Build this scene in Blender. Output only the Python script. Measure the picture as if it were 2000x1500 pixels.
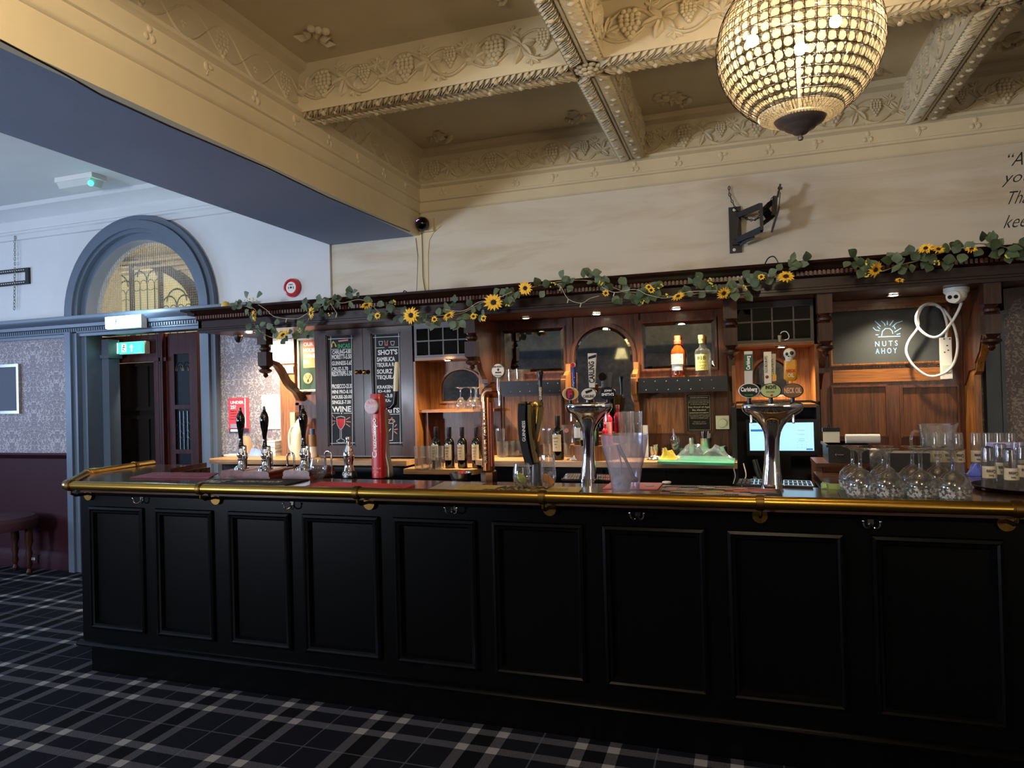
import bpy, math, random
from math import pi, sin, cos, radians
from mathutils import Vector, Matrix
random.seed(7)
for o in list(bpy.data.objects): bpy.data.objects.remove(o)
SC = bpy.context.scene
COL = SC.collection

# ------------------------------------------------------------------ camera
F = 1338.0
def cam_axes(yaw, pitch, roll):
    f = Vector((-sin(yaw)*cos(pitch), cos(yaw)*cos(pitch), sin(pitch)))
    r0 = Vector((cos(yaw), sin(yaw), 0)); u0 = r0.cross(f)
    return cos(roll)*r0+sin(roll)*u0, -sin(roll)*r0+cos(roll)*u0, f
CR, CU, CF = cam_axes(radians(18.42), radians(.56), radians(-1.52))
CP = Vector((0, 0, 1.57))
cd = bpy.data.cameras.new('camera'); cam = bpy.data.objects.new('camera', cd); COL.objects.link(cam)
cd.sensor_width = 36; cd.lens = F/2000*36; cd.clip_start = .05
cam.matrix_world = Matrix(((CR.x, CU.x, -CF.x, CP.x), (CR.y, CU.y, -CF.y, CP.y), (CR.z, CU.z, -CF.z, CP.z), (0, 0, 0, 1)))
SC.camera = cam

# ------------------------------------------------------------------ world, lights, exposure
SC.view_settings.view_transform = 'Standard'; SC.view_settings.look = 'None'
SC.view_settings.gamma = 1; SC.view_settings.use_curve_mapping = False
SC.view_settings.exposure = 0.0
wd = bpy.data.worlds.new('world'); SC.world = wd; wd.use_nodes = True
wd.node_tree.nodes['Background'].inputs[0].default_value = (.5, .6, .8, 1)
wd.node_tree.nodes['Background'].inputs[1].default_value = .3
def area(name, loc, tgt, sx, sy, power, color, spread=pi):
    l = bpy.data.lights.new(name, 'AREA'); l.shape = 'RECTANGLE'; l.size = sx; l.size_y = sy
    l.energy = power; l.color = color; l.spread = spread
    o = bpy.data.objects.new(name, l); COL.objects.link(o); o.location = loc
    o.rotation_euler = (Vector(tgt)-Vector(loc)).to_track_quat('-Z', 'Y').to_euler()
    return o
def point(name, loc, power, color, r=.03):
    l = bpy.data.lights.new(name, 'POINT'); l.energy = power; l.color = color; l.shadow_soft_size = r
    o = bpy.data.objects.new(name, l); COL.objects.link(o); o.location = loc; return o
def spot(name, loc, tgt, power, color, ang=100, blend=.6, r=.02):
    l = bpy.data.lights.new(name, 'SPOT'); l.energy = power; l.color = color; l.spot_size = radians(ang)
    l.spot_blend = blend; l.shadow_soft_size = r
    o = bpy.data.objects.new(name, l); COL.objects.link(o); o.location = loc
    o.rotation_euler = (Vector(tgt)-Vector(loc)).to_track_quat('-Z', 'Y').to_euler(); return o
DAY = (.42, .62, 1.0)
CH = Vector((0.229, 2.646, 2.775))                      # chandelier centre
area('window_daylight', (-8.9, 1.6, 1.75), (-3, 2.4, 1.9), 2.6, 1.3, 130, DAY)
area('lounge_cool_fill', (-5.7, -1.6, 1.45), (-1.5, 4.8, 2.9), .8, .5, 215, (.76, .85, 1.0))  # added cool light inside the lounge, no window here; throws the beam shadow
area('rear_warm_fill', (3.2, -4.3, 1.8), (-.2, 3, 2.0), 2.2, 1.3, 45, (1.0, .90, .76))  # added warm fill, the rear wall has no window
point('rear_ceiling_fill', (.2, -1.0, 2.95), 105, (1, .80, .54), .2)  # added fill behind the camera to lift the coffers; no fitting
point('left_ceiling_fill', (-1.3, 1.1, 2.9), 38, (1, .82, .60), .3)  # unseen added fill for the left coffers; no chandelier hangs here
for k in range(3):
    a = k*2*pi/3+.9
    point('chandelier_bulb_light', CH+Vector((cos(a)*.09, sin(a)*.09,   .03)), 34, (1, .77, .48), .025)

# ------------------------------------------------------------------ pixel -> world helpers (2000 x 1500 frame)
def ray(px, py): return CF+(px-1000)/F*CR-(py-750)/F*CU
def W(px, py, Y): d = ray(px, py); return CP+d*((Y-CP.y)/d.y)
def H(px, py, z): d = ray(px, py); return CP+d*((z-CP.z)/d.z)
def XP(px, py, X): d = ray(px, py); return CP+d*((X-CP.x)/d.x)
def mpp(P): return (Vector(P)-CP).dot(CF)/F

# ------------------------------------------------------------------ materials
def hexc(h):
    h = h.lstrip('#'); r = []
    for i in (0, 2, 4):
        c = int(h[i:i+2], 16)/255; r.append(c/12.92 if c <= .04045 else ((c+.055)/1.055)**2.4)
    return (*r, 1)
MATS = {}
class NT:
    def __init__(s, name):
        s.m = bpy.data.materials.new(name); s.m.use_nodes = True; s.t = s.m.node_tree
        s.b = s.t.nodes['Principled BSDF']; s.out = s.t.nodes['Material Output']
    def n(s, typ, **kw):
        x = s.t.nodes.new(typ)
        for k, v in kw.items():
            if k.startswith('i_'):
                key = k[2:]; x.inputs[int(key) if key.isdigit() else key.replace('_', ' ')].default_value = v
            else: setattr(x, k, v)
        return x
    def l(s, a, b): s.t.links.new(a, b)
    def mth(s, op, a, b=None, c=None):
        x = s.t.nodes.new('ShaderNodeMath'); x.operation = op
        for i, v in enumerate((a, b, c)):
            if v is None: continue
            if isinstance(v, (int, float)): x.inputs[i].default_value = v
            else: s.l(v, x.inputs[i])
        return x.outputs[0]
    def coords(s, mode='Object'):
        tc = s.n('ShaderNodeTexCoord'); return tc.outputs[mode]
    def sep(s, v):
        x = s.n('ShaderNodeSeparateXYZ'); s.l(v, x.inputs[0]); return x.outputs
    def comb(s, a, b, c=0.0):
        x = s.n('ShaderNodeCombineXYZ')
        for i, v in enumerate((a, b, c)):
            if isinstance(v, (int, float)): x.inputs[i].default_value = v
            else: s.l(v, x.inputs[i])
        return x.outputs[0]
    def noise(s, vec, scale, detail=3, rough=.5, dist=0):
        x = s.n('ShaderNodeTexNoise'); x.inputs['Scale'].default_value = scale; x.inputs['Detail'].default_value = detail
        x.inputs['Roughness'].default_value = rough; x.inputs['Distortion'].default_value = dist
        if vec is not None: s.l(vec, x.inputs['Vector'])
        return x.outputs['Fac']
    def scale(s, vec, sc):
        x = s.n('ShaderNodeMapping'); x.inputs['Scale'].default_value = sc; s.l(vec, x.inputs['Vector']); return x.outputs[0]
    def ramp(s, fac, stops, interp='LINEAR'):
        x = s.n('ShaderNodeValToRGB'); x.color_ramp.interpolation = interp
        e = x.color_ramp.elements
        while len(e) < len(stops): e.new(.5)
        for i, (p, c) in enumerate(stops):
            e[i].position = p; e[i].color = hexc(c) if isinstance(c, str) else (c, c, c, 1)
        s.l(fac, x.inputs[0]); return x.outputs[0]
    def mix(s, fac, a, b):
        x = s.n('ShaderNodeMix'); x.data_type = 'RGBA'
        if isinstance(fac, (int, float)): x.inputs[0].default_value = fac
        else: s.l(fac, x.inputs[0])
        for i, v in ((6, a), (7, b)):
            if isinstance(v, str): x.inputs[i].default_value = hexc(v)
            elif isinstance(v, tuple): x.inputs[i].default_value = v
            else: s.l(v, x.inputs[i])
        return x.outputs[2]
    def bump(s, h, strength=.2, dist=.01):
        x = s.n('ShaderNodeBump'); x.inputs['Strength'].default_value = strength; x.inputs['Distance'].default_value = dist
        s.l(h, x.inputs['Height']); s.l(x.outputs[0], s.b.inputs['Normal'])
def flat(name, col, rough=.5, metal=0, spec=.5, em=0, trans=0, alpha=1, noise=0, coat=0):
    if name in MATS: return MATS[name]
    t = NT(name); b = t.b
    c = hexc(col) if isinstance(col, str) else (*col, 1)
    b.inputs['Base Color'].default_value = c; b.inputs['Roughness'].default_value = rough
    b.inputs['Metallic'].default_value = metal; b.inputs['Specular IOR Level'].default_value = spec
    b.inputs['Transmission Weight'].default_value = trans; b.inputs['Coat Weight'].default_value = coat
    if em: b.inputs['Emission Color'].default_value = c; b.inputs['Emission Strength'].default_value = em
    if noise:
        n = t.noise(t.coords(), 9, 4)
        f = t.mth('MULTIPLY_ADD', n, noise*2, 1-noise)
        x = t.n('ShaderNodeVectorMath', operation='SCALE'); x.inputs[0].default_value = c[:3]; t.l(f, x.inputs['Scale'])
        t.l(x.outputs[0], b.inputs['Base Color'])
    MATS[name] = t.m; return t.m
def wood(name, dark, light, rough=.35, axis=2, coat=0, sc=1.0, bump=.12):
    t = NT(name); v = t.coords()
    s = [34*sc, 34*sc, 34*sc]; s[axis] = 2.2*sc
    n1 = t.noise(t.scale(v, s), 1.0, 6, .62, .6)
    s2 = [220*sc]*3; s2[axis] = 8*sc
    n2 = t.noise(t.scale(v, s2), 1.0, 3, .6)
    f = t.mth('ADD', t.mth('MULTIPLY', n1, .55), t.mth('MULTIPLY', n2, .45))
    col = t.ramp(f, [(.36, dark), (.64, light)])
    t.l(col, t.b.inputs['Base Color']); t.b.inputs['Roughness'].default_value = rough
    t.b.inputs['Coat Weight'].default_value = coat; t.b.inputs['Coat Roughness'].default_value = .12
    t.bump(f, bump, .004); MATS[name] = t.m; return t.m
def plaster(name, col, var=.08, b=.15, stain=None):
    t = NT(name); v = t.coords()
    n = t.noise(v, 1.3, 5, .6); n2 = t.noise(v, 60, 3)
    c = hexc(col); d = tuple(x*(1-var*2.2) for x in c[:3])+(1,)
    col_ = t.mix(t.ramp(n, [(.4, 0.), (.68, 1.)]), c, d if stain is None else hexc(stain))
    t.l(col_, t.b.inputs['Base Color']); t.b.inputs['Roughness'].default_value = .75
    t.bump(n2, b, .003); MATS[name] = t.m; return t.m
CREAM = plaster('cream_ceiling_paint', '#d6c7a4', .05)
def stained_wall():
    t = NT('old_white_wall_paint'); v = t.coords(); n = t.noise(t.scale(v, (.55, .55, 3.2)), 1.6, 5, .6, .8); n2 = t.noise(v, 60, 3)
    t.l(t.mix(t.ramp(n, [(.48, 0.), (.72, .75)]), '#cfc6b4', '#b7a37f'), t.b.inputs['Base Color']); t.b.inputs['Roughness'].default_value = .7; t.bump(n2, .12, .003); return t.m
CREAM2 = stained_wall()
LWHITE = plaster('lounge_white_paint', '#cfcfce', .03)
SOFFIT = plaster('blue_cast_soffit_paint', '#7f8ba3', .04)  # blue cast of the lounge light is mixed into the grey paint colour
GREYB = flat('blue_grey_gloss_paint', '#56616f', .42, noise=.06)
BURG = flat('burgundy_dado_paint', '#300c15', .6, spec=.25, noise=.08)
DARKW = wood('dark_stained_wood', '#140907', '#2e1710', .36, 0, .08)
DARKV = wood('dark_stained_wood_upright', '#1a0d09', '#432419', .36, 2, .06)
for _m in (DARKW, DARKV): _m.node_tree.nodes['Principled BSDF'].inputs['Specular IOR Level'].default_value = .25
MIDV = wood('brown_stained_wood', '#2b140a', '#69391e', .36, 2, .1)
MIDH = wood('brown_stained_wood_flat', '#2b140a', '#69391e', .36, 0, .1)
OAK = wood('oak_panel_wood', '#4f2a0e', '#a3672e', .42, 2, .05)
OAKH = wood('oak_board_wood', '#52300f', '#a0622e', .42, 0, .05)
PALEW = wood('pale_worktop_wood', '#8b6237', '#c89c68', .45, 0, 0)
DOORW = wood('mahogany_door_wood', '#1c0906', '#4a1b11', .5, 2, 0)
DOORW.node_tree.nodes['Principled BSDF'].inputs['Specular IOR Level'].default_value = .2
BARF = wood('black_stained_bar_wood', '#030304', '#050505', .3, 2, 0, bump=.05); BARF.node_tree.nodes['Principled BSDF'].inputs['Specular IOR Level'].default_value = .13
BARTOP = wood('worn_varnished_bar_top', '#25130b', '#674736', .2, 0, .5, .6, .04)
BRASS = flat('aged_brass', '#a5813a', .27, 1, noise=.12)
BRASSD = flat('dull_brass', '#6b5228', .4, 1, noise=.1)
COPPER = flat('polished_copper', '#b4744a', .2, 1, noise=.08)
CHROME = flat('chrome', '#e2e2e4', .07, 1)
STEEL = flat('brushed_steel', '#b9b5aa', .25, 1)
BRONZE = flat('dark_bronze', '#6e625e', .4, .6)
GOLD = flat('antique_gold', '#8d7440', .25, 1, noise=.15)
BLACK = flat('black_plastic', '#0b0b0d', .3)
BLACKM = flat('matt_black_metal', '#17171a', .5)
VOID = flat('dark_recess', '#07070a', .8)
WHITE = flat('white_plastic', '#dcdad2', .4)
CREAMP = flat('cream_plastic', '#d8d2b0', .4)
PAPER = flat('white_paper', '#d9d8d4', .7)
RED = flat('red_gloss', '#b51722', .3, coat=.3)
REDP = flat('red_print', '#d23a40', .6)
ORANGE = flat('orange_print', '#e2703f', .6)
CHALK = flat('chalkboard_slate', '#16181b', .75, noise=.25)
CHALKG = flat('worn_chalkboard', '#34383a', .7, noise=.3)
CHW = flat('white_chalk', '#e4e4e4', .9)
CHB = flat('blue_chalk', '#7fb6ea', .9)
CHR = flat('red_chalk', '#d33a3a', .9); CHP = flat('pink_chalk', '#d58a86', .9)
CHG = flat('green_chalk', '#3fa46c', .9); CHY = flat('yellow_chalk', '#cdbb6a', .9)
GREENL = flat('eucalyptus_leaf', '#56664a', .6, noise=.25)
GREENL2 = flat('eucalyptus_leaf_dark', '#39492f', .6, noise=.25)
STEM = flat('pale_stem', '#8d8466', .6)
PETAL = flat('sunflower_petal', '#f9c93a', .6, noise=.08)
SEED = flat('sunflower_heart', '#2a170c', .8)
YEL = flat('yellow_flower', '#d8cf4a', .6)
NAVY = flat('navy_print', '#121c4a', .4); SILV = flat('silver_grey_print', '#b9b7b2', .35)
GRN = flat('dark_green_print', '#0f4a2c', .4); AMBER = flat('amber_print', '#d8951c', .4)
MIRROR = flat('mirror_silvering', '#a9adb0', .02, 1)
def mirror_old():
    t = NT('aged_mirror'); t.b.inputs['Metallic'].default_value = 1
    n = t.noise(t.coords(), 14, 6, .7)
    t.l(t.ramp(n, [(.35, '#8f938f'), (.75, '#b9bcbb')]), t.b.inputs['Base Color'])
    t.b.inputs['Roughness'].default_value = .03; return t.m
MIRROR = mirror_old()
def glassmat(name, col=(1, 1, 1), tint=.96, rough=.0, refl=1.0, film=.06):
    # thin drinking glass: see-through walls with fresnel reflection
    t = NT(name); t.t.nodes.remove(t.b)
    tr = t.n('ShaderNodeBsdfTransparent'); tr.inputs[0].default_value = (col[0]*tint, col[1]*tint, col[2]*tint, 1)
    gl = t.n('ShaderNodeBsdfGlossy'); gl.inputs['Roughness'].default_value = .03+rough
    lw = t.n('ShaderNodeLayerWeight'); lw.inputs['Blend'].default_value = .28
    f = t.mth('MULTIPLY', lw.outputs['Facing'], .85*refl); f = t.mth('ADD', f, .04)
    mx = t.n('ShaderNodeMixShader'); t.l(f, mx.inputs[0]); t.l(tr.outputs[0], mx.inputs[1]); t.l(gl.outputs[0], mx.inputs[2])
    df = t.n('ShaderNodeBsdfTranslucent'); df.inputs[0].default_value = (.8, .82, .84, 1); m3 = t.n('ShaderNodeMixShader'); m3.inputs[0].default_value = film
    t.l(mx.outputs[0], m3.inputs[1]); t.l(df.outputs[0], m3.inputs[2]); t.l(m3.outputs[0], t.out.inputs[0]); return t.m
GLASS = glassmat('clear_glass')
PANE = glassmat('window_glass', tint=.98, refl=.2, film=.0)
GREYGL = glassmat('green_black_leaded_glass', (.25, .25, .27), .5, refl=.25)
BOTTLE = flat('dark_green_bottle_glass', '#070b08', .06, coat=.5)
AMBGL = glassmat('amber_spirit_glass', (.85, .38, .12), .8)
PINKGL = flat('pink_spirit', '#c8283f', .15)
def frost():
    t = NT('frosted_clear_plastic'); t.t.nodes.remove(t.b)
    tr = t.n('ShaderNodeBsdfTransparent'); tr.inputs[0].default_value = (.95, .94, 1, 1)
    tl = t.n('ShaderNodeBsdfDiffuse'); tl.inputs[0].default_value = (.74, .73, .82, 1)
    gl = t.n('ShaderNodeBsdfGlossy'); gl.inputs['Roughness'].default_value = .12
    m1 = t.n('ShaderNodeMixShader'); m1.inputs[0].default_value = .13
    t.l(tr.outputs[0], m1.inputs[1]); t.l(tl.outputs[0], m1.inputs[2])
    lw = t.n('ShaderNodeLayerWeight'); lw.inputs['Blend'].default_value = .3
    m2 = t.n('ShaderNodeMixShader'); t.l(t.mth('MULTIPLY', lw.outputs['Facing'], .7), m2.inputs[0])
    t.l(m1.outputs[0], m2.inputs[1]); t.l(gl.outputs[0], m2.inputs[2]); t.l(m2.outputs[0], t.out.inputs[0]); return t.m
FROST = frost()
def crystal():
    t = NT('cut_crystal'); t.t.nodes.remove(t.b)
    tr = t.n('ShaderNodeBsdfTransparent'); tr.inputs[0].default_value = (1, .97, .9, 1)
    tl = t.n('ShaderNodeBsdfTranslucent'); tl.inputs[0].default_value = (.36, .32, .235, 1)
    gl = t.n('ShaderNodeBsdfGlossy'); gl.inputs['Roughness'].default_value = .08
    m1 = t.n('ShaderNodeMixShader'); m1.inputs[0].default_value = .38
    t.l(tr.outputs[0], m1.inputs[1]); t.l(tl.outputs[0], m1.inputs[2])
    m2 = t.n('ShaderNodeMixShader'); m2.inputs[0].default_value = .18
    t.l(m1.outputs[0], m2.inputs[1]); t.l(gl.outputs[0], m2.inputs[2]); t.l(m2.outputs[0], t.out.inputs[0]); return t.m
CRYSTAL = crystal()
def carpet():
    t = NT('tartan_carpet'); o = t.sep(t.coords())
    def dist(x, x0, P):
        u = t.mth('ADD', t.mth('MULTIPLY', t.mth('SUBTRACT', x, x0), 1/P), 100.5)
        return t.mth('MULTIPLY', t.mth('ABSOLUTE', t.mth('SUBTRACT', t.mth('FRACT', u), .5)), P)
    dx = dist(o[0], -2.16, .508); dy = dist(o[1], 2.885, .53)
    def stripe(d): return t.mth('LESS_THAN', t.mth('ABSOLUTE', t.mth('SUBTRACT', d, .072)), .026)
    def thin(d, P): return t.mth('GREATER_THAN', d, P/2-.0035)
    sx, sy = stripe(dx), stripe(dy)
    both = t.mth('MULTIPLY', sx, sy); one = t.mth('MAXIMUM', sx, sy)
    th = t.mth('MAXIMUM', thin(dx, .508), thin(dy, .53))
    n = t.noise(t.coords(), 330, 2, .8)
    sp = t.mth('GREATER_THAN', n, .5)
    n0 = t.noise(t.coords(), 500, 2, .8)
    near = t.mth('LESS_THAN', dx, .05)
    base = t.mix(near, '#101118', '#08080b')
    c = t.mix(t.mth('MULTIPLY', one, t.mth('MULTIPLY_ADD', sp, .5, .12)), base, '#6a686d')
    c = t.mix(t.mth('MULTIPLY', both, .85), c, '#928f8b')
    c = t.mix(t.mth('MULTIPLY', th, .4), c, '#66666a')
    t.l(c, t.b.inputs['Base Color']); t.b.inputs['Roughness'].default_value = .95
    t.b.inputs['Specular IOR Level'].default_value = .1
    t.bump(n0, .5, .004); return t.m
CARPET = carpet()
def damask():
    t = NT('damask_wallpaper'); o = t.sep(t.coords())
    P, Q = .30, .56
    def tile(x, z):
        u = t.mth('MULTIPLY', x, 1/P); v = t.mth('MULTIPLY', z, 1/Q)
        col = t.mth('FLOOR', u)
        v = t.mth('ADD', v, t.mth('MULTIPLY', col, .5))
        fu = t.mth('ABSOLUTE', t.mth('SUBTRACT', t.mth('FRACT', u), .5))
        fv = t.mth('FRACT', t.mth('ADD', v, 50.0))
        return fu, fv
    x = t.mth('ADD', o[0], o[1])
    fu, fv = tile(x, o[2])
    vec = t.comb(t.mth('MULTIPLY', fu, 2.3), t.mth('MULTIPLY', fv, 4.2), 3.7)
    n = t.noise(vec, 4.2, 2.5, .5, 1.8)
    r = t.mth('ABSOLUTE', t.mth('SUBTRACT', n, .5))
    lines = t.mth('LESS_THAN', r, .035)
    # fronds fanning from each medallion's heart
    ang = t.mth('ARCTAN2', fu, t.mth('SUBTRACT', fv, .35))
    fr = t.mth('GREATER_THAN', t.mth('SINE', t.mth('MULTIPLY', ang, 22.0)), .35)
    rad = t.mth('SQRT', t.mth('ADD', t.mth('POWER', t.mth('MULTIPLY', fu, 1.1), 2.0), t.mth('POWER', t.mth('SUBTRACT', fv, .35), 2.0)))
    ringm = t.mth('MULTIPLY', t.mth('LESS_THAN', rad, .18), t.mth('GREATER_THAN', rad, .07))
    fr = t.mth('MULTIPLY', fr, ringm)
    m = t.mth('MAXIMUM', t.mth('MULTIPLY', t.mth('GREATER_THAN', n, .53), .8), t.mth('MAXIMUM', fr, lines))
    c = t.mix(t.mth('MULTIPLY', m, .95), '#aca4a4', '#6d656b')
    t.l(c, t.b.inputs['Base Color']); t.b.inputs['Roughness'].default_value = .6; return t.m
DAMASK = damask()

# ------------------------------------------------------------------ mesh builder
class MB:
    def __init__(s): s.v = []; s.f = []; s.mi = []; s.cur = 0
    def mat(s, i): s.cur = i; return s
    def add(s, vs, fs):
        b = len(s.v); s.v += [Vector(p) for p in vs]
        for f in fs: s.f.append([b+i for i in f]); s.mi.append(s.cur)
        return s
    def box(s, a, b):
        x0, y0, z0 = [min(p, q) for p, q in zip(a, b)]; x1, y1, z1 = [max(p, q) for p, q in zip(a, b)]
        return s.add([(x0,y0,z0),(x1,y0,z0),(x1,y1,z0),(x0,y1,z0),(x0,y0,z1),(x1,y0,z1),(x1,y1,z1),(x0,y1,z1)],
                     [(0,3,2,1),(4,5,6,7),(0,1,5,4),(1,2,6,5),(2,3,7,6),(3,0,4,7)])
    def obox(s, c, ax, ay, az):           # oriented box by half-axes
        c, ax, ay, az = map(Vector, (c, ax, ay, az))
        return s.add([c-ax-ay-az, c+ax-ay-az, c+ax+ay-az, c-ax+ay-az, c-ax-ay+az, c+ax-ay+az, c+ax+ay+az, c-ax+ay+az],
                     [(0,3,2,1),(4,5,6,7),(0,1,5,4),(1,2,6,5),(2,3,7,6),(3,0,4,7)])
    def frame(s, p0, p1):
        d = (p1-p0).normalized(); a = Vector((0, 0, 1)) if abs(d.z) < .9 else Vector((1, 0, 0))
        x = d.cross(a).normalized(); return x, d.cross(x).normalized()
    def cyl(s, p0, p1, r0, r1=None, n=16, caps=True):
        p0, p1 = Vector(p0), Vector(p1); r1 = r0 if r1 is None else r1
        x, y = s.frame(p0, p1); vs = []
        for p, r in ((p0, r0), (p1, r1)):
            for i in range(n): a = 2*pi*i/n; vs.append(p+x*cos(a)*r+y*sin(a)*r)
        fs = [(i, (i+1) % n, n+(i+1) % n, n+i) for i in range(n)]
        if caps: fs += [tuple(range(n))[::-1], tuple(range(n, 2*n))]
        return s.add(vs, fs)
    def lathe(s, prof, c=(0, 0, 0), n=20, sx=1, sy=1):   # prof: (r, z)
        c = Vector(c); vs = []; fs = []
        for r, z in prof:
            for i in range(n): a = 2*pi*i/n; vs.append(c+Vector((cos(a)*r*sx, sin(a)*r*sy, z)))
        for k in range(len(prof)-1):
            for i in range(n): j = (i+1) % n; fs.append((k*n+i, k*n+j, (k+1)*n+j, (k+1)*n+i))
        if prof[0][0] > 1e-5: fs.append(tuple(range(n))[::-1])
        if prof[-1][0] > 1e-5: m = (len(prof)-1)*n; fs.append(tuple(range(m, m+n)))
        return s.add(vs, fs)
    def shell(s, prof, c=(0, 0, 0), n=24, t=.0025):      # open vessel with wall thickness; prof from base centre to rim
        inner = [(max(r-t, 0), z+(t if i < 2 else 0)) for i, (r, z) in enumerate(prof)][::-1]
        c = Vector(c); pr = list(prof)+inner; vs = []; fs = []
        for r, z in pr:
            for i in range(n): a = 2*pi*i/n; vs.append(c+Vector((cos(a)*r, sin(a)*r, z)))
        for k in range(len(pr)-1):
            for i in range(n): j = (i+1) % n; fs.append((k*n+i, k*n+j, (k+1)*n+j, (k+1)*n+i))
        return s.add(vs, fs)
    def tube(s, pts, r, n=10, caps=True, rs=None):
        pts = [Vector(p) for p in pts]; vs = []; fs = []; up = None
        for k, p in enumerate(pts):
            d = (pts[min(k+1, len(pts)-1)]-pts[max(k-1, 0)]).normalized()
            if up is None: x, y = s.frame(p, p+d)
            else:
                y = d.cross(up).normalized(); x = y.cross(d).normalized()
            up = x; rr = rs[k] if rs else r
            for i in range(n): a = 2*pi*i/n; vs.append(p+x*cos(a)*rr+(d.cross(x))*sin(a)*rr)
        for k in range(len(pts)-1):
            for i in range(n): j = (i+1) % n; fs.append((k*n+i, k*n+j, (k+1)*n+j, (k+1)*n+i))
        if caps: fs += [tuple(range(n))[::-1], tuple(range((len(pts)-1)*n, len(pts)*n))]
        return s.add(vs, fs)
    def prism(s, poly, o, ex, ey, ez):                    # polygon in plane (o,ex,ey) extruded along vector ez
        o, ex, ey, ez = map(Vector, (o, ex, ey, ez)); n = len(poly)
        a = [o+ex*x+ey*y for x, y in poly]; b = [p+ez for p in a]
        return s.add(a+b, [tuple(range(n))[::-1], tuple(range(n, 2*n))]+[(i, (i+1) % n, n+(i+1) % n, n+i) for i in range(n)])
    def ball(s, c, r, n=12, m=8, sx=1, sy=1, sz=1):
        pr = [(max(sin(pi*k/m), 0)*r, -cos(pi*k/m)*r*sz) for k in range(m+1)]
        pr[0] = (0, pr[0][1]); pr[-1] = (0, pr[-1][1]); return s.lathe(pr, c, n, sx, sy)
    def loft(s, secs, n=24, p=2.0):                       # secs: (centre, rx, ry) superellipse sections stacked in z
        vs = []; fs = []
        for c, rx, ry in secs:
            for i in range(n):
                a = 2*pi*i/n; ca, sa = cos(a), sin(a)
                vs.append(Vector(c)+Vector((math.copysign(abs(ca)**(2/p), ca)*rx, math.copysign(abs(sa)**(2/p), sa)*ry, 0)))
        for k in range(len(secs)-1):
            for i in range(n): j = (i+1) % n; fs.append((k*n+i, k*n+j, (k+1)*n+j, (k+1)*n+i))
        fs += [tuple(range(n))[::-1], tuple(range((len(secs)-1)*n, len(secs)*n))]
        return s.add(vs, fs)
    def build(s, name, mats, parent=None, ang=38, origin=None):
        if not isinstance(mats, (list, tuple)): mats = [mats]
        if parent is not None:
            o0 = Vector((0, 0, 0)); p = parent
            while p is not None: o0 += p.location; p = p.parent
        else:
            if origin is None:
                xs = [p.x for p in s.v]; ys = [p.y for p in s.v]; zs = [p.z for p in s.v]
                origin = ((min(xs)+max(xs))/2, (min(ys)+max(ys))/2, min(zs))
            o0 = Vector(origin)
        me = bpy.data.meshes.new(name); me.from_pydata([tuple(p-o0) for p in s.v], [], s.f)
        for m in mats: me.materials.append(m)
        me.polygons.foreach_set('material_index', s.mi)
        me.validate(); me.shade_smooth(); me.set_sharp_from_angle(angle=radians(ang)); me.update()
        ob = bpy.data.objects.new(name, me); COL.objects.link(ob)
        if parent is not None: ob.parent = parent
        else: ob.location = o0
        return ob
def tag(o, label=None, cat=None, group=None, kind=None):
    for k, v in (('label', label), ('category', cat), ('group', group), ('kind', kind)):
        if v: o[k] = v
    return o
def thing(name, loc, label, cat, group=None):
    o = bpy.data.objects.new(name, None); COL.objects.link(o); o.location = loc; o.empty_display_size = .05
    return tag(o, label, cat, group)
def struct(o): o['kind'] = 'structure'; return o
def copy_tree(o, parent=None):
    c = o.copy(); COL.objects.link(c); c.parent = parent
    for ch in [x for x in COL.objects if x.parent == o]: copy_tree(ch, c)
    return c
def place(o, loc, rz=0, label=None, sc=None):
    o.location = loc; o.rotation_euler = (0, 0, rz)
    if sc: o.scale = (sc, sc, sc) if isinstance(sc, (int, float)) else sc
    if label: o['label'] = label
    return o
XV, YV, ZV = Vector((1, 0, 0)), Vector((0, 1, 0)), Vector((0, 0, 1))
TXT = {}
def text_geo(s, bold):
    k = (s, bold)
    if k not in TXT:
        cu = bpy.data.curves.new('t', 'FONT'); cu.body = s; cu.offset = bold; cu.resolution_u = 3
        ob = bpy.data.objects.new('t', cu); COL.objects.link(ob)
        dg = bpy.context.evaluated_depsgraph_get(); dg.update()
        me = bpy.data.meshes.new_from_object(ob.evaluated_get(dg))
        TXT[k] = ([v.co.copy() for v in me.vertices], [list(p.vertices) for p in me.polygons])
        bpy.data.objects.remove(ob); bpy.data.curves.remove(cu); bpy.data.meshes.remove(me)
    return TXT[k]
def put_text(mb, s, c, right, up, w, h, bold=.0, shear=0, lift=.0006):
    vs, fs = text_geo(s, bold)
    x0 = min(v.x for v in vs); x1 = max(v.x for v in vs); y0 = min(v.y for v in vs); y1 = max(v.y for v in vs)
    right = Vector(right).normalized(); up = Vector(up).normalized(); nrm = right.cross(up)
    c = Vector(c)+nrm*lift
    if w is None: w = (x1-x0)/(y1-y0)*h
    mb.add([c+right*(((v.x-x0)/(x1-x0)-.5)*w+shear*((v.y-y0)/(y1-y0)-.5)*h)+up*(((v.y-y0)/(y1-y0)-.5)*h) for v in vs], fs)
def stroke(mb, pts, w, nrm=(0, -1, 0), lift=.0006):        # flat ribbon strokes (chalk lines)
    nrm = Vector(nrm); pts = [Vector(p)+nrm*lift for p in pts]
    for a, b in zip(pts, pts[1:]):
        d = (b-a)
        if d.length < 1e-6: continue
        sd = d.normalized().cross(nrm)*w/2; e = d.normalized()*w*.3
        mb.add([a-sd-e, b-sd+e, b+sd+e, a+sd-e], [(0, 1, 2, 3)])
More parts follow.
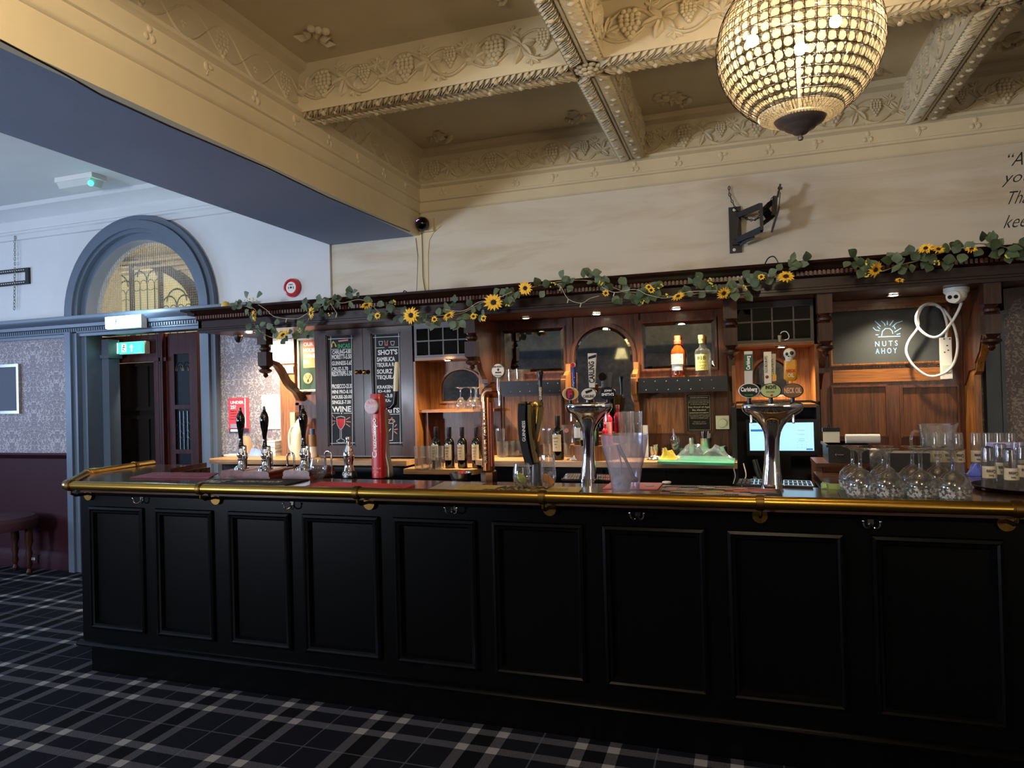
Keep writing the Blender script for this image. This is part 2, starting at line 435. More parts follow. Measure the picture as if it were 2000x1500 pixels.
def bez(pts, n=8):                                         # Catmull-Rom through points
    pts = [Vector(p) for p in pts]; P = [pts[0]*2-pts[1]]+pts+[pts[-1]*2-pts[-2]]; out = []
    for i in range(1, len(P)-2):
        for k in range(n):
            t = k/n; a, b, c, d = P[i-1], P[i], P[i+1], P[i+2]
            out.append(.5*((2*b)+(c-a)*t+(2*a-5*b+4*c-d)*t*t+(3*b-a-3*c+d)*t**3))
    out.append(pts[-1]); return out
YWL = 4.79
#@@SHELL
# ================================================================== SETTING
X0, X1, Y0 = -9.0, 4.2, -4.6
ZB = 1.10                                                   # bar top height
mb = MB(); mb.box((X0-.1, Y0-.1, -.1), (X1+.1, 7.6, 0)); struct(mb.build('floor', CARPET, origin=(0, 0, 0)))
# end wall with the arched portal
ACX, AZ, AR = -5.10, 2.36, .73
mb = MB(); TH = .16
def wallpart(xa, xb, za, zb, m): mb.mat(m).box((xa, YWL, za), (xb, YWL+TH, zb))
wallpart(X0, ACX-AR, 1.08, 2.3, 1); wallpart(X0, ACX-AR, 0, 1.08, 2)
wallpart(ACX+AR, -3.12, 1.08, 2.3, 1); wallpart(ACX+AR, -3.12, 0, 1.08, 2)
wallpart(X0, ACX-AR, 2.3, 3.46, 0); wallpart(ACX+AR, -3.12, 2.3, 3.46, 0)
NA = 28; arc = [(ACX-AR*cos(pi*i/NA), AZ+AR*sin(pi*i/NA)) for i in range(NA+1)]
mb.mat(0)
for (xa, za), (xb, zb) in zip(arc, arc[1:]):
    mb.add([(xa, YWL, za), (xb, YWL, zb), (xb, YWL, 3.46), (xa, YWL, 3.46), (xa, YWL+TH, za), (xb, YWL+TH, zb), (xb, YWL+TH, 3.46), (xa, YWL+TH, 3.46)],
           [(0, 1, 2, 3), (7, 6, 5, 4), (0, 4, 5, 1)])
struct(mb.build('wall_lounge', [LWHITE, DAMASK, BURG], origin=(0, 0, 0), ang=25))
mb = MB(); mb.mat(0).box((-3.12, YWL+.02, 2.0), (-2.30, YWL+TH, 3.5)); mb.mat(0).box((-2.30, YWL, 2.0), (X1, YWL+TH, 3.5))
mb.mat(1).box((-3.12, YWL, 0), (X1, YWL+TH, 2.0))
struct(mb.build('wall_back', [CREAM2, DAMASK], origin=(0, 0, 0)))
# right of the canopy: papered wall above the counter
mb = MB(); mb.mat(0).box((1.42, YWL-.01, 0), (X1, YWL, 2.20)); struct(mb.build('trim_1', [DAMASK], origin=(0, 0, 0)))
# side and rear walls (unseen except in the mirrors)
mb = MB()
mb.mat(0).box((X0-.15, Y0, 2.3), (X0, YWL, 3.46)).box((X0-.15, Y0, .9), (X0, .2, 2.3)).box((X0-.15, 3.0, .9), (X0, YWL, 2.3))
mb.mat(1).box((X0-.15, Y0, 0), (X0, YWL, .9)); struct(mb.build('wall_left', [LWHITE, BURG], origin=(0, 0, 0)))
mb = MB(); mb.mat(0).box((X0, Y0-.15, 2.4), (X1, Y0, 3.5)).mat(1).box((X0, Y0-.15, 1.1), (X1, Y0, 2.25)); mb.mat(2).box((X0, Y0-.15, 0), (X1, Y0, 1.1)).mat(3).box((X0, Y0-.15, 2.25), (X1, Y0+.06, 2.4))
struct(mb.build('wall_rear', [CREAM2, DAMASK, BURG, GREYB], origin=(0, 0, 0)))
mb = MB(); mb.mat(0).box((X1, Y0, 2.25), (X1+.15, YWL, 3.5)).mat(1).box((X1, Y0, 0), (X1+.15, YWL, 2.25)); struct(mb.build('wall_right', [CREAM2, DAMASK], origin=(0, 0, 0)))
# shaded wall lamp on the rear wall, seen in the arched mirror; two more added for glints on chrome
pm = W(1213, 700, 4.64); km = (4.64+4.64+4.3)/4.64; lc = Vector((pm.x*km, -4.35, 1.57+(pm.z-1.57)*km))
for lc, lb in ((lc, 'cream shaded wall lamp on the far wall, seen only in the mirror'), (Vector((.9, -4.35, 1.95)), 'added cream shaded wall lamp behind the viewer, right of centre, for glints'), (Vector((-6.3, -4.35, 1.95)), 'added cream shaded wall lamp on the far wall at the lounge end, for glints')):
  t = bpy.data.objects.new('wall_lamp', None); COL.objects.link(t); t.location = lc; tag(t, lb, 'lamp')
  mb = MB(); mb.lathe([(.13, 0), (.12, .02), (.07, .2), (.065, .2)], lc, 20); mb.build('lamp_shade', flat('lit_cream_shade', '#f0d89a', .6, em=2.2), t)
  mb = MB(); mb.tube([lc+Vector((0, 0, .05)), lc+Vector((0, 0, -.08)), lc+Vector((0, -.24, -.1))], .012, 8); mb.build('lamp_arm', BRASS, t)
# ceilings
ZC = 3.42; BW = .17
mb = MB(); mb.box((-2.34, Y0-.15, ZC), (X1+.15, YWL+.15, ZC+.1)); CEIL = struct(mb.build('ceiling', CREAM, origin=(0, 0, 0)))
mb = MB(); mb.box((X0-.15, Y0-.15, ZC+.02), (-3.0, YWL+.15, ZC+.12)); struct(mb.build('ceiling', LWHITE, origin=(0, 0, 0)))
mb = MB(); mb.mat(0).box((-3.12, Y0-.1, 2.79), (-2.36, YWL+.02, 3.5)); mb.mat(1).box((-2.36, Y0-.1, 2.785), (-2.315, YWL, 3.5))
struct(mb.build('downstand_beam', [SOFFIT, CREAM], origin=(0, 0, 0)))
# coffer beams
XB = [-.665, 1.095, 2.86]; YB = [3.335, 1.87, .4, -1.06, -2.5]; ZU = 3.16
mb = MB()
for y in YB: mb.box((-2.33, y-BW/2, ZU+.012), (X1, y+BW/2, ZC))
for x in XB: mb.box((x-BW/2, Y0, ZU+.012), (x+BW/2, YWL, ZC))
for y in YB:
    for s in (-1, 1): mb.box((-2.33, y+s*(BW/2-.004), ZU-.010), (X1, y+s*(BW/2+.006), ZU+.02))
for x in XB:
    for s in (-1, 1): mb.box((x+s*(BW/2-.004), Y0, ZU-.011), (x+s*(BW/2+.006), YWL, ZU+.02))
def rails(y, x, s, axis):      # small moulding where each coffer side meets the ceiling panel
    pass
mb.build('coffer_beams', CREAM, CEIL)
# cornice run along the back wall and along the downstand beam (profile: offset from wall, height)
PR = [(0, 2.955), (.012, 2.962), (.018, 2.975), (.018, 3.03), (.03, 3.036), (.034, 3.05), (.02, 3.056), (.02, 3.135), (.045, 3.15), (.05, 3.165), (.03, 3.172),
      (.018, 3.19), (.02, 3.33), (.035, 3.365), (.075, 3.385), (.08, 3.42), (0, 3.42)]
mb = MB(); mb.prism([(-d, z) for d, z in PR], (-2.315, YWL, 0), YV, ZV, (X1+2.3, 0, 0)); struct(mb.build('trim_2', CREAM, origin=(0, 0, 0)))
mb = MB(); mb.prism([(d, z) for d, z in PR], (-2.315, Y0, 0), XV, ZV, (0, YWL-Y0, 0)); struct(mb.build('trim_3', CREAM, origin=(0, 0, 0)))
PL = [(0, 3.15), (.02, 3.155), (.02, 3.2), (.035, 3.21), (.035, 3.23), (.02, 3.24), (.03, 3.33), (.10, 3.38), (.18, 3.40), (.18, 3.44), (0, 3.44)]
mb = MB(); mb.prism([(-d, z) for d, z in PL], (X0, YWL, 0), YV, ZV, (-3.12-X0, 0, 0)); struct(mb.build('trim_4', LWHITE, origin=(0, 0, 0)))
# cable clipped along the lower edge of the beam, cream strip down the pier
mb = MB(); pts = [XP(px, py, -2.31) for px, py in ((0, 78), (120, 141), (200, 187), (330, 246), (420, 284), (520, 327), (640, 385), (740, 428), (800, 452))]
mb.tube(pts, .004, 6); struct(mb.build('trim_5', BLACK))
tag(bpy.data.objects['trim_5'], 'thin dark cable along the lower edge of the ceiling beam', 'cable')
mb = MB(); out = [(796, 440), (806, 457), (813, 476), (817, 500), (818, 540), (818, 600), (837, 600), (836, 500), (838, 470), (846, 455), (862, 440)]
P0 = W(828, 480, YWL-.006)
mb.prism([(W(x, y, YWL-.006).x, W(x, y, YWL-.006).z) for x, y in out], (0, YWL-.006, 0), XV, ZV, (0, .03, 0)); struct(mb.build('trim_6', CREAM, origin=(0, 0, 0)))
mb = MB()
mb.tube([W(x, y, YWL-.015) for x, y in ((824, 455), (825, 490), (826, 540), (829, 560), (834, 585))], .003, 5)
mb.tube([W(x, y, YWL-.01) for x, y in ((812, 465), (816, 500), (815, 540), (813, 590))], .002, 5)
tag(mb.build('camera_wires', BLACK), 'thin dark wires running down the cream pier strip under the camera', 'wire')
# --- relief ornaments of the ceiling (real relief, shared meshes)
def ridge(m, c, u, v, n, l, w, h):          # pointed leaflet with a raised midrib; u along, v across, n outwards
    c, u, v, n = map(Vector, (c, u, v, n)); vs = [c-u*l]
    for t in (-.45, .1, .6):
        ww = w*(1-t*t*1.1); vs += [c+u*l*t-v*ww, c+u*l*t-v*ww*.5+n*h*.9, c+u*l*t+n*h*.55, c+u*l*t+v*ww*.5+n*h*.9, c+u*l*t+v*ww]
    vs.append(c+u*l+n*h*.2); fs = []
    for k in range(4): fs.append((0, 2+k, 1+k)); fs.append((11+k, 12+k, 16))
    for r in (1, 6):
        for k in range(4): fs.append((r+k, r+k+1, r+6+k, r+5+k))
    m.add(vs, fs)
def vine_tile():
    m = MB(); L = .46
    m.tube([(L*i/26, -.004, .078*sin(2*pi*i/26)) for i in range(27)], .0085, 6, False); m.tube([(L*i/26, -.002, -.07*sin(2*pi*i/26+.5)) for i in range(27)], .006, 6, False)
    def grapes(cx, cz, s):
        for r, row in enumerate((3, 4, 4, 4, 3, 2, 1)):
            for k in range(row): m.ball((cx+(k-(row-1)/2)*.0225*s, -.008 if row > 2 else -.004, cz+.062*s-r*.0205*s), .0142*s, 7, 5)
    def leaf(cx, cz, s, rot):
        for k, (a, l) in enumerate(((0, .05), (.95, .045), (-.95, .045), (1.95, .034), (-1.95, .034))):
            a += rot; u = Vector((cos(a), 0, sin(a))); v = Vector((-sin(a), 0, cos(a))); ridge(m, Vector((cx, 0, cz))+u*l*s*.9, u, v, (0, -1, 0), l*s, .024*s, .018*s)
    grapes(.115, .0, 1.0); leaf(.245, .01, 1.05, -1.9); leaf(.015, -.02, .9, 1.3); grapes(.35, .012, .72); leaf(.425, .05, .62, 2.4); leaf(.20, .075, .5, .4); leaf(.29, -.07, .5, -.6)
    return m
vt = vine_tile()
for i, v in enumerate(vt.v): vt.v[i] = Vector((v.x, min(v.y, .006), v.z))
VM = vt.build('vine_relief', CREAM, CEIL, 60)
def inst(src, loc, rz, sc=(1, 1, 1), rx=0):
    c = src.copy(); COL.objects.link(c); c.parent = src.parent; c.location = loc; c.rotation_euler = (rx, 0, rz); c.scale = sc; return c
first = [True]
def vines(p0, p1, z, rz, sz=1.0):
    L = (Vector(p1)-Vector(p0)).length; n = max(1, round(L/.46)); d = (Vector(p1)-Vector(p0))/n
    for k in range(n):
        c = inst(VM, (p0[0]+d.x*k, p0[1]+d.y*k, z), rz, (L/n/.46, 1.25, sz))
zf = 3.26
vines((-2.28, YWL-.018), (X1, YWL-.018), zf, 0)
vines((-2.297, YWL-.1), (-2.297, .4), zf, -pi/2)
for y in (3.335, 1.87): 
    for s, r in ((-1, 0), (1, pi)):
        for xa, xb in ((-2.25, -.75), (-.58, 1.01), (1.18, 2.77)):
            if s < 0: vines((xa, y-BW/2-.002), (xb, y-BW/2-.002), zf+.02, 0)
for x in (-.665, 1.095):
    for ya, yb in ((YWL-.05, 3.42), (3.25, 1.95)):
        vines((x+BW/2+.002, ya-.0), (x+BW/2+.002, yb), zf+.02, -pi/2) if x > 2 else None
        if x < 0: vines((x+BW/2+.002, yb), (x+BW/2+.002, ya), zf+.02, pi/2)
        else: vines((x-BW/2-.002, ya), (x-BW/2-.002, yb), zf+.02, -pi/2)
bpy.data.objects.remove(VM)
def laurel_tile():
    m = MB()
    for k, x in enumerate((.0, .034, .068, .102, .136)):
        for sg in (-1, 1):
            a = sg*.72; u = Vector((cos(a), sin(a), 0)); ridge(m, (x+(.012 if sg > 0 else 0), sg*.034, 0), u, (-u.y, u.x, 0), (0, 0, -1), .050, .0145, .022)
    m.ball((.055, .042, -.012), .0165, 8, 6); m.ball((.125, -.042, -.012), .0155, 8, 6); m.ball((.02, -.03, -.014), .011, 7, 5)
    m.tube([(0, 0, -.006), (.17, 0, -.006)], .008, 6, False); return m
LM = laurel_tile().build('laurel_relief', CREAM, CEIL, 50)
def laurels(p0, p1, rz):
    L = (Vector(p1)-Vector(p0)).length; n = round(L/.17); d = (Vector(p1)-Vector(p0))/n
    for k in range(n): inst(LM, (p0[0]+d.x*k, p0[1]+d.y*k, ZU-.006), rz, (L/n/.17, 1.32, 1))
for y in (3.335, 1.87):
    for xa, xb in ((-2.28, -.75), (-.58, 1.01), (1.18, 2.6)): laurels((xa, y), (xb, y), 0)
for x in (-.665, 1.095):
    for ya, yb in ((3.42, 4.74), (1.95, 3.25), (.7, 1.79)): laurels((x, ya), (x, yb), pi/2)
bpy.data.objects.remove(LM)
def boss():
    m = MB()
    for r, n, z in ((.078, 13, -.004), (.058, 11, -.018), (.038, 8, -.03), (.016, 4, -.04)):
        for k in range(n):
            a = 2*pi*k/n+r*30; m.ball((cos(a)*r, sin(a)*r, z), .019, 6, 4, 1, 1, .5)
    return m
BM = boss().build('rosette', CREAM, CEIL, 60)
for x in XB[:2]:
    for y in YB[:2]: inst(BM, (x, y, ZU+.006), 0)
bpy.data.objects.remove(BM)
def spray(kind):
    m = MB()
    if kind == 0:
        for k in range(8):
            a = 2*pi*k/8; m.ball((cos(a)*.05, sin(a)*.05, 0), .02, 7, 5, 1.3 if k % 2 else 1, 1, .5)
        m.ball((0, 0, -.004), .024, 8, 5, 1, 1, .6)
    else:
        for k, a in enumerate((.2, .9, 1.6, 2.3, 3.0)):
            c = Vector((cos(a)*.085, sin(a)*.085, 0)); u = Vector((cos(a), sin(a), 0)); v = Vector((-sin(a), cos(a), 0))
            m.add([c-u*.06, c-v*.03, c-ZV*.03, c+v*.03, c+u*.055-ZV*.01], [(0, 2, 1), (0, 3, 2), (1, 2, 4), (2, 3, 4)])
        for k in range(3): m.ball(((k-1)*.045, .16, -.01), .028, 8, 5, 1, 1, .7)
    return m
SM = [spray(0).build('ceiling_flower', CREAM, CEIL, 60), spray(1).build('leaf_spray', CREAM, CEIL, 60)]
for x, y in ((-1.33, 3.9), (-.4, 4.45)): inst(SM[0], (x, y, ZC-.002), 0, (1.2, 1.2, 1))
for x, y, r in ((-2.05, 4.48, -.8), (-.95, 4.5, .8), (-.38, 4.48, -.8), (.8, 4.5, .8), (-2.05, 3.05, -pi/2-.8), (-.95, 3.02, pi/2+.8), (-2.08, 2.3, -.8), (1.4, 4.4, -.8)): inst(SM[1], (x, y, ZC-.002), r, (.8, .8, 1))
for s in SM: bpy.data.objects.remove(s)
def trefoil(kind):
    m = MB()
    if kind == 0:
        for a in (pi/2, pi/2+2.2, pi/2-2.2): m.ball((cos(a)*.022, 0, sin(a)*.022), .014, 8, 5, 1, .5, 1.2)
        m.tube([(0, 0, 0), (.012, 0, -.035)], .004, 5)
    elif kind == 1:
        m.lathe([(.034, -.004), (.034, .004)], (0, 0, 0), 6)
        for k in range(6): a = k*pi/3; m.ball((cos(a)*.02, 0, sin(a)*.02), .010, 7, 4, 1, .6, 1)
    else:
        m.ball((-.012, 0, .008), .016, 8, 5, 1, .5, 1.4); m.ball((.018, 0, .012), .013, 8, 5, 1.4, .5, .8); m.tube([(.0, 0, 0), (-.01, 0, -.032)], .005, 5)
    return m
TM = [trefoil(k).build('plaster_flower', CREAM, CEIL, 60) for k in (0, 2)]
for k in range(16):
    inst(TM[k % 2 if k % 5 else 0], (-2.10+.29*k, YWL-.022, 3.095), 0, rx=0)
for k in range(12):
    inst(TM[(k+1) % 2], (-2.293, YWL-.25-.33*k, 3.095), pi/2)
for s in TM: bpy.data.objects.remove(s)

# ------------------------------------------------------------------ portal, ledge and vestibule
mb = MB()
Ro, Ri = .865, .715
def ring(m, r0, r1, ya, yb, n=32):
    vs = []; fs = []
    for i in range(n+1):
        a = pi*i/n
        for r, y in ((r0, ya), (r1, ya), (r1, yb), (r0, yb)): vs.append((ACX-r*cos(a), y, AZ+r*sin(a)))
    for i in range(n):
        for k in range(4): fs.append((i*4+k, i*4+(k+1) % 4, (i+1)*4+(k+1) % 4, (i+1)*4+k))
    m.add(vs, fs)
ring(mb, Ri, Ro, YWL-.05, YWL+.02); ring(mb, Ri+.03, Ro-.05, YWL-.075, YWL-.04); ring(mb, Ri-.06, Ri+.01, YWL+.0, YWL+.17)
struct(mb.build('arch_surround', GREYB))
mb = MB()
for s, xa in ((-1, ACX-Ro), (1, ACX+Ri)):
    mb.box((xa, YWL-.05, 0), (xa+.15, YWL+.02, 2.22)); mb.box((xa+.03, YWL-.075, 0), (xa+.10, YWL-.04, 2.22))
mb.box((ACX-Ri-.02, YWL, 0), (ACX-Ri+.06, YWL+.17, 2.22)); mb.box((ACX+Ri-.06, YWL, 0), (ACX+Ri+.02, YWL+.17, 2.22))
for s in (-1, 1):
    xa = ACX+s*.64; mb.box((xa-.07, YWL+.16, 0), (xa+.07, YWL+.28, 2.16)); mb.box((xa-.085, YWL+.14, 1.98), (xa+.085, YWL+.3, 2.01))
struct(mb.build('door_surround', GREYB))
def ledge(xa, xb, name):
    m = MB(); prof = [(0, 2.18), (.03, 2.18), (.035, 2.205), (.05, 2.21), (.05, 2.255), (.075, 2.262), (.08, 2.29), (.12, 2.31), (.135, 2.335), (.135, 2.36), (0, 2.36)]
    m.prism([(-d, z) for d, z in prof], (xa, YWL, 0), YV, ZV, (xb-xa, 0, 0)); return m
lm = ledge(X0, -3.84, ''); L1 = struct(lm.build('ledge_moulding', GREYB, origin=(-6, YWL, 2.18)))
mb = MB(); x = -6.9
while x < -3.86: mb.box((x, YWL-.066, 2.225), (x+.016, YWL-.045, 2.252)); x += .028
o = mb.build('dentils', GREYB, L1); o['kind'] = 'stuff'
# lintel soffit in the opening
mb = MB(); mb.box((ACX-AR, YWL+.0, 2.2), (ACX+AR, YWL+.3, 2.355)); struct(mb.build('door_lintel', GREYB))
mb = MB(); n = 24
mb.add([(ACX-Ri*cos(pi*i/n), YWL+.12, AZ+Ri*sin(pi*i/n)) for i in range(n+1)], [tuple(range(n+1))]); mb.add([(ACX-Ri*cos(pi*i/n), YWL+.124, AZ+Ri*sin(pi*i/n)) for i in range(n+1)], [tuple(range(n+1))])
FG = struct(mb.build('window_1', PANE))
mb = MB()                                                   # fine wire grid in the fanlight glass
x = ACX-Ri
while x < ACX+Ri:
    h = math.sqrt(max(Ri*Ri-(x-ACX)**2, 0)); mb.box((x, YWL+.117, AZ), (x+.0012, YWL+.1185, AZ+h)); x += .022
z = AZ
while z < AZ+Ri:
    h = math.sqrt(max(Ri*Ri-(z-AZ)**2, 0)); mb.box((ACX-h, YWL+.117, z), (ACX+h, YWL+.1185, z+.0012)); z += .022
o = mb.build('wire_grid', flat('pale_wire', '#8e8a80', .5), FG); o['kind'] = 'stuff'
# vestibule beyond
mb = MB(); YV2 = 6.9
mb.mat(0).box((-7.6, YV2, 0), (-3.2, YV2+.1, 3.5)).box((-7.7, YWL+TH, 0), (-7.6, YV2, 3.5)).box((-3.3, YWL+TH, 0), (-3.2, YV2, 3.5)).box((-7.7, YWL+TH, 3.42), (-3.2, YV2, 3.5))
for k, z in enumerate((3.2, 3.26, 3.33)): mb.box((-3.34-.03*k, YWL+TH, z), (-3.29, YV2, z+.03)); mb.box((-7.6, YV2-.05-.03*k, z), (-3.3, YV2, z+.03))
struct(mb.build('wall_vestibule', plaster('vestibule_cream', '#d8cfb4', .04), origin=(0, 0, 0)))
point('vestibule_lamp', (-4.7, 5.5, 2.9), 95, (1, .92, .80), .1)
# arched stained glass window in the vestibule
YS = YV2-.06; sc_ = lambda px, py: W(px, py, YS)
cA = sc_(232, 612); rX = sc_(374, 608).x-cA.x; rZ = sc_(236, 523).z-cA.z+.02
mb = MB(); vs = []; n = 26
for i in range(n+1):
    a = pi*i/n
    for r, y in ((1.0, 0), (1.14, 0), (1.14, -.06), (1.0, -.06)): vs.append((cA.x-rX*cos(a)*r, YS+.05+y, cA.z+rZ*sin(a)*r-.0))
mb.add(vs, [(i*4+k, i*4+(k+1) % 4, (i+1)*4+(k+1) % 4, (i+1)*4+k) for i in range(n) for k in range(4)])
for fx in (-.62, -.22, .2, .6):
    hz = rZ*math.sqrt(1-fx*fx); mb.box((cA.x+rX*fx-.02, YS-.03, cA.z-.5), (cA.x+rX*fx+.02, YS+.03, cA.z+hz))
SG = struct(mb.build('window_2', flat('dull_window_frame', '#4b453f', .5)))
LEADP = flat('lit_cream_glass', '#d6cfa0', .4, em=.45)
mb = MB(); mb.add([(cA.x-rX*cos(pi*i/n), YS+.02, cA.z+rZ*sin(pi*i/n)) for i in range(n+1)]+[(cA.x+rX, YS+.02, cA.z-.5), (cA.x-rX, YS+.02, cA.z-.5)], [tuple(range(n+3))])
mb.build('stained_pane', LEADP, SG)
mb = MB(); LG = flat('green_lead_came', '#3f4f42', .5)
for c0, c1 in ((-1, -.62), (-.62, -.22), (-.22, .2), (.2, .6), (.6, 1)):
    xm = (c0+c1)/2; w = (c1-c0)*rX; zt = cA.z+rZ*math.sqrt(max(1-max(abs(c0), abs(c1))**2, .05)) if abs(xm) > .3 else cA.z+rZ*.62
    cx = cA.x+xm*rX
    for q in (-.25, 0, .25): mb.box((cx+q*w-.004, YS+.008, cA.z-.4), (cx+q*w+.004, YS+.016, zt-.16))
    for q in (-.375, -.125, .125, .375):
        mb.tube([(cx+q*w-w/8*cos(pi*i/8), YS+.012, zt-.16+w/8*1.3*sin(pi*i/8)) for i in range(9)], .005, 4)
        mb.tube([(cx+q*w-w/8, YS+.012, zt-.2), (cx+q*w, YS+.012, zt-.22), (cx+q*w+w/8, YS+.012, zt-.2)], .004, 4)
    for q in (-.25, .25): mb.tube([(cx+q*w-w/4*cos(pi*i/8), YS+.01, zt-.11+w/4*1.2*sin(pi*i/8)) for i in range(9)], .009, 4)
    mb.tube([(cx-w/3*cos(pi*i/8), YS+.01, zt-.04+w/3*sin(pi*i/8)) for i in range(9)], .010, 4)
mb.build('lead_came', LG, SG)
# dark double door, header panel and leaded side light
YD = YWL+.34
def q(x0, x1, y0, y1, Y): a = W(x0, (y0+y1)/2, Y); b = W(x1, (y0+y1)/2, Y); t = W((x0+x1)/2, y0, Y); c = W((x0+x1)/2, y1, Y); return a.x, b.x, c.z, t.z
D = thing('door_1', (W(245, 900, YD).x, YD, 0), None, None); struct(D)
def panelled(m, xa, xb, za, zb, Y, st, depth=.02, th=.04):
    m.box((xa, Y, za), (xa+st, Y+th, zb)).box((xb-st, Y, za), (xb, Y+th, zb)).box((xa+st, Y, za), (xb-st, Y+th, za+st)).box((xa+st, Y, zb-st), (xb-st, Y+th, zb))
    m.box((xa+st, Y+depth, za+st), (xb-st, Y+th, zb-st))
xa, xb, _, zt = q(178, 378, 660, 900, YD); dl, dr = q(193, 302, 708, 900, YD)[:2]; zdoor = q(193, 302, 708, 900, YD)[3]; zh = q(178, 325, 668, 708, YD)
mb = MB(); mb.box((xa-.12, YD, 0), (dl, YD+.06, 2.2)).box((dr, YD, 0), (q(330, 345, 720, 900, YD)[0], YD+.06, zdoor)); panelled(mb, zh[0], zh[1], zdoor, 2.2, YD-.01, .05)
mb.box((zh[0], YD-.03, zdoor-.005), (zh[1]+.02, YD, zdoor+.03)); mb.build('door_frame', DOORW, D)
mb = MB(); w3 = (dr-dl)/3; DK = flat('dark_door_wood', '#120b0a', .4)  # near-black brown wood for the door leaf
for i in range(3):
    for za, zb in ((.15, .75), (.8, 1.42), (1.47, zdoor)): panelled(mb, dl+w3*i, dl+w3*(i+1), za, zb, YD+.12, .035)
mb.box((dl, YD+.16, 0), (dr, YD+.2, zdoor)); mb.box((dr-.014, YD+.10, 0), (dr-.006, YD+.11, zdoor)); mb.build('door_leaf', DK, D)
mb = MB(); sa, sb = q(345, 378, 700, 900, YD)[0]-.09, q(345, 378, 700, 900, YD)[1]+.05
mb.box((sa, YD, 0), (sa+.07, YD+.05, 2.2)).box((sb-.09, YD, 0), (sb, YD+.05, 2.2)).box((sa+.07, YD, 2.0), (sb-.09, YD+.05, 2.2)).box((sa+.07, YD, 1.06), (sb-.09, YD+.05, 1.10)).box((sa+.07, YD, 0), (sb-.09, YD+.05, .96)).box((sa+.07, YD, 1.48), (sb-.09, YD+.05, 1.52))
for k in range(3): mb.box((sa-.12+k*.035, YD-.02-.01*k, 0), (sa-.10+k*.035, YD+.02, 2.2))
mb.box((dr+.02, YD+.055, 0), (sb, YD+.07, 2.2)); mb.build('side_light_frame', DOORW, D)
mb = MB(); mb.box((sa+.07, YD+.02, .96), (sb-.09, YD+.024, 2.0)); mb.build('leaded_pane', flat('dark_leaded_glass', '#0d0e12', .45, spec=.12), D)
mb = MB(); cx = (sa+.07+sb-.09)/2; w = (sb-sa-.16)
for qv in (-.25, 0, .25): mb.box((cx+qv*w-.003, YD+.012, 1.1), (cx+qv*w+.003, YD+.018, 1.46))
for z in (1.2, 1.26, 1.34):
    mb.tube([(cx-w/2, YD+.015, z-.02), (cx-w/4, YD+.015, z+.02), (cx, YD+.015, z-.02), (cx+w/4, YD+.015, z+.02), (cx+w/2, YD+.015, z-.02)], .003, 4)
for r in (.2, .35): 
    for qv in (-.22, .22): mb.tube([(cx+qv*w-w*r*.7*cos(pi*i/8), YD+.015, 1.84+w*r*1.3*sin(pi*i/8)) for i in range(9)], .003, 4)
mb.build('lead_came', flat('pale_lead', '#7e8484', .4, 1), D)
# exit signs
def exit_sign(px0, px1, py0, py1, Y, em, label, cone):
    xa, xb, za, zb = q(px0, px1, py0, py1, Y)
    t = thing('exit_sign', ((xa+xb)/2, Y, za), label, 'sign')
    mb = MB(); mb.box((xa-.01, Y, za-.008), (xb+.01, Y+.06, zb+.008)); mb.build('housing', WHITE, t)
    mb = MB(); mb.box((xa, Y-.022, za), (xb, Y, zb)); GE = flat('lit_exit_panel_%d' % cone, '#3fe0b4' if cone else '#8ff4ff', .3, em=em); mb.build('lit_panel', GE, t)
    GW = flat('lit_exit_symbol_%d' % cone, '#e8fff8', .3, em=em*1.6)
    mb = MB(); h = zb-za; w = xb-xa; cx = xa+w*.34; Yf = Y-.024
    mb.box((xa+w*.0, Yf, za), (xa+w*.12, Yf+.001, zb)); mb.build('lit_edge', GW, t)
    mb = MB(); mb.box((cx-h*.28, Yf, za+h*.12), (cx+h*.28, Yf+.001, zb-h*.12)); mb.build('doorway_symbol', GW, t)
    mb = MB(); G2 = flat('green_print', '#0c7a55', .5); mb.ball((cx+h*.04, Yf-.002, zb-h*.27), h*.075, 8, 5)
    for a, b in (((.02, .62), (-.04, .38)), ((-.04, .38), (-.2, .3)), ((-.04, .38), (.12, .2)), ((.02, .58), (.2, .5)), ((.02, .6), (-.16, .52))):
        stroke(mb, [(cx+a[0]*h, Yf, za+a[1]*h), (cx+b[0]*h, Yf, za+b[1]*h)], h*.08, lift=.002)
    mb.build('running_figure', G2, t)
    mb = MB(); ax = xa+w*.62
    mb.add([(ax-h*.2, Yf-.001, za+h*.5), (ax+h*.2, Yf-.001, za+h*.5), (ax, Yf-.001, zb-h*.14)], [(0, 1, 2)]); mb.box((ax-h*.06, Yf-.001, za+h*.14), (ax+h*.06, Yf, za+h*.52)); mb.build('arrow', GW, t)
exit_sign(210, 274, 618, 640, YWL-.15, 6.0, 'brightly lit rectangular exit sign on the grey ledge below the arch', 0)
exit_sign(228, 281, 669, 690, YD-.06, 1.5, 'green lit exit sign with arrow on the panel over the dark door', 1)
point('exit_sign_glow', (W(243, 612, YWL-.3).x, YWL-.33, 2.31), 9, (.58, .80, 1), .04)
# baseboard, dado cap
mb = MB(); mb.prism([(0, 0), (-.03, 0), (-.03, .11), (-.02, .13), (-.012, .16), (0, .17)], (X0, YWL, 0), YV, ZV, (ACX-Ro-X0, 0, 0)); struct(mb.build('baseboard_back', BURG, origin=(0, 0, 0)))
mb = MB(); mb.prism([(0, 1.04), (-.02, 1.05), (-.03, 1.07), (-.045, 1.08), (-.045, 1.095), (0, 1.095)], (X0, YWL, 0), YV, ZV, (ACX-Ro-X0, 0, 0)); struct(mb.build('trim_7', BURG, origin=(0, 0, 0)))
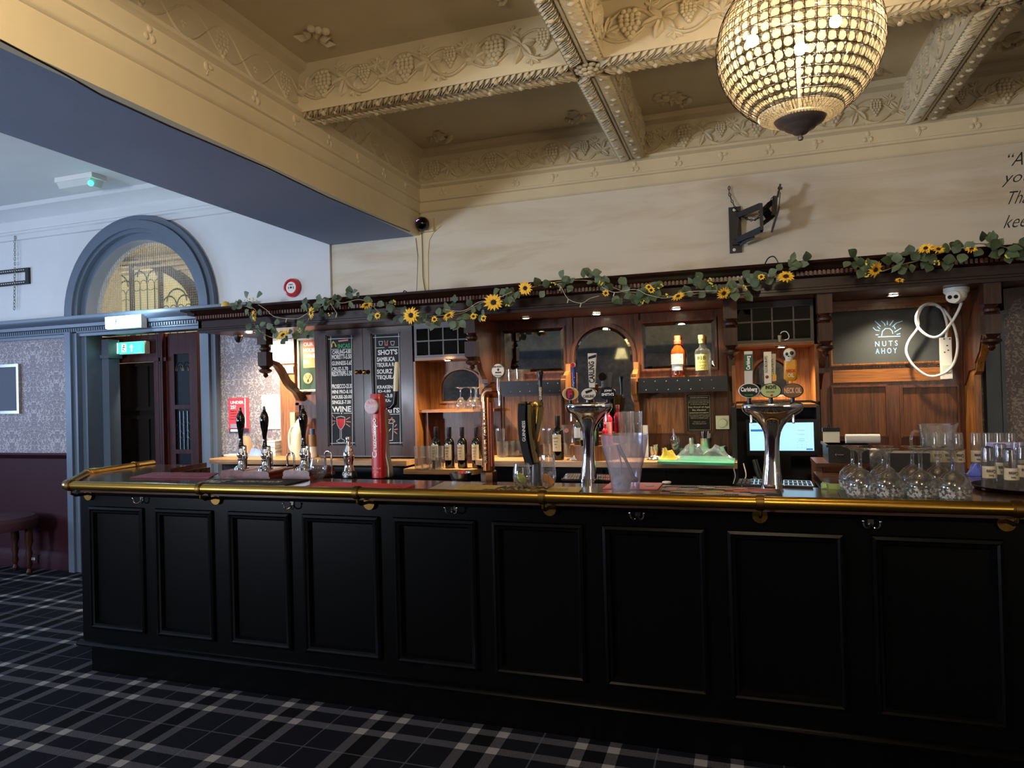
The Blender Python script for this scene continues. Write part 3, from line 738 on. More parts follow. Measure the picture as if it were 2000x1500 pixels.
# socket
a = W(66, 1091, YWL-.035); t = thing('wall_socket', a, 'double wall socket in burgundy baseboard near the stool', 'socket')
mb = MB(); mb.box(a+Vector((-.055, -.006, -.04)), a+Vector((.055, .004, .04))); mb.build('faceplate', flat('dull_plate', '#3c2c32', .4), t)
mb = MB(); mb.box(a+Vector((-.02, -.011, -.012)), a+Vector((-.005, -.006, .012))); mb.box(a+Vector((.01, -.011, -.012)), a+Vector((.025, -.006, .012))); mb.build('switch', WHITE, t)
# emergency light on lounge ceiling
E1 = thing('emergency_light', (-5.16, 4.27, 3.36), 'white bulkhead emergency light with green lamp on the left ceiling', 'light')
mb = MB(); mb.box((-5.36, 4.2, 3.40), (-4.95, 4.34, 3.44)); mb.build('base_plate', WHITE, E1)
mb = MB(); mb.prism([(-.19, 0), (.19, 0), (.16, -.055), (-.16, -.055)], (-5.16, 4.21, 3.40), XV, ZV, (0, .12, 0)); mb.build('diffuser', flat('milky_diffuser', '#c9ccc6', .3), E1)
mb = MB(); mb.ball((-4.985, 4.22, 3.355), .022, 10, 6); mb.build('status_lamp', flat('green_indicator', '#35f0c0', .4, em=5), E1)
# tv mount, chain and framed board at far left
t = thing('television_wall_plate', W(25, 560, YWL-.01), 'black slotted television wall plate without television on the white wall', 'bracket')
xa, xb, za, zb = q(-60, 56, 529, 560, YWL-.02); mb = MB(); 
mb.box((xa+.04, YWL-.025, zb-.035), (xb-.04, YWL, zb)).box((xa+.04, YWL-.025, za), (xb-.04, YWL, za+.035)).box((xb-.04, YWL-.025, za), (xb, YWL, zb)).box((xa, YWL-.025, za), (xa+.04, YWL, zb)); mb.build('frame', BLACKM, t)
mb = MB(); x = xa+.03
while x < xb-.06: mb.box((x, YWL-.028, zb-.022), (x+.014, YWL-.024, zb-.014)); mb.box((x, YWL-.028, za+.014), (x+.014, YWL-.024, za+.022)); x += .03
o = mb.build('slot_row', WHITE, t); o['kind'] = 'stuff'
def chain(name, pts, link, label, mat, cat='chain'):
    t = thing(name, pts[0], label, cat); P = bez(pts, 14); acc = 0; k = 0; last = P[0]; proto = None
    for p in P[1:]:
        if (p-last).length >= link:
            d = (p-last).normalized(); m = MB(); x, y = m.frame(last, p); s = x if k % 2 else y
            c = (p+last)/2; r = link*.62
            loop = [c+d*r*cos(2*pi*i/8)+s*r*.5*sin(2*pi*i/8) for i in range(9)]
            m.tube(loop, link*.13, 4, False); m.build('link', mat, t); last = p; k += 1
    return t
chain('hanging_chain', [W(29, 460, YWL-.03), W(29, 520, YWL-.035), W(28, 605, YWL-.03)], .028, 'thin steel chain hanging over the slotted wall plate', STEEL)
t = thing('framed_board', W(10, 805, YWL-.02), 'grey board in pale metal frame hung on left wallpaper', 'picture')
xa, xb, za, zb = q(-70, 36, 716, 806, YWL-.02); mb = MB(); mb.box((xa, YWL-.02, za), (xb, YWL-.002, zb)); mb.build('board', flat('grey_felt', '#565b68', .8), t)
mb = MB(); e = .014
mb.box((xa, YWL-.03, zb-e), (xb-e, YWL-.002, zb+e)).box((xa, YWL-.03, za-e), (xb-e, YWL-.002, za+e)).box((xb-e, YWL-.03, za-e), (xb+e, YWL-.002, zb+e)); mb.build('frame', STEEL, t)
# stool at left edge
S0 = H(8, 1098, 0); S0.y = 4.45; S0.x = W(2, 1060, 4.45).x; t = thing('stool', (S0.x, 4.45, 0), 'round upholstered burgundy stool with turned dark legs at left edge', 'stool')
rr = W(46, 1030, 4.45).x-S0.x; zs = W(10, 1008, 4.45).z
mb = MB(); mb.lathe([(0, zs-.12), (rr*.94, zs-.12), (rr, zs-.09), (rr, zs-.04), (rr*.9, zs-.01), (rr*.5, zs), (0, zs+.005)], (S0.x, 4.45, 0), 28); mb.build('seat', flat('plum_velvet', '#3a1820', .9), t)
for k in range(4):
    a = pi/4+k*pi/2-.3; c = Vector((S0.x+cos(a)*rr*.8, 4.45+sin(a)*rr*.8, 0)); mb = MB()
    mb.lathe([(.016, 0), (.026, .03), (.014, .06), (.028, .1), (.018, .14), (.03, .2), (.018, .24), (.034, .3), (.03, zs-.12)], c, 12); mb.build('leg', DARKV, t)
#@@BACKBAR
# ================================================================== BACK BAR
YP, YN, YC, YF = 4.64, 4.735, 4.48, 4.15                    # panel plane, niche backs, cupboard front, fascia front
def Q(px0, px1, py0, py1, Y): return q(px0, px1, py0, py1, Y)
ZS = 2.065                                                   # canopy soffit height
CXL, CXR = -3.86, 1.66
# --- canopy
CAN = thing('bar_canopy', ((CXL+CXR)/2, 4.4, ZS), 'long dark wooden canopy with dentil cornice over the back bar', 'canopy')
mb = MB()
prof = [(4.15, ZS), (4.135, ZS), (4.135, ZS+.018), (4.142, ZS+.022), (4.142, ZS+.034), (4.15, ZS+.038), (4.15, ZS+.088), (4.135, ZS+.094), (4.13, ZS+.10), (4.13, ZS+.122),
        (4.11, ZS+.128), (4.10, ZS+.14), (4.08, ZS+.15), (4.055, ZS+.158), (4.05, ZS+.172), (4.79, ZS+.172), (4.79, ZS+.15), (4.18, ZS+.03), (4.18, ZS)]
mb.prism(prof, (CXL, 0, 0), YV, ZV, (CXR-CXL, 0, 0)); mb.box((CXL, 4.15, ZS+.005), (CXL+.03, 4.785, ZS+.15)); mb.box((CXR-.03, 4.15, ZS+.005), (CXR, 4.785, ZS+.15))
mb.box((CXL-.075, 4.052, ZS+.155), (CXL+.02, 4.785, ZS+.172)); mb.box((CXL-.045, 4.09, ZS+.128), (CXL+.02, 4.785, ZS+.156)); mb.build('cornice', DARKW, CAN)
mb = MB(); mb.box((CXL+.01, 4.15, ZS+.002), (CXR-.01, 4.785, ZS+.02)); mb.build('soffit_board', MIDH, CAN)
mb = MB(); x = CXL+.01
while x < CXR: mb.box((x, 4.112, ZS+.1), (x+.013, 4.131, ZS+.124)); x += .0225
o = mb.build('dentils', MIDV, CAN); o['kind'] = 'stuff'
# hanging posts with curved brackets
def hanging_post(px, w=.078, arm=False):
    c = W(px, 650, 4.2); m = MB(); h = w/2; x, y = c.x, 4.2
    m.box((x-h, y-h, 1.955), (x+h, y+h, ZS+.002))
    m.lathe([(h*.95, 1.955), (h*.7, 1.945), (h*1.05, 1.93), (h*1.05, 1.918), (h*.75, 1.908), (h*.95, 1.895)], (x, y, 0), 20)
    m.box((x-h*.96, y-h*.96, 1.80), (x+h*.96, y+h*.96, 1.9))
    m.loft([((x, y, 1.80), h*.96, h*.96), ((x, y, 1.785), h*.6, h*.6), ((x, y, 1.78), h*.5, h*.5)], 24, 8)
    m.lathe([(h*.5, 1.782), (h*1.15, 1.772), (h*1.2, 1.76), (h*.8, 1.748), (h*.35, 1.742), (h*.5, 1.73), (h*.25, 1.716), (0, 1.712)], (x, y, 0), 20)
    m.build('hanging_post', DARKV, CAN)
    m = MB(); pr = [(YP, ZS), (y+.03, ZS), (y+.03, 1.84), (4.30, 1.80), (4.34, 1.72), (4.42, 1.655), (4.42, 1.625), (4.52, 1.615), (4.58, 1.56), (YP-.02, 1.53), (YP, 1.53)]
    if arm: pr = [(YP, 1.60), (4.59, 1.61), (4.54, 1.66), (4.47, 1.70), (4.40, 1.79), (4.34, 1.83), (y+.03, 1.85), (y+.03, 1.82), (4.31, 1.80), (4.36, 1.75), (4.42, 1.67), (4.47, 1.63), (4.53, 1.60), (4.58, 1.54), (YP, 1.53)]
    m.prism([(a, b) for a, b in pr], (x-.018, 0, 0), YV, ZV, (.036, 0, 0)); m.build('curved_bracket', MIDV, CAN)
for px in (517, 921, 1427, 1611, 1936): hanging_post(px, arm=px < 600)
# downlights in the canopy and niche soffits
def downlight(px, py, z, power, em, lab, r=.034, aim=.06):
    c = H(px, py, z); t = thing('downlight', (c.x, c.y, z-.012), lab, 'light')
    m = MB(); m.lathe([(r*.72, 0), (r, 0), (r*1.12, -.004), (r*1.2, 0), (r*1.2, .004)][::-1], (c.x, c.y, z-.004), 24); m.build('bezel', STEEL, t)
    m = MB(); m.lathe([(0, -.007), (r*.55, -.006), (r*.72, -.002), (r*.72, .003), (0, .003)], (c.x, c.y, z-.003), 20); m.build('lamp_face', flat('lit_lamp_%d' % int(em), '#fff0cf', .3, em=em*1.8), t)
    if power: spot('downlight_and_fill_beam', (c.x, c.y, z-.02), (c.x, c.y+aim, 0), power, (1, .83, .58), 125, .9, .02)
    return c
downlight(487, 648, ZS, 115, 16, 'lit round downlight nearest the left end of the canopy', aim=1.1)
downlight(1027, 620, ZS, 30, 1.6, 'dim round downlight above the left rectangular mirror')
downlight(1165, 612, ZS, 62, 18, 'bright round downlight above the tall arched mirror')
downlight(1321, 602, ZS, 62, 14, 'warm round downlight above the two spirit bottles')
downlight(1745, 575, ZS, 46, 14, 'round downlight above the nuts chalkboard')
spot('downlight_and_fill_beam', (W(585, 650, 4.5).x, 4.45, ZS-.02), (W(585, 650, 4.5).x-.15, 4.75, 1.2), 5, (1, .90, .74), 120, .9, .02)  # added corner spot without a fitting, brightens the poster and menu sheets

def board(m, px0, px1, py0, py1, Y, th=.02): a, b, c, d = Q(px0, px1, py0, py1, Y); m.box((a, Y, c), (b, Y+th, d)); return a, b, c, d
def frame_box(m, a, b, c, d, Y, e, pr):                      # rectangular moulding ring proud of Y
    for s, (t0, t1) in enumerate(((0, pr), (e*.45, pr*.55))):
        pass
    m.box((a-e, Y-pr, c-e), (a, Y, d+e)).box((b, Y-pr, c-e), (b+e, Y, d+e)).box((a, Y-pr, d), (b, Y, d+e)).box((a, Y-pr, c-e), (b, Y, c))
    k = e*.5; m.box((a-k, Y-pr*1.5, c-k), (a, Y-pr, d+k)).box((b, Y-pr*1.5, c-k), (b+k, Y-pr, d+k)).box((a, Y-pr*1.5, d), (b, Y-pr, d+k)).box((a, Y-pr*1.5, c-k), (b, Y-pr, c))
def bevel_mirror(a, b, c, d, Y, par, e=.022):
    m = MB(); y1 = Y-.004; m.add([(a, Y, c), (b, Y, c), (b, Y, d), (a, Y, d), (a+e, y1, c+e), (b-e, y1, c+e), (b-e, y1, d-e), (a+e, y1, d-e)],
        [(4, 5, 6, 7), (0, 1, 5, 4), (1, 2, 6, 5), (2, 3, 7, 6), (3, 0, 4, 7)]); return m.build('mirror', MIRROR, par, 1)
def arch_pts(cx, zsp, r, zb, n=20, k=1.0): return [(cx-r, zb)]+[(cx-r*cos(pi*i/n), zsp+r*k*sin(pi*i/n)) for i in range(n+1)]+[(cx+r, zb)]
def arch_mirror(cx, zsp, r, zb, Y, par, e=.02, fr=.02, k=1.0, wood_=None):
    o = arch_pts(cx, zsp, r, zb, k=k); i_ = arch_pts(cx, zsp, r-e, zb+e, k=k); n = len(o); m = MB()
    vs = [(x, Y, z) for x, z in o]+[(x, Y-.004, z) for x, z in i_]
    m.add(vs, [(j, (j+1) % n, n+(j+1) % n, n+j) for j in range(n)]+[tuple(range(n, 2*n))]); m.build('mirror', MIRROR, par, 1)
    o2 = arch_pts(cx, zsp, r+fr, zb-fr, k=k); m = MB()
    vs = [(x, Y+.002, z) for x, z in o]+[(x, Y-.016, z) for x, z in o]+[(x, Y-.016, z) for x, z in o2]+[(x, Y+.002, z) for x, z in o2]
    m.add(vs, [(a*n+j, a*n+(j+1) % n, ((a+1) % 4)*n+(j+1) % n, ((a+1) % 4)*n+j) for a in range(4) for j in range(n)]); m.build('arched_moulding', wood_ or MIDV, par)
ZCT = W(1180, 902, 4.25).z                                   # centre worktop height
ZLT = H(500, 893, 1.095).z; ZN = 1.045
# --- left unit (open corner with post, poster frame, lower panel)
U1 = thing('corner_back_panel', (W(580, 890, YP).x, YP, ZLT), 'oak panelled back bar section left of the chalkboard cupboard', 'panelling')
mb = MB(); a0 = W(548, 800, YP).x; a1 = W(620, 800, YP).x
mb.box((a0, YP, ZLT), (W(577, 800, YP).x, YP+.14, ZS)); mb.build('stile', OAK, U1)
mb = MB(); mb.box((W(577, 800, YP).x, YP+.02, ZLT), (a1, YP+.14, ZS)).box((W(577, 800, YP).x, YP, 1.50), (a1, YP+.03, 1.58)).box((W(577, 800, YP).x, YP, ZLT), (W(584, 800, YP).x, YP+.03, 1.52)); mb.build('back_board', MIDV, U1)
# --- chalkboard cupboard
kx0, kx1, _, _ = Q(617, 808, 655, 890, YC); ZK0 = W(715, 893, YC).z; kxm = W(711, 760, YC).x
CB = thing('chalkboard_cupboard', ((kx0+kx1)/2, YC, ZK0), 'tall dark wooden cupboard with two chalkboard doors in the back bar', 'cupboard')
mb = MB(); mb.box((kx0, YC+.022, ZK0), (kx1, YN, ZS)); mb.build('carcass', MIDV, CB)
def chalk_door(xa, xb, b, name='door'):
    m = MB(); bx0, bx1, bz0, bz1 = b
    m.box((xa, YC-.004, ZK0+.012), (bx0, YC+.02, ZS-.004)).box((bx1, YC-.004, ZK0+.012), (xb, YC+.02, ZS-.004)).box((bx0, YC-.004, ZK0+.012), (bx1, YC+.02, bz0)).box((bx0, YC-.004, bz1), (bx1, YC+.02, ZS-.004))
    for (u0, v0, u1, v1) in ((bx0, bz0, bx0+.008, bz1), (bx1-.008, bz0, bx1, bz1), (bx0, bz0, bx1, bz0+.008), (bx0, bz1-.008, bx1, bz1)): m.box((u0, YC+.002, v0), (u1, YC+.018, v1))
    d = m.build(name, DARKV, CB); m = MB(); m.box((bx0, YC+.012, bz0), (bx1, YC+.02, bz1)); m.build('chalkboard', CHALK, d); return d
b1 = Q(639, 693, 653, 872, YC); b2 = Q(727, 785, 650, 872, YC)
d1 = chalk_door(kx0, kxm-.002, b1); d2 = chalk_door(kxm+.002, kx1, b2)
for px, d in ((701, d1), (716, d2)):
    c = W(px, 727, YC); m = MB(); m.cyl(c, c+Vector((0, -.02, 0)), .008); m.ball(c+Vector((0, -.032, 0)), .0165, 14, 10); m.build('brass_knob', BRASS, d)
YB_ = YC+.0115
def cpt(px, py): return W(px, py, YB_)
def ctext(m, s, px0, px1, py0, py1, Y=YB_, bold=.012, shear=0):
    a = W(px0, (py0+py1)/2, Y); b = W(px1, (py0+py1)/2, Y); t = W((px0+px1)/2, py0, Y); c = W((px0+px1)/2, py1, Y)
    put_text(m, s, ((a.x+b.x)/2, Y, (t.z+c.z)/2), XV, ZV, b.x-a.x, t.z-c.z, bold, shear)
def X3(cx, cy): return (600+cx/6, 600+cy/6)                   # crop coordinates of the close-up of both boards
m = MB()
for s, x0, x1, y0, y1 in (("CARLING-4.80", 295, 512, 500, 545), ("MORETTI-5.50", 290, 515, 552, 608), ("GUINNESS-5.65", 290, 525, 628, 680), ("CRUZ-5.70", 290, 480, 700, 745),
        ("REDSTRIPE-5.50", 290, 525, 748, 805), ("PROSECCO-23.30", 290, 528, 900, 952), ("MINI PRO-8.10", 292, 526, 968, 1012), ("HOUSE-20.00", 292, 520, 1030, 1072), ("SINGLE-7.00", 292, 512, 1090, 1135), ("WINE", 292, 516, 1160, 1228)):
    ctext(m, s, *[600+v/6 for v in (x0, x1)], *[600+v/6 for v in (y0, y1)], bold=.028)
def L3(m, pts, w=.0035): stroke(m, [cpt(*X3(*p)) for p in pts], w)
L3(m, [(276, 338), (290, 1290), (292, 1620)]); L3(m, [(518, 330), (530, 1250), (530, 1620)]); L3(m, [(230, 375), (560, 360)]); L3(m, [(230, 1598), (560, 1590)])
L3(m, [(288, 495), (368, 493)]); L3(m, [(415, 491), (510, 489)]); L3(m, [(285, 1243), (380, 1243)]); L3(m, [(430, 1243), (526, 1241)])
m.cyl(cpt(*X3(390, 493)), cpt(*X3(390, 493))+Vector((0, -.0008, 0)), .003, n=10); m.cyl(cpt(*X3(403, 1243)), cpt(*X3(403, 1243))+Vector((0, -.0008, 0)), .005, n=10)
L3(m, bez([X3_ for X3_ in [(345, 1290, 0), (350, 1370, 0), (375, 1420, 0), (392, 1430, 0), (412, 1420, 0), (440, 1370, 0), (442, 1290, 0)]], 4) and [(345, 1290), (350, 1370), (375, 1420), (392, 1430), (412, 1420), (440, 1370), (442, 1290), (395, 1278), (345, 1290)])
L3(m, [(386, 1430), (386, 1540), (345, 1565), (350, 1580), (395, 1590), (440, 1578), (442, 1562), (402, 1540), (402, 1430)])
m.build('chalk_lettering', CHW, d1)
m = MB(); m.add([cpt(*X3(*p))+Vector((0, -.0007, 0)) for p in ((350, 1308), (440, 1308), (436, 1365), (412, 1415), (392, 1425), (375, 1415), (355, 1365))], [tuple(range(7))]); m.build('red_wine_drawing', CHR, d1)
m = MB()
for p in (((295, 1265), (325, 1300)), ((285, 1330), (332, 1335)), ((290, 1390), (325, 1355)), ((500, 1290), (455, 1318)), ((510, 1345), (460, 1340)), ((500, 1400), (458, 1368))): L3(m, p, .006)
L3(m, ((370, 398), (475, 385)), .012); m.build('pink_rays', CHP, d1)
m = MB(); ctext(m, "INCAS", 600+360/6, 600+502/6, 600+428/6, 600+478/6, bold=.03); m.build('green_heading', CHG, d1)
m = MB(); L3(m, [(288, 465), (290, 425), (305, 405), (325, 425), (338, 460)], .010); m.build('yellow_rainbow', CHY, d1)
m = MB()
for s, x0, x1, y0, y1 in (("SHOT'S", 828, 1058, 495, 558), ("SAMBUCA", 818, 1030, 582, 635), ("TEQUILA R", 815, 1020, 650, 705), ("SOURZ", 818, 1000, 725, 780), ("TEQUILA", 815, 1040, 795, 850),
        ("KRAKEN", 820, 1000, 915, 955), ("ID-4.80", 830, 980, 968, 1000), ("-3.8", 915, 1000, 1015, 1058), ("KA-", 915, 985, 1075, 1112), ("SPRITS", 850, 1080, 1180, 1240)):
    ctext(m, s, *[600+v/6 for v in (x0, x1)], *[600+v/6 for v in (y0, y1)], bold=.035)
L3(m, [(800, 312), (808, 1000), (812, 1600)]); L3(m, [(1070, 305), (1085, 900), (1092, 1600)]); L3(m, [(768, 355), (1110, 340)]); L3(m, [(768, 1596), (1125, 1588)])
L3(m, [(810, 478), (905, 474)]); L3(m, [(955, 470), (1075, 466)]); L3(m, [(860, 1256), (925, 1256)]); L3(m, [(970, 1255), (1080, 1252)])
L3(m, [(912, 1318), (918, 1545), (935, 1568), (1000, 1560), (1008, 1360), (912, 1360)]); L3(m, [(920, 1400), (950, 1450), (985, 1420), (940, 1480), (920, 1430)], .0025); L3(m, [(912, 1318), (1015, 1318), (1030, 1340), (1008, 1350)])
for cx in (862, 1000): L3(m, [(cx-22, 400), (cx-14, 445), (cx+14, 445), (cx+24, 400), (cx-22, 400)], .003)
m.build('chalk_lettering', CHW, d2)
m = MB(); L3(m, [(905, 392), (915, 415), (912, 445), (940, 445), (936, 415), (944, 392)], .006); L3(m, [(955, 1350), (995, 1290), (1010, 1345)], .006)
for p in (((1025, 1400), (1048, 1375)), ((1020, 1435), (1058, 1428)), ((1020, 1455), (1052, 1482))): L3(m, p, .006)
m.build('pink_rays', CHP, d2)

# --- niche units with lattice window
def niche(px0, px1, pyt, pyb, cols, label, side_mat, Yfr, yr):
    a, b, zb, zt = Q(px0, px1, pyt, pyb, Yfr); zt = ZS
    t = thing('niche_unit', ((a+b)/2, Yfr, ZN), label, 'cabinet')
    m = MB(); e = .018
    m.box((a+e, Yfr, zb), (b-e, Yfr+.02, zb+e)).box((a, Yfr, zb), (a+e, Yfr+.02, zt)).box((b-e, Yfr, zb), (b, Yfr+.02, zt)).box((a+e, Yfr, zt-.04), (b-e, Yfr+.02, zt))
    zm = W((px0+px1)/2, yr, Yfr).z; m.box((a+e, Yfr+.001, zm-.0045), (b-e, Yfr+.0115, zm+.0045))
    for c in cols: x = W(c, yr, Yfr).x; m.box((x-.0045, Yfr+.002, zb+e), (x+.0045, Yfr+.011, zt-.04))
    m.build('lattice', flat('dull_glazing_bar', '#332a28', .4), t)
    m = MB(); m.box((a, Yfr+.012, zb+e), (b, Yfr+.015, zt)); m.build('glazing', GREYGL, t)
    m = MB(); m.box((a, Yfr, zb-.02), (b, YN, zb)); m.build('niche_ceiling', OAKH, t)
    return t, a, b, zb-.02
N1, na, nb, nz = niche(809, 934, 640, 697, (837, 865, 894, 923), 'niche with leaded lattice, arched mirror and inverted wine glasses', OAK, YC-.08, 664)
nzs = W(885, 800, YC).z                                       # shelf
shx0 = W(834, 800, YN).x
mb = MB(); mb.box((kx1, YC+.0, ZN), (kx1+.02, YN, nz)); mb.build('side_panel', OAK, N1)
mb = MB(); mb.box((kx1, YN-.01, ZN), (nb+.12, YN+.04, ZS)); mb.build('back_panel', OAK, N1)
mb = MB(); mb.box((kx1+.02, YC+.04, nzs-.02), (nb+.06, YN, nzs)); mb.build('shelf', OAKH, N1)
mb = MB(); sx = kx1+.05; panelled(mb, sx, nb+.1, ZN, nzs-.02, YN-.05, .05, .012); mb.box((sx, YC+.08, ZN), (sx+.02, YN, nzs-.02)); mb.build('lower_panel', MIDV, N1)
ax0, ax1, azb, azt = Q(863, 942, 722, 783, YN-.012); arch_mirror((ax0+ax1)/2, azt-(ax1-ax0)/2*.8, (ax1-ax0)/2, azb, YN-.012, N1, .008, .014, .8, OAK)
c = downlight(874, 702, nz, 60, 30, 'very bright round downlight under the left leaded lattice', .03)
# --- centre mirrored unit
U2 = thing('mirrored_back_panel', (W(1190, 890, YP).x, YP, ZCT), 'central back bar panelling with arched mirror between two rectangular mirrors', 'panelling')
c0, c1 = W(948, 750, YP).x, W(1436, 750, YP).x
mb = MB(); mb.box((c0, YP, ZCT-.1), (c1, YP+.14, ZS)); mb.build('back_board', MIDV, U2)
mb = MB(); xa = W(945, 700, YP).x; mb.box((xa-.02, YP-.06, 1.55), (xa+.03, YP, ZS)); mb.box((xa-.02, YP-.03, ZCT), (xa+.05, YP, 1.55)); mb.build('pilaster', OAK, U2)
m1 = Q(981, 1102, 643, 727, YP); m2 = Q(1255, 1397, 628, 720, YP); mc = Q(1123, 1238, 638, 850, YP)
for mm in (m1, m2):
    bevel_mirror(mm[0], mm[1], mm[2], mm[3], YP-.004, U2); mb = MB(); frame_box(mb, *mm, YP, .02, .012); mb.build('mirror_frame', MIDV, U2)
r_ = (mc[1]-mc[0])/2; arch_mirror((mc[0]+mc[1])/2, mc[3]-r_, r_, mc[2]-.06, YP-.004, U2, .02, .022)
for a_, b_ in ((951, 977), (1106, 1121), (1241, 1251), (1401, 1420)):
    mb = MB(); mb.box((W(a_, 700, YP).x+.004, YP-.012, ZCT), (W(b_, 700, YP).x-.004, YP, ZS)); mb.build('stile', MIDV, U2)
for (px0, px1, py0, py1) in ((985, 1098, 774, 868), (1262, 1336, 777, 846)):
    mb = MB(); pp = Q(px0, px1, py0, py1, YP-.003); mb.box((pp[0], YP-.003, pp[2]), (pp[1], YP, pp[3])); mb.build('oak_panel', OAK, U2)
    mb = MB(); frame_box(mb, *pp, YP, .012, .010); mb.build('panel_moulding', MIDV, U2)
def bracket_shelf(px0, px1, py0, py1, name, lab, arms):
    Ys = YP-.16; a, b, zb, zt = Q(px0, px1, py0, py1, Ys); t = thing(name, ((a+b)/2, YP-.08, zb), lab, 'shelf')
    m = MB(); m.box((a, Ys, zb), (b, Ys+.012, zt)); f = m.build('black_front_strip', flat('scuffed_black_strip', '#1c2026', .3, noise=.4), t)
    m = MB(); k = 0
    for ii in range(int((b-a)/.07)):
        for z in (.2, .75): m.ball((a+.04+ii*.07+(.012 if z < .5 else 0), Ys-.001, zb+(zt-zb)*z), .0035, 6, 4, 1, .5, 1)
    o = m.build('stud_row', STEEL, t); o['kind'] = 'stuff'
    m = MB(); m.box((a, Ys+.012, zt-.02), (b, YP, zt-.004)); m.build('shelf_board', OAKH, t)
    for x in arms:
        m = MB(); pr = [(YP, zt+.11), (YP-.03, zt+.11), (YP-.035, zt+.06), (YP-.07, zt+.05), (YP-.10, zt+.03), (Ys-.004, zt+.028), (Ys-.004, zt+.005), (Ys-.016, zt), (Ys-.02, zb+.03), (Ys-.01, zb), (Ys+.01, zb-.012), (YP-.11, zb-.02), (YP-.09, zb-.045), (YP-.05, zb-.06), (YP-.03, zb-.12), (YP, zb-.13)]
        m.prism(pr, (x-.016, 0, 0), YV, ZV, (.032, 0, 0)); m.build('scroll_bracket', OAK, t)
    return t, a, b, zt-.004
SH1 = bracket_shelf(946, 1100, 744, 770, 'back_bar_shelf', 'studded black fronted shelf holding short tumblers', [W(1105, 740, YP-.1).x])
SH2 = bracket_shelf(1246, 1421, 736, 766, 'back_bar_shelf', 'studded black fronted shelf holding two spirit bottles', [W(1240, 740, YP-.1).x])
# plaque and thermostat
pq = Q(1342, 1389, 771, 842, YP-.02); t = thing('age_notice_plaque', ((pq[0]+pq[1])/2, YP-.02, pq[2]), 'black age check notice with gold lettering in wooden frame', 'notice')
mb = MB(); mb.box((pq[0], YP-.012, pq[2]), (pq[1], YP, pq[3])); mb.build('panel', flat('black_enamel', '#0d0c0b', .3), t)
mb = MB(); frame_box(mb, *pq, YP-.002, .02, .016); mb.build('frame', MIDV, t)
mb = MB(); gw = pq[1]-pq[0]; gh = pq[3]-pq[2]; cxp = (pq[0]+pq[1])/2
for s, v, h, w in (("UNDER AGE PERSONS", .92, .03, .74), ("Anyone found buying or", .86, .022, .8), ("attempting to buy alcohol", .82, .022, .84), ("for a person under the age", .78, .022, .84), ("of 18 commits an offence", .74, .022, .7),
    ("No Proof of Age", .655, .05, .86), ("No Alcohol", .58, .045, .56), ("BORROWED DOCUMENTS", .50, .03, .8), ("You may be asked to show", .44, .022, .84), ("a passport or driving", .40, .022, .8), ("licence or PASS card", .36, .022, .7), ("Thank you", .25, .022, .5), ("The Management", .20, .022, .6)):
    put_text(mb, s, (cxp, YP-.0125, pq[2]+gh*v), XV, ZV, gw*w, gh*h, .01)
for (u0, v0, u1, v1) in ((.05, .03, .95, .03), (.05, .97, .95, .97), (.05, .03, .05, .97), (.95, .03, .95, .97)): stroke(mb, [(pq[0]+gw*u0, YP-.0125, pq[2]+gh*v0), (pq[0]+gw*u1, YP-.0125, pq[2]+gh*v1)], .0015)
mb.build('gold_lettering', flat('gold_print', '#c9b788', .5), t)
th = Q(1398, 1424, 812, 838, YP-.045); t = thing('thermostat', ((th[0]+th[1])/2, YP-.045, th[2]), 'square cream thermostat with round dial beside the age notice', 'thermostat')
mb = MB(); mb.box((th[0], YP-.045, th[2]), (th[1], YP-.012, th[3])); mb.build('housing', CREAMP, t)
mb = MB(); cc = Vector(((th[0]+th[1])/2, YP-.045, (th[2]+th[3])/2-.004)); mb.cyl(cc, cc+Vector((0, -.014, 0)), .028, .026, 24); mb.build('dial', CREAMP, t)
# --- till niche
N2, ta, tb, tz = niche(1433, 1589, 585, 669, (1468, 1508, 1550), 'niche with dark lattice above the till monitor', OAK, YC-.1, 627)
mb = MB(); mb.box((ta-.02, YC-.1, 1.46), (ta, YN, tz)).box((tb, YC-.1, 1.46), (tb+.02, YN, tz)); mb.build('side_panel', OAK, N2)
mb = MB(); mb.box((ta-.02, YN-.01, 1.46), (tb+.02, YN+.04, ZS)); mb.build('back_panel', OAK, N2)
tzs = W(1515, 790, YC-.1).z; mb = MB(); mb.box((ta, YC-.1, tzs-.02), (tb, YN, tzs)); mb.build('shelf', OAKH, N2)
mb = MB(); mb.box((ta-.02, YN-.02, .4), (tb+.02, YN+.04, tzs-.02)); mb.box((ta-.03, YC-.1, .4), (ta, YN, tzs-.01)); mb.box((tb, YC-.1, .4), (tb+.02, YN, tzs-.01)); mb.build('till_recess', flat('dark_recess_board', '#17171c', .5), N2)
ax0, ax1, azb, azt = Q(1470, 1540, 701, 775, YN-.012); arch_mirror((ax0+ax1)/2, azt-(ax1-ax0)/2, (ax1-ax0)/2, azb, YN-.012, N2, .012, .018, 1, OAK)
downlight(1526, 676, tz, 44, 10, 'round downlight under the lattice behind the skull handle', .03)
# glassware tag on lattice: bottle opener ring on the rail
g = W(1531, 655, YC-.12); t = thing('white_cup', g, 'small pale cup with curved handle on the till lattice rail', 'cup')
mb = MB(); pts = [W(x, y, YC-.13) for x, y in ((1524, 652), (1528, 648), (1536, 648), (1541, 656), (1539, 662), (1532, 664))]; mb.tube(bez(pts, 4), .003, 6); mb.build('handle', WHITE, t)
mb = MB(); c = W(1523, 668, YC-.125); mb.lathe([(.007, 0), (.011, .035), (.011, .04)], c, 12); mb.build('cup_body', flat('dull_ivory', '#9c9377', .5), t)
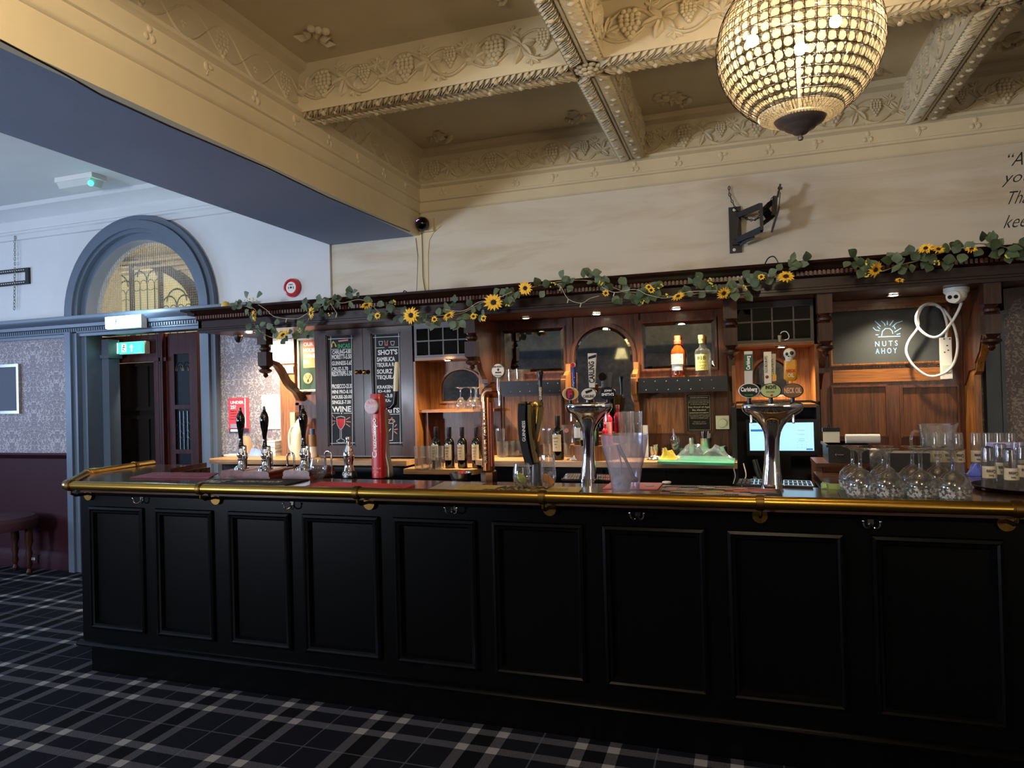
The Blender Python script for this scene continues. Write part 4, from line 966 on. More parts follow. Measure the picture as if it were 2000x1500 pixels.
# --- right unit with the big chalkboard
U3 = thing('nuts_board_panel', (W(1750, 850, YP).x, YP, ZN), 'brown panelled back bar section with large chalkboard and two lower panels', 'panelling')
r0, r1 = W(1600, 700, YP).x, W(1912, 700, YP).x
mb = MB(); mb.box((r0, YP, ZN-.1), (r1, YP+.14, ZS)); mb.build('back_board', MIDV, U3)
ck = Q(1624, 1851, 604, 708, YP)
mb = MB(); mb.box((ck[0], YP-.006, ck[2]), (ck[1], YP, ck[3])); bo = mb.build('chalkboard', CHALKG, U3)
mb = MB(); frame_box(mb, *ck, YP, .018, .014); mb.build('board_frame', OAK, U3)
def X7(cx, cy): return W(1580+cx/4.69, 480+cy/4.69, YP-.006)
mb = MB()
for l in ([(635, 835), (835, 828)], [(665, 828), (672, 785), (700, 758), (740, 758), (762, 780), (768, 805)], [(605, 690), (655, 738)], [(663, 690), (690, 712), (697, 730)], [(717, 690), (718, 722)], [(772, 685), (740, 728)], [(855, 690), (800, 708), (765, 742)],
          [(588, 750), (610, 772), (645, 778)], [(612, 815), (635, 815)], [(628, 740), (650, 762)], [(780, 740), (790, 760)], [(842, 755), (785, 790)], [(835, 805), (805, 812)]):
    stroke(mb, [X7(*p) for p in l], .0045)
for s, x0, x1, y0, y1 in (("NUTS", 605, 812, 872, 920), ("AHOY", 610, 805, 938, 988)):
    a = X7(x0, (y0+y1)/2); b = X7(x1, (y0+y1)/2); put_text(mb, s.replace('', ' ')[1:-1], ((a.x+b.x)/2, YP-.0065, (X7(700, y0).z+X7(700, y1).z)/2), XV, ZV, b.x-a.x, X7(700, y0).z-X7(700, y1).z, .0)
mb.build('chalk_drawing', CHB, bo)
mb = MB(); zr = Q(1626, 1850, 720, 745, YP); mb.box((zr[0], YP-.01, zr[2]), (zr[1], YP, zr[3])); mb.build('rail_board', OAKH, U3)
mb = MB(); zr2 = Q(1626, 1850, 583, 600, YP); mb.box((zr2[0], YP-.01, zr2[2]), (zr2[1], YP, zr2[3])); mb.build('top_rail', OAKH, U3)
for a_, b_ in ((1628, 1730), (1763, 1870)):
    pp = Q(a_, b_, 756, 850, YP-.003); mb = MB(); mb.box((pp[0], YP-.003, pp[2]), (pp[1], YP, pp[3])); mb.build('oak_panel', wood('brown_panel_wood_%d' % a_, '#361c0d', '#6b3e1e', .42, 2), U3)
    mb = MB(); frame_box(mb, *pp, YP, .014, .012); mb.build('panel_moulding', MIDV, U3)
mb = MB(); rng = random.Random(3)
for k in range(26): p = W(rng.uniform(1630, 1840), rng.choice((712, 714, 744, 716)), YP-.011); mb.ball(p, .003, 6, 4, 1, .5, 1)
o = mb.build('drawing_pin', flat('brass_pin', '#c9b48a', .3, 1), U3); o['kind'] = 'stuff'
mb = MB(); xr = W(1893, 700, YP-.1).x
pr = [(YP, ZN), (YP, ZS), (4.22, ZS), (4.22, 1.97), (4.25, 1.93), (4.25, 1.82), (4.30, 1.78), (4.34, 1.70), (4.40, 1.66), (4.42, 1.61), (4.47, 1.59), (4.47, ZN)]
mb.prism(pr, (xr, 0, 0), YV, ZV, (.035, 0, 0)); mb.build('end_panel', OAK, U3)
# blue-grey upright and ceiling bracket at the far right of the canopy
mb = MB(); a, b = W(1925, 800, YWL-.03).x, W(1962, 800, YWL-.03).x; mb.box((a, YWL-.06, 0), (b, YWL, ZS+.1)); mb.box((b-.02, YWL-.07, 0), (b, YWL, ZS+.1)); struct(mb.build('trim_8', GREYB))
mb = MB(); c = W(1978, 575, 4.5); mb.prism([(0, .04), (.12, .05), (.12, .0), (.05, -.03), (.03, -.07), (0, -.075)], (c.x-.06, 4.45, ZS-.045), XV, ZV, (0, .2, 0)); tag(mb.build('corbel', DARKV), 'dark carved corbel under the right end of the canopy', 'bracket')

# --- worktops behind the bar
def worktop(name, pts, z, th, mat, label):
    m = MB(); m.prism(pts, (0, 0, z-th), XV, YV, (0, 0, th)); o = m.build(name, mat); return tag(o, label, 'worktop')
wl = W(430, 893, 4.46).x
worktop('left_worktop', [(wl-.05, YWL-.01), (wl-.05, 4.40), (wl, 4.34), (kx1+.0, 4.34), (kx1+.0, YWL-.01)], ZLT, .035, PALEW, 'narrow pale worktop under the chalkboard cupboard and left wallpaper')
YNf = H(880, 917, ZN).y; worktop('niche_worktop', [(kx1+.0, YN), (kx1+.0, YNf), (H(925, 917, ZN).x, YNf), (H(925, 917, ZN).x+.15, YN)], ZN, .035, PALEW, 'low pale worktop under the row of wine bottles')
cx0, cx1 = W(920, 900, 4.25).x, W(1440, 905, 4.25).x
worktop('centre_worktop', [(cx0+.03, YP), (cx0, 4.33), (cx0+.12, 4.25), (cx1-.0, 4.25), (cx1, YP)], ZCT, .035, PALEW, 'pale central worktop with cutting board, glasses and straws')
rx0 = W(1602, 905, 4.3).x
worktop('right_worktop', [(rx0, YP), (rx0, 4.2), (2.6, 4.2), (2.6, YP)], ZN-.02, .035, DARKW, 'dark worktop below the nuts chalkboard behind the pint glasses')
# dark cupboards and fridges below the worktops
mb = MB()
for a, b, y, z in ((wl, kx1, 4.5, ZLT-.035), (kx1, cx0+.05, 4.45, ZN-.035), (cx0+.06, cx1-.03, 4.40, ZCT-.035), (rx0, 2.6, 4.3, ZN-.055)):
    pass
def base_unit(a, b, y, z, lab, nd):
    t = thing('under_counter_cupboard', ((a+b)/2, y, 0), lab, 'cupboard'); m = MB(); m.box((a, y, .1), (b, YP, z)); m.box((a+.02, y+.05, 0), (b-.02, YP, .1)); m.build('carcass', VOID, t)
    w = (b-a)/nd
    for k in range(nd):
        m = MB(); m.box((a+w*k+.01, y-.018, .12), (a+w*(k+1)-.01, y, z-.03)); d = m.build('door', flat('black_cupboard_door', '#0c0c10', .3), t)
        m = MB(); m.box((a+w*(k+1)-.05, y-.04, z-.3), (a+w*(k+1)-.035, y-.018, z-.12)); m.build('handle', STEEL, d)
base_unit(wl, kx1, 4.5, ZLT-.036, 'black cupboards under the left worktop', 3); base_unit(kx1+.01, cx0+.05, 4.45, ZN-.036, 'black cupboard under the wine bottle worktop', 1)
base_unit(cx0+.08, cx1-.03, 4.40, ZCT-.036, 'black cupboards under the central worktop', 4); base_unit(rx0+.02, 2.6, 4.3, ZN-.057, 'black cupboards under the right worktop', 3)
mb = MB(); mb.box((cx1+.01, 4.22, .1), (rx0-.01, YP, .86)); mb.box((cx1+.03, 4.26, 0), (rx0-.03, YP, .1)); tag(mb.build('till_cupboard', flat('dark_till_cupboard', '#101014', .4)), 'low dark cupboard carrying the till screen', 'cupboard')
ZT = .86
#@@FRONT
# ================================================================== FRONT BAR
YFR = 2.985
bl = W(160, 1100, YFR).x; bR = 2.3
def hz(px, py, Y=YFR): return W(px, py, Y).z
zpt = hz(165, 1255)                                           # plinth top
BAR = thing('bar_counter', (-.7, 3.15, 0), 'long black panelled wooden bar counter on a dark plinth', 'bar')
mb = MB(); body = [(bl, YFR+.02), (bR, YFR+.02), (bR, YFR+.30), (bl+.2, YFR+.30), (-3.62, 3.5), (-3.62, 3.88), (-4.08, 3.88), (-4.08, 3.42)]
mb.prism(body, (0, 0, zpt), XV, YV, (0, 0, ZB-.04-zpt))
mb.box((.35, YFR+.3, .1), (bR, 3.85, ZB-.04)); mb.build('carcass', BARF, BAR)
mb = MB(); pb = [(x+(.015 if x < 0 else 0), y+.02) for x, y in body]; mb.prism(pb, (0, 0, 0), XV, YV, (0, 0, zpt)); mb.build('plinth', BARF, BAR)
mb = MB(); mb.prism([(.0, 0), (-.028, .004), (-.034, .014), (-.026, .024), (-.012, .03), (0, .032)], (bl-.02, YFR, zpt-.012), YV, ZV, (bR-bl, 0, 0)); mb.build('plinth_moulding', BARF, BAR)
zt0, zb0 = hz(590, 1003), hz(660, 1280)
pan = [(178, 285), (307, 420), (449, 570), (594, 744), (771, 933), (963, 1142), (1178, 1380), (1421, 1650), (1702, 1962)]
ps = [(W(a, 1120, YFR).x, W(b, 1120, YFR).x) for a, b in pan]+[(1.24, 1.70), (1.80, 2.24)]
mb = MB(); edges = [bl]+[v for p in ps for v in (p[0]+.03, p[1]-.03)]+[bR]
for k in range(0, len(edges), 2): mb.box((edges[k], YFR, zpt+.02), (edges[k+1], YFR+.02, ZB-.04))
for a, b in ps: mb.box((a+.03, YFR, zt0-.03), (b-.03, YFR+.02, ZB-.04)).box((a+.03, YFR, zpt+.02), (b-.03, YFR+.02, zb0+.03))
mb.build('front_frame', BARF, BAR)
for a, b in ps:
    m = MB(); e = .045; z0, z1 = zb0, zt0
    def rg(i, y): return [(a+i, y, z0+i), (b-i, y, z0+i), (b-i, y, z1-i), (a+i, y, z1-i)]
    rings = [rg(0, YFR), rg(.004, YFR-.014), rg(.016, YFR-.018), rg(.024, YFR-.012), rg(.034, YFR-.010), rg(e, YFR+.012)]
    vs = [p for r in rings for p in r]; m.add(vs, [(k*4+j, k*4+(j+1) % 4, (k+1)*4+(j+1) % 4, (k+1)*4+j) for k in range(len(rings)-1) for j in range(4)])
    m.build('panel_moulding', BARF, BAR, 20)
    m = MB(); m.box((a+e-.01, YFR+.010, z0+e-.01), (b-e+.01, YFR+.018, z1-e+.01)); m.build('panel', BARF, BAR)
mb = MB(); mb.prism([(0, 0), (-.012, 0), (-.016, .012), (-.012, .022), (0, .03)], (bl-.02, YFR, ZB-.068), YV, ZV, (bR-bl, 0, 0)); mb.build('cornice_strip', BARF, BAR)
# --- top
topo = [(-3.57, 2.90), (bR, 2.90), (bR, 3.95), (H(1600, 935, ZB).x, 3.95), (H(1600, 935, ZB).x, 3.34), (-3.30, 3.36), (-3.46, 3.45), (-3.46, 3.80), (-4.06, 3.96), (-4.06, 3.40)]
mb = MB(); mb.prism(topo, (0, 0, ZB-.038), XV, YV, (0, 0, .038)); TOP = tag(mb.build('bar_worktop', BARTOP), 'dark glossy varnished wooden bar top running the length of the bar', 'bar top')
# hinged flap edge
fl = [H(340, 924, ZB), H(404, 912, ZB)]
t = thing('bar_flap', ((fl[0]+fl[1])/2), 'dark wooden hinged bar flap edge at the left end of the bar', 'flap'); mb = MB()
mb.prism([(0, 0), (.0, .03), (-.03, .03), (-.03, 0)], fl[0]+Vector((0, 0, .001)), YV, ZV, fl[1]-fl[0]); mb.build('flap_edge', MIDH, t)
m = MB(); m.cyl(fl[1]+Vector((-.01, -.035, .002)), fl[1]+Vector((-.01, -.035, .03)), .01, n=10); m.build('hinge', BRASS, t)
# --- brass rail
RY, RZ, RR = 2.865, 1.104, .0255
RA = Vector((W(128, 948, RY).x, RY, RZ)); RBp = H(165, 930, RZ); RBp = Vector((-4.07, 3.38, RZ)); RCp = Vector((-4.15, 3.98, RZ))
RAIL = thing('brass_hand_rail', (-.8, RY, 1.03), 'long aged brass hand rail fixed along the front edge of the bar', 'rail')
mb = MB(); mb.tube([RA+Vector((.05, 0, 0)), Vector((bR, RY, RZ))], RR, 24); mb.build('rail_tube', BRASS, RAIL)
d1_ = (RBp-RA).normalized(); d2_ = (RCp-RBp).normalized()
mb = MB(); mb.tube([RA+d1_*.05, RBp-d1_*.05], RR, 20); mb.build('rail_tube', BRASS, RAIL)
mb = MB(); mb.tube([RBp+d2_*.05, RCp], RR, 20); mb.build('rail_tube', BRASS, RAIL)
mb = MB(); mb.tube(bez([RA+Vector((.06, 0, 0)), RA+Vector((.015, 0, 0))+d1_*.008, RA+d1_*.06], 6), RR*1.12, 20); mb.build('elbow_joint', BRASS, RAIL)
mb = MB(); mb.tube(bez([RBp-d1_*.06, RBp, RBp+d2_*.06], 6), RR*1.12, 20); mb.build('elbow_joint', BRASS, RAIL)
for px in (139, 392, 698, 1060, 1484, 1985):
    x = W(px, 965, RY).x; m = MB(); m.cyl((x-.011, RY, RZ), (x+.011, RY, RZ), RR*1.25, n=24); m.cyl((x-.016, RY, RZ), (x+.016, RY, RZ), RR*1.14, n=24); c = m.build('collar', BRASSD, RAIL)
    m = MB(); m.tube([(x, RY, RZ-RR), (x, RY, RZ-.045), (x, RY+.03, RZ-.06), (x, YFR, RZ-.062)], .008, 10); m.cyl((x, YFR-.018, RZ-.07), (x, YFR+.001, RZ-.07), .03, n=24); m.ball((x, YFR-.01, RZ-.064), .010, 10, 6); m.build('rail_bracket', BRASSD, RAIL)
for P_, d in ((H(232, 917, RZ), d2_),):
    c = RBp+d2_*.42; m = MB(); m.cyl(c-d*.011, c+d*.011, RR*1.25, n=24); m.build('collar', BRASSD, RAIL)
# --- hooks
def hook(px, py, label):
    c = W(px, py, YFR); t = thing('coat_hook', c, label, 'hook'); m = MB()
    m.box(c+Vector((-.011, -.006, -.012)), c+Vector((.011, 0, .024))); m.cyl(c+Vector((0, -.007, .024)), c+Vector((0, 0, .024)), .014, n=14); m.build('back_plate', flat('dull_nickel', '#5a544e', .35, 1), t)
    for s in (-1, 1):
        m = MB(); m.tube(bez([c+Vector(p) for p in ((0, -.006, -.008), (s*.012, -.022, -.022), (s*.026, -.032, -.016), (s*.030, -.034, .002))], 5), .0035, 8); m.ball(c+Vector((s*.030, -.034, .006)), .006, 10, 6); m.build('prong', CHROME, t)
for px, py, w_ in ((278, 974, 'first small double coat hook under the rail, counted from the left end'), (571, 984, 'double coat hook under the rail above the third and fourth panels'), (886, 992, 'double coat hook under the rail above the fifth panel'), (1246, 1002, 'double coat hook under the rail below the ice bucket'), (1700, 1018, 'double coat hook under the rail below the inverted gin glasses')): hook(px, py, w_)

# ================================================================== THINGS ON THE BAR
def slab(name, pts, z, th, mat, label, cat, par=False):
    P = [H(x, y, z) for x, y in pts]; m = MB(); m.prism([(p.x, p.y) for p in P], (0, 0, z), XV, YV, (0, 0, th))
    if par:
        c = sum(P, Vector())/len(P); t = thing(name, (c.x, c.y, z), label, cat); m.build('mat', mat, t); return t, P
    return tag(m.build(name, mat), label, cat)
RUB = flat('black_rubber', '#121214', .8)
t, P = slab('bar_mat', ((254, 934), (300, 924), (427, 925), (408, 935)), ZB+.001, .006, flat('wine_red_rubber', '#7c2c3a', .7, noise=.1), 'dull burgundy rubber bar mat at the left end of the bar', 'bar mat', True)
def mat_text(t, P, s, u, v, w, h, mat, name='lettering', bold=.02):       # P = corners in order front-left, back-left, back-right, front-right
    ex = (P[3]-P[0]); ey = (P[1]-P[0]); m = MB(); c = P[0]+ex*u+ey*v+Vector((0, 0, .0063))
    rt = ex.normalized(); upv = Vector((0, 0, 1)).cross(rt); put_text(m, s, c, rt, upv, ex.length*w, abs(ey.dot(upv))*h, bold); return m.build(name, mat, t)
mat_text(t, P, 'TRADITIONAL ALES', .5, .5, .7, .3, flat('dull_pink_print', '#a8606a', .7))
t, P = slab('bar_mat', ((368, 947), (412, 937), (603, 938), (556, 949)), ZB+.001, .006, RUB, 'black rubber bar mat with cream lettering before the hand pumps', 'bar mat', True)
mat_text(t, P, 'PALE', .17, .5, .22, .5, flat('cream_print', '#cdbf98', .7)); mat_text(t, P, 'TIMOTHY TAYLOR', .62, .5, .5, .3, flat('cream_print', '#cdbf98', .7))
t, P = slab('bar_mat', ((592, 953), (626, 943), (811, 949), (786, 957)), ZB+.001, .007, flat('red_rubber', '#c02a30', .6), 'bright red rubber bar mat in front of the red beer tower', 'bar mat', True)
mat_text(t, P, 'Cruzcampo  Cruzcampo', .5, .5, .6, .4, flat('pale_pink_print', '#e2b9a8', .7))
m = MB(); rg_ = random.Random(5); ex = P[3]-P[0]; ey = P[1]-P[0]
for k in range(60):
    u = rg_.choice((rg_.uniform(.02, .17), rg_.uniform(.83, .98))); v = rg_.uniform(.1, .9); c = P[0]+ex*u+ey*v+Vector((0, 0, .0073)); s = rg_.uniform(.003, .008)
    m.add([c+Vector((-s, 0, 0)), c+Vector((0, -s*.6, 0)), c+Vector((s, 0, 0)), c+Vector((0, s*.6, 0))], [(0, 1, 2, 3)])
o = m.build('speckle_print', flat('dark_red_print', '#5c0f14', .7), t); o['kind'] = 'stuff'
t, P = slab('pale_sheet', ((832, 958), (868, 941), (950, 943), (918, 959)), ZB+.0005, .002, flat('pale_mottled_sheet', '#a79c93', .25, noise=.3), 'thin pale mottled sheet lying beside the copper tower', 'paper', True)  # thin flat slab in mottled pale grey
t, P = slab('bar_mat', ((880, 960), (903, 948), (1139, 953), (1127, 965)), ZB+.003, .004, flat('mustard_rubber', '#b59a45', .6, noise=.12), 'mustard yellow bar mat with black lettering under the lime tumbler', 'bar mat', True)
mat_text(t, P, 'AKTION', .55, .62, .42, .45, BLACKM, bold=.05); mat_text(t, P, 'BREWING CO', .5, .2, .5, .22, BLACKM, bold=.04); mat_text(t, P, 'EST 2009', .84, .45, .14, .3, flat('dull_gold_print', '#8a7330', .6))
m = MB(); ex = P[3]-P[0]; ey = P[1]-P[0]
for k in range(70):
    u = rg_.uniform(.03, .28); v = rg_.uniform(.1, .9); c = P[0]+ex*u+ey*v+Vector((0, 0, .0043)); s = rg_.uniform(.002, .006); m.add([c+Vector((-s, 0, 0)), c+Vector((0, -s*.6, 0)), c+Vector((s, 0, 0)), c+Vector((0, s*.6, 0))], [(0, 1, 2, 3)])
o = m.build('speckle_print', flat('olive_print', '#6b5a22', .7), t); o['kind'] = 'stuff'
t, P = slab('pink_card', ((1177, 955), (1193, 943), (1295, 944), (1284, 957)), ZB+.001, .003, flat('pink_card_board', '#c25f6c', .6), 'pink card with a grey round badge lying behind the ice bucket', 'card', True)
m = MB(); c = H(1269, 949, ZB+.004); m.cyl(c, c+Vector((0, 0, .003)), .02, n=20); m.build('round_badge', flat('grey_badge', '#8e8a8a', .5), t)
m = MB(); c = H(1302, 944, ZB); m.lathe([(0, 0), (.02, 0), (.022, .004), (.02, .009), (0, .009)], c, 20); tag(m.build('round_lid', WHITE), 'small round white lid by the coloured bar mat', 'lid')
t, P = slab('bar_mat', ((1289, 967), (1300, 951), (1523, 958), (1529, 974)), ZB+.001, .006, RUB, 'black bar mat printed with many coloured badges before the right chrome tower', 'bar mat', True)
ex = P[3]-P[0]; ey = P[1]-P[0]; cols = ['#c9616b', '#d99a4e', '#8ea3ad', '#d8a27e', '#a9b06a', '#d9764a', '#b9b6c4', '#a64050']
groups = {c: MB() for c in cols}
for k in range(64):
    u = .04+.92*((k*.618) % 1); v = .12+.76*((k*.37) % 1); s = rg_.uniform(.009, .026); c = P[0]+ex*u+ey*v+Vector((0, 0, .0062+.00005*(k % 9)))
    groups[cols[k % 8]].add([c+Vector((cos(a)*s*1.5, sin(a)*s*.75, 0)) for a in [2*pi*i/9 for i in range(9)]], [tuple(range(9))])
for c, m in groups.items():
    o = m.build('badge_print', flat('badge_'+c[1:], c, .6), t); o['kind'] = 'stuff'
m = MB(); g = P
for i in range(46):
    u = (i+.5)/46
    for v in (.03, .97): c = P[0]+ex*u+ey*v+Vector((0, 0, .0064)); m.add([c+Vector((-.004, -.003, 0)), c+Vector((.004, -.003, 0)), c+Vector((.004, .003, 0)), c+Vector((-.004, .003, 0))], [(0, 1, 2, 3)])
o = m.build('checked_border', flat('white_print', '#cfccc6', .6), t); o['kind'] = 'stuff'
t = thing('drying_mat', H(1770, 980, ZB), 'grey open weave rubber mat under the inverted gin glasses', 'mat')
Pm = [H(x, y, ZB+.001) for x, y in ((1648, 979), (1637, 960), (1890, 972), (1910, 989))]
m = MB(); ex = Pm[3]-Pm[0]; ey = Pm[1]-Pm[0]
for i in range(61):
    a = Pm[0]+ex*i/60; b = Pm[1]+(Pm[2]-Pm[1])*i/60; d = Vector((.0028, 0, 0)); m.add([a-d, a+d, b+d, b-d, a-d+ZV*.005, a+d+ZV*.005, b+d+ZV*.005, b-d+ZV*.005], [(4, 5, 6, 7), (0, 1, 5, 4), (1, 2, 6, 5), (3, 0, 4, 7)])
for i in range(19):
    a = Pm[0]+ey*i/18; b = Pm[3]+(Pm[2]-Pm[3])*i/18; d = Vector((0, .0026, 0)); m.add([a-d, b-d, b+d, a+d, a-d+ZV*.006, b-d+ZV*.006, b+d+ZV*.006, a+d+ZV*.006], [(4, 5, 6, 7), (0, 1, 5, 4)])
o = m.build('rubber_mesh', flat('grey_green_rubber', '#55605c', .6), t); o['kind'] = 'stuff'

# --- hand pumps
def hand_pump(xc, x0, x1, yfb, yft, zs, label):
    yf = H((x0+x1)/2, yfb, ZB).y; a, b = W(x0, yfb, yf).x, W(x1, yfb, yf).x; zt = W((x0+x1)/2, yft, yf).z; w = b-a
    t = thing('hand_pump', ((a+b)/2, yf+.12, ZB), label, 'beer pump'); dd = .25
    m = MB(); h = zt-ZB; m.prism([(-.006, 0), (w+.006, 0), (w+.006, h*.32), (w, h*.38), (w, h*.8), (w-.012, h), (.012, h), (0, h*.8), (0, h*.38), (-.006, h*.32)], (a, yf, ZB), XV, ZV, (0, dd, 0)); m.build('wooden_base', wood('pump_base_wood', '#38130d', '#6b2c20', .25, 1) if 'pump_base_wood' not in MATS else MATS['pump_base_wood'], t)
    yc = yf+.11; c = Vector((W(xc, 900, yc).x, yc, zt)); Z = [W(xc, y, yc).z for y in zs]      # zs: chrome foot, bulb, collar top, handle top, finial top
    z0, z1, z2, z3, z4 = Z; L = z2-z0; m = MB()
    m.lathe([(.044, zt-c.z), (.044, .006), (.034, .012), (.022, .02), (.017, .03), (.0165, L*.35), (.022, L*.38), (.022, L*.42), (.017, L*.46), (.026, L*.58), (.026, L*.66), (.017, L*.82), (.014, L*.9), (.017, L*.93), (.017, L), (0, L)], c, 24)
    m.build('chrome_column', CHROME, t)
    m = MB(); off = Vector((.014, -.012, 0)); m.lathe([(.0, 0), (.013, 0), (.013, L*.35), (.017, L*.45), (.017, L*.6), (.011, L*.7), (.011, L*.97), (.006, L)], c+Vector((.026, .0, .006)), 16); m.build('cylinder', CHROME, t)
    HL = z3-z2; m = MB()
    m.lathe([(.012, -.004), (.016, 0), (.014, HL*.03), (.0165, HL*.06), (.012, HL*.1), (.0115, HL*.3), (.015, HL*.42), (.022, HL*.6), (.0255, HL*.72), (.025, HL*.82), (.018, HL*.93), (.010, HL*.99), (.008, HL)], c+Vector((0, 0, z2-c.z)), 24)
    m.build('black_handle', flat('black_ceramic', '#08080a', .08, coat=.6), t)
    G = z4-z3; m = MB(); m.lathe([(.009, 0), (.013, G*.15), (.007, G*.35), (.006, G*.45), (.009, G*.55), (.006, G*.68), (.0075, G*.78), (.004, G*.95), (0, G)], c+Vector((0, 0, z3-c.z)), 16); m.build('finial', CHROME, t)
hand_pump(471.5, 431, 477, 934, 919, (917, 895, 874, 804, 795), 'hand pump with black handle, leftmost of the three on the bar')
hand_pump(518, 473, 525, 937, 921, (920, 897, 876, 802, 793), 'hand pump with black handle, middle of the three on the bar')
hand_pump(594, 553, 604, 937, 919, (918, 897, 874, 800, 791), 'hand pump with black handle, rightmost of the three, near the tumbler')
def swan(x0, x1, ytop, ybot, Yoff, label):
    b = H((x0+x1)/2, ybot, ZB); Y = b.y+Yoff; a, c = W(x0, ybot, Y), W(x1, ybot, Y); zt = W((x0+x1)/2, ytop, Y).z; z0 = min(ZB+.05, a.z)
    r = (c.x-a.x)/2; m = MB(); pts = [(a.x, Y, z0)]+[((a.x+c.x)/2-r*cos(pi*i/10), Y, zt-r+r*sin(pi*i/10)) for i in range(11)]+[(c.x, Y, z0+.0)]
    m.tube(pts, .006, 10); m.cyl((a.x, Y, ZB), (a.x, Y, z0), .010, n=12); m.cyl((c.x, Y, z0-.02), (c.x, Y, z0), .009, n=12); tag(m.build('swan_neck', CHROME), label, 'beer spout')
swan(562, 575, 884, 931, .12, 'bent chrome swan neck spout between middle and right hand pumps'); swan(636, 648, 881, 934, .1, 'bent chrome swan neck spout beside the clear tumbler'); swan(524, 532, 882, 926, .13, 'bent chrome swan neck spout behind the middle hand pump')
# --- small badge discs
def lens(px, py, rx, ry, Y, par, face, rim, name='badge', tilt=0):
    c = W(px, py, Y); k = mpp(c); m = MB(); n = 28
    o = [c+Vector((cos(2*pi*i/n)*rx*k, 0, sin(2*pi*i/n)*ry*k)) for i in range(n)]
    m.mat(1).add([p+Vector((0, .012, 0)) for p in o]+[p+Vector((0, -.002, 0)) for p in o]+[c+(p-c)*.9+Vector((0, -.004, 0)) for p in o], [(i, (i+1) % n, n+(i+1) % n, n+i) for i in range(n)]+[(n+i, n+(i+1) % n, 2*n+(i+1) % n, 2*n+i) for i in range(n)]+[tuple(range(n))[::-1]])
    m.mat(0).add([c+(p-c)*.9+Vector((0, -.004, 0)) for p in o], [tuple(range(n))])
    ob = m.build(name, [face, rim], par); return ob, c, k
def ptext(par, s, px0, px1, py0, py1, Y, mat, name='lettering', bold=.02, vert=False, shear=0):
    a = W(px0, (py0+py1)/2, Y); b = W(px1, (py0+py1)/2, Y); t_ = W((px0+px1)/2, py0, Y); c = W((px0+px1)/2, py1, Y); m = MB(); cc = ((a.x+b.x)/2, Y, (t_.z+c.z)/2)
    if vert: put_text(m, s, cc, ZV, -XV, t_.z-c.z, b.x-a.x, bold)
    else: put_text(m, s, cc, XV, ZV, b.x-a.x, t_.z-c.z, bold, shear)
    return m.build(name, mat, par)
# --- bottle shaped soda tap
c = H(682, 932, ZB); k = mpp(c); Y = c.y; t = thing('soda_tap', c, 'chrome soda tap shaped like a contour bottle on a black foot', 'beer tap')
m = MB(); zf_ = W(682, 919, Y).z-ZB; m.loft([((c.x, Y, ZB), 15.5*k, 12*k), ((c.x, Y, ZB+zf_*.2), 16*k, 12*k), ((c.x, Y, ZB+zf_), 12.5*k, 10*k)], 28, 2.6); m.build('black_foot', BLACK, t)
z = lambda y: W(682, y, Y).z-ZB
m = MB(); m.lathe([(10.5*k, z(919)), (9*k, z(912)), (8.6*k, z(905)), (9.6*k, z(898)), (10.8*k, z(892)), (10.6*k, z(886)), (9*k, z(880)), (6.4*k, z(873)), (4.4*k, z(866)), (3.6*k, z(860)), (4.8*k, z(859)), (5*k, z(854)), (4.4*k, z(853)), (0, z(853))], (c.x, Y, ZB), 28); m.build('chrome_bottle', CHROME, t)
for j in range(10):
    a = 2*pi*j/10; m = MB()
ptext(t, 'Coca-Cola', 669, 687, 922, 929, Y-12.6*k, CHW, shear=.25)
# --- red tower
c = H(742, 932, ZB); Y = c.y; k = mpp(c); t = thing('red_beer_tower', c, 'tall red beer tower with white vertical lettering and round badge', 'beer tap')
z = lambda y: W(741, y, Y).z
m = MB(); m.mat(0).loft([((W(742, 932, Y).x, Y, ZB), 12.5*k, 14*k), ((W(741.5, 920, Y).x, Y, z(920)), 13*k, 14*k), ((W(741, 850, Y).x, Y, z(850)), 13.6*k, 14*k), ((W(738, 780, Y).x, Y, z(780)), 13.6*k, 12*k), ((W(737, 769, Y).x, Y, z(769)), 12.5*k, 10*k)], 28, 3.2); m.build('red_column', flat('red_column_print', '#a81a22', .35, coat=.4, noise=.12), t)
m = MB(); m.loft([((W(752, 925, Y).x, Y+.03, ZB), 10*k, 9*k), ((W(752, 912, Y).x, Y+.03, z(912)), 9.5*k, 9*k), ((W(748, 890, Y).x, Y+.025, z(890)), 9*k, 9*k), ((W(745, 800, Y).x, Y+.02, z(800)), 9*k, 8*k)], 20, 2.4); m.build('chrome_back', STEEL, t)
ptext(t, 'Cruzcampo', 726, 738, 817, 894, Y-14.6*k, CHW, vert=True, bold=.03); ptext(t, 'SEVILLA', 728, 744, 913, 916, Y-14.6*k, flat('pale_red_print', '#e58a86', .6)); ptext(t, '1904', 729, 739, 920, 924, Y-14.6*k, flat('pale_red_print', '#e58a86', .6))
ob, cb, kb = lens(725, 794, 14.5, 15, Y-.06, t, flat('wine_red_badge', '#7d1426', .3), SILV, 'round_badge'); ptext(t, 'Cruzcampo', 713, 736, 791, 797, Y-.066, CHW); m = MB(); m.cyl(cb+Vector((.0, .01, 0)), (cb.x+.02, Y, cb.z), .008, n=10); m.build('badge_arm', CHROME, t)
m = MB()
for s in (-1, 0, 1): m.add([W(725+s*6, 783, Y-.0655), W(721+s*6, 789, Y-.0655), W(729+s*6, 789, Y-.0655)], [(0, 1, 2)])
m.build('mountain_emblem', flat('pink_red_emblem', '#c25a66', .4), t)
m = MB(); p0, p1, p2, p3 = W(775, 706, Y), W(773, 764, Y), W(771, 788, Y), W(757, 797, Y)
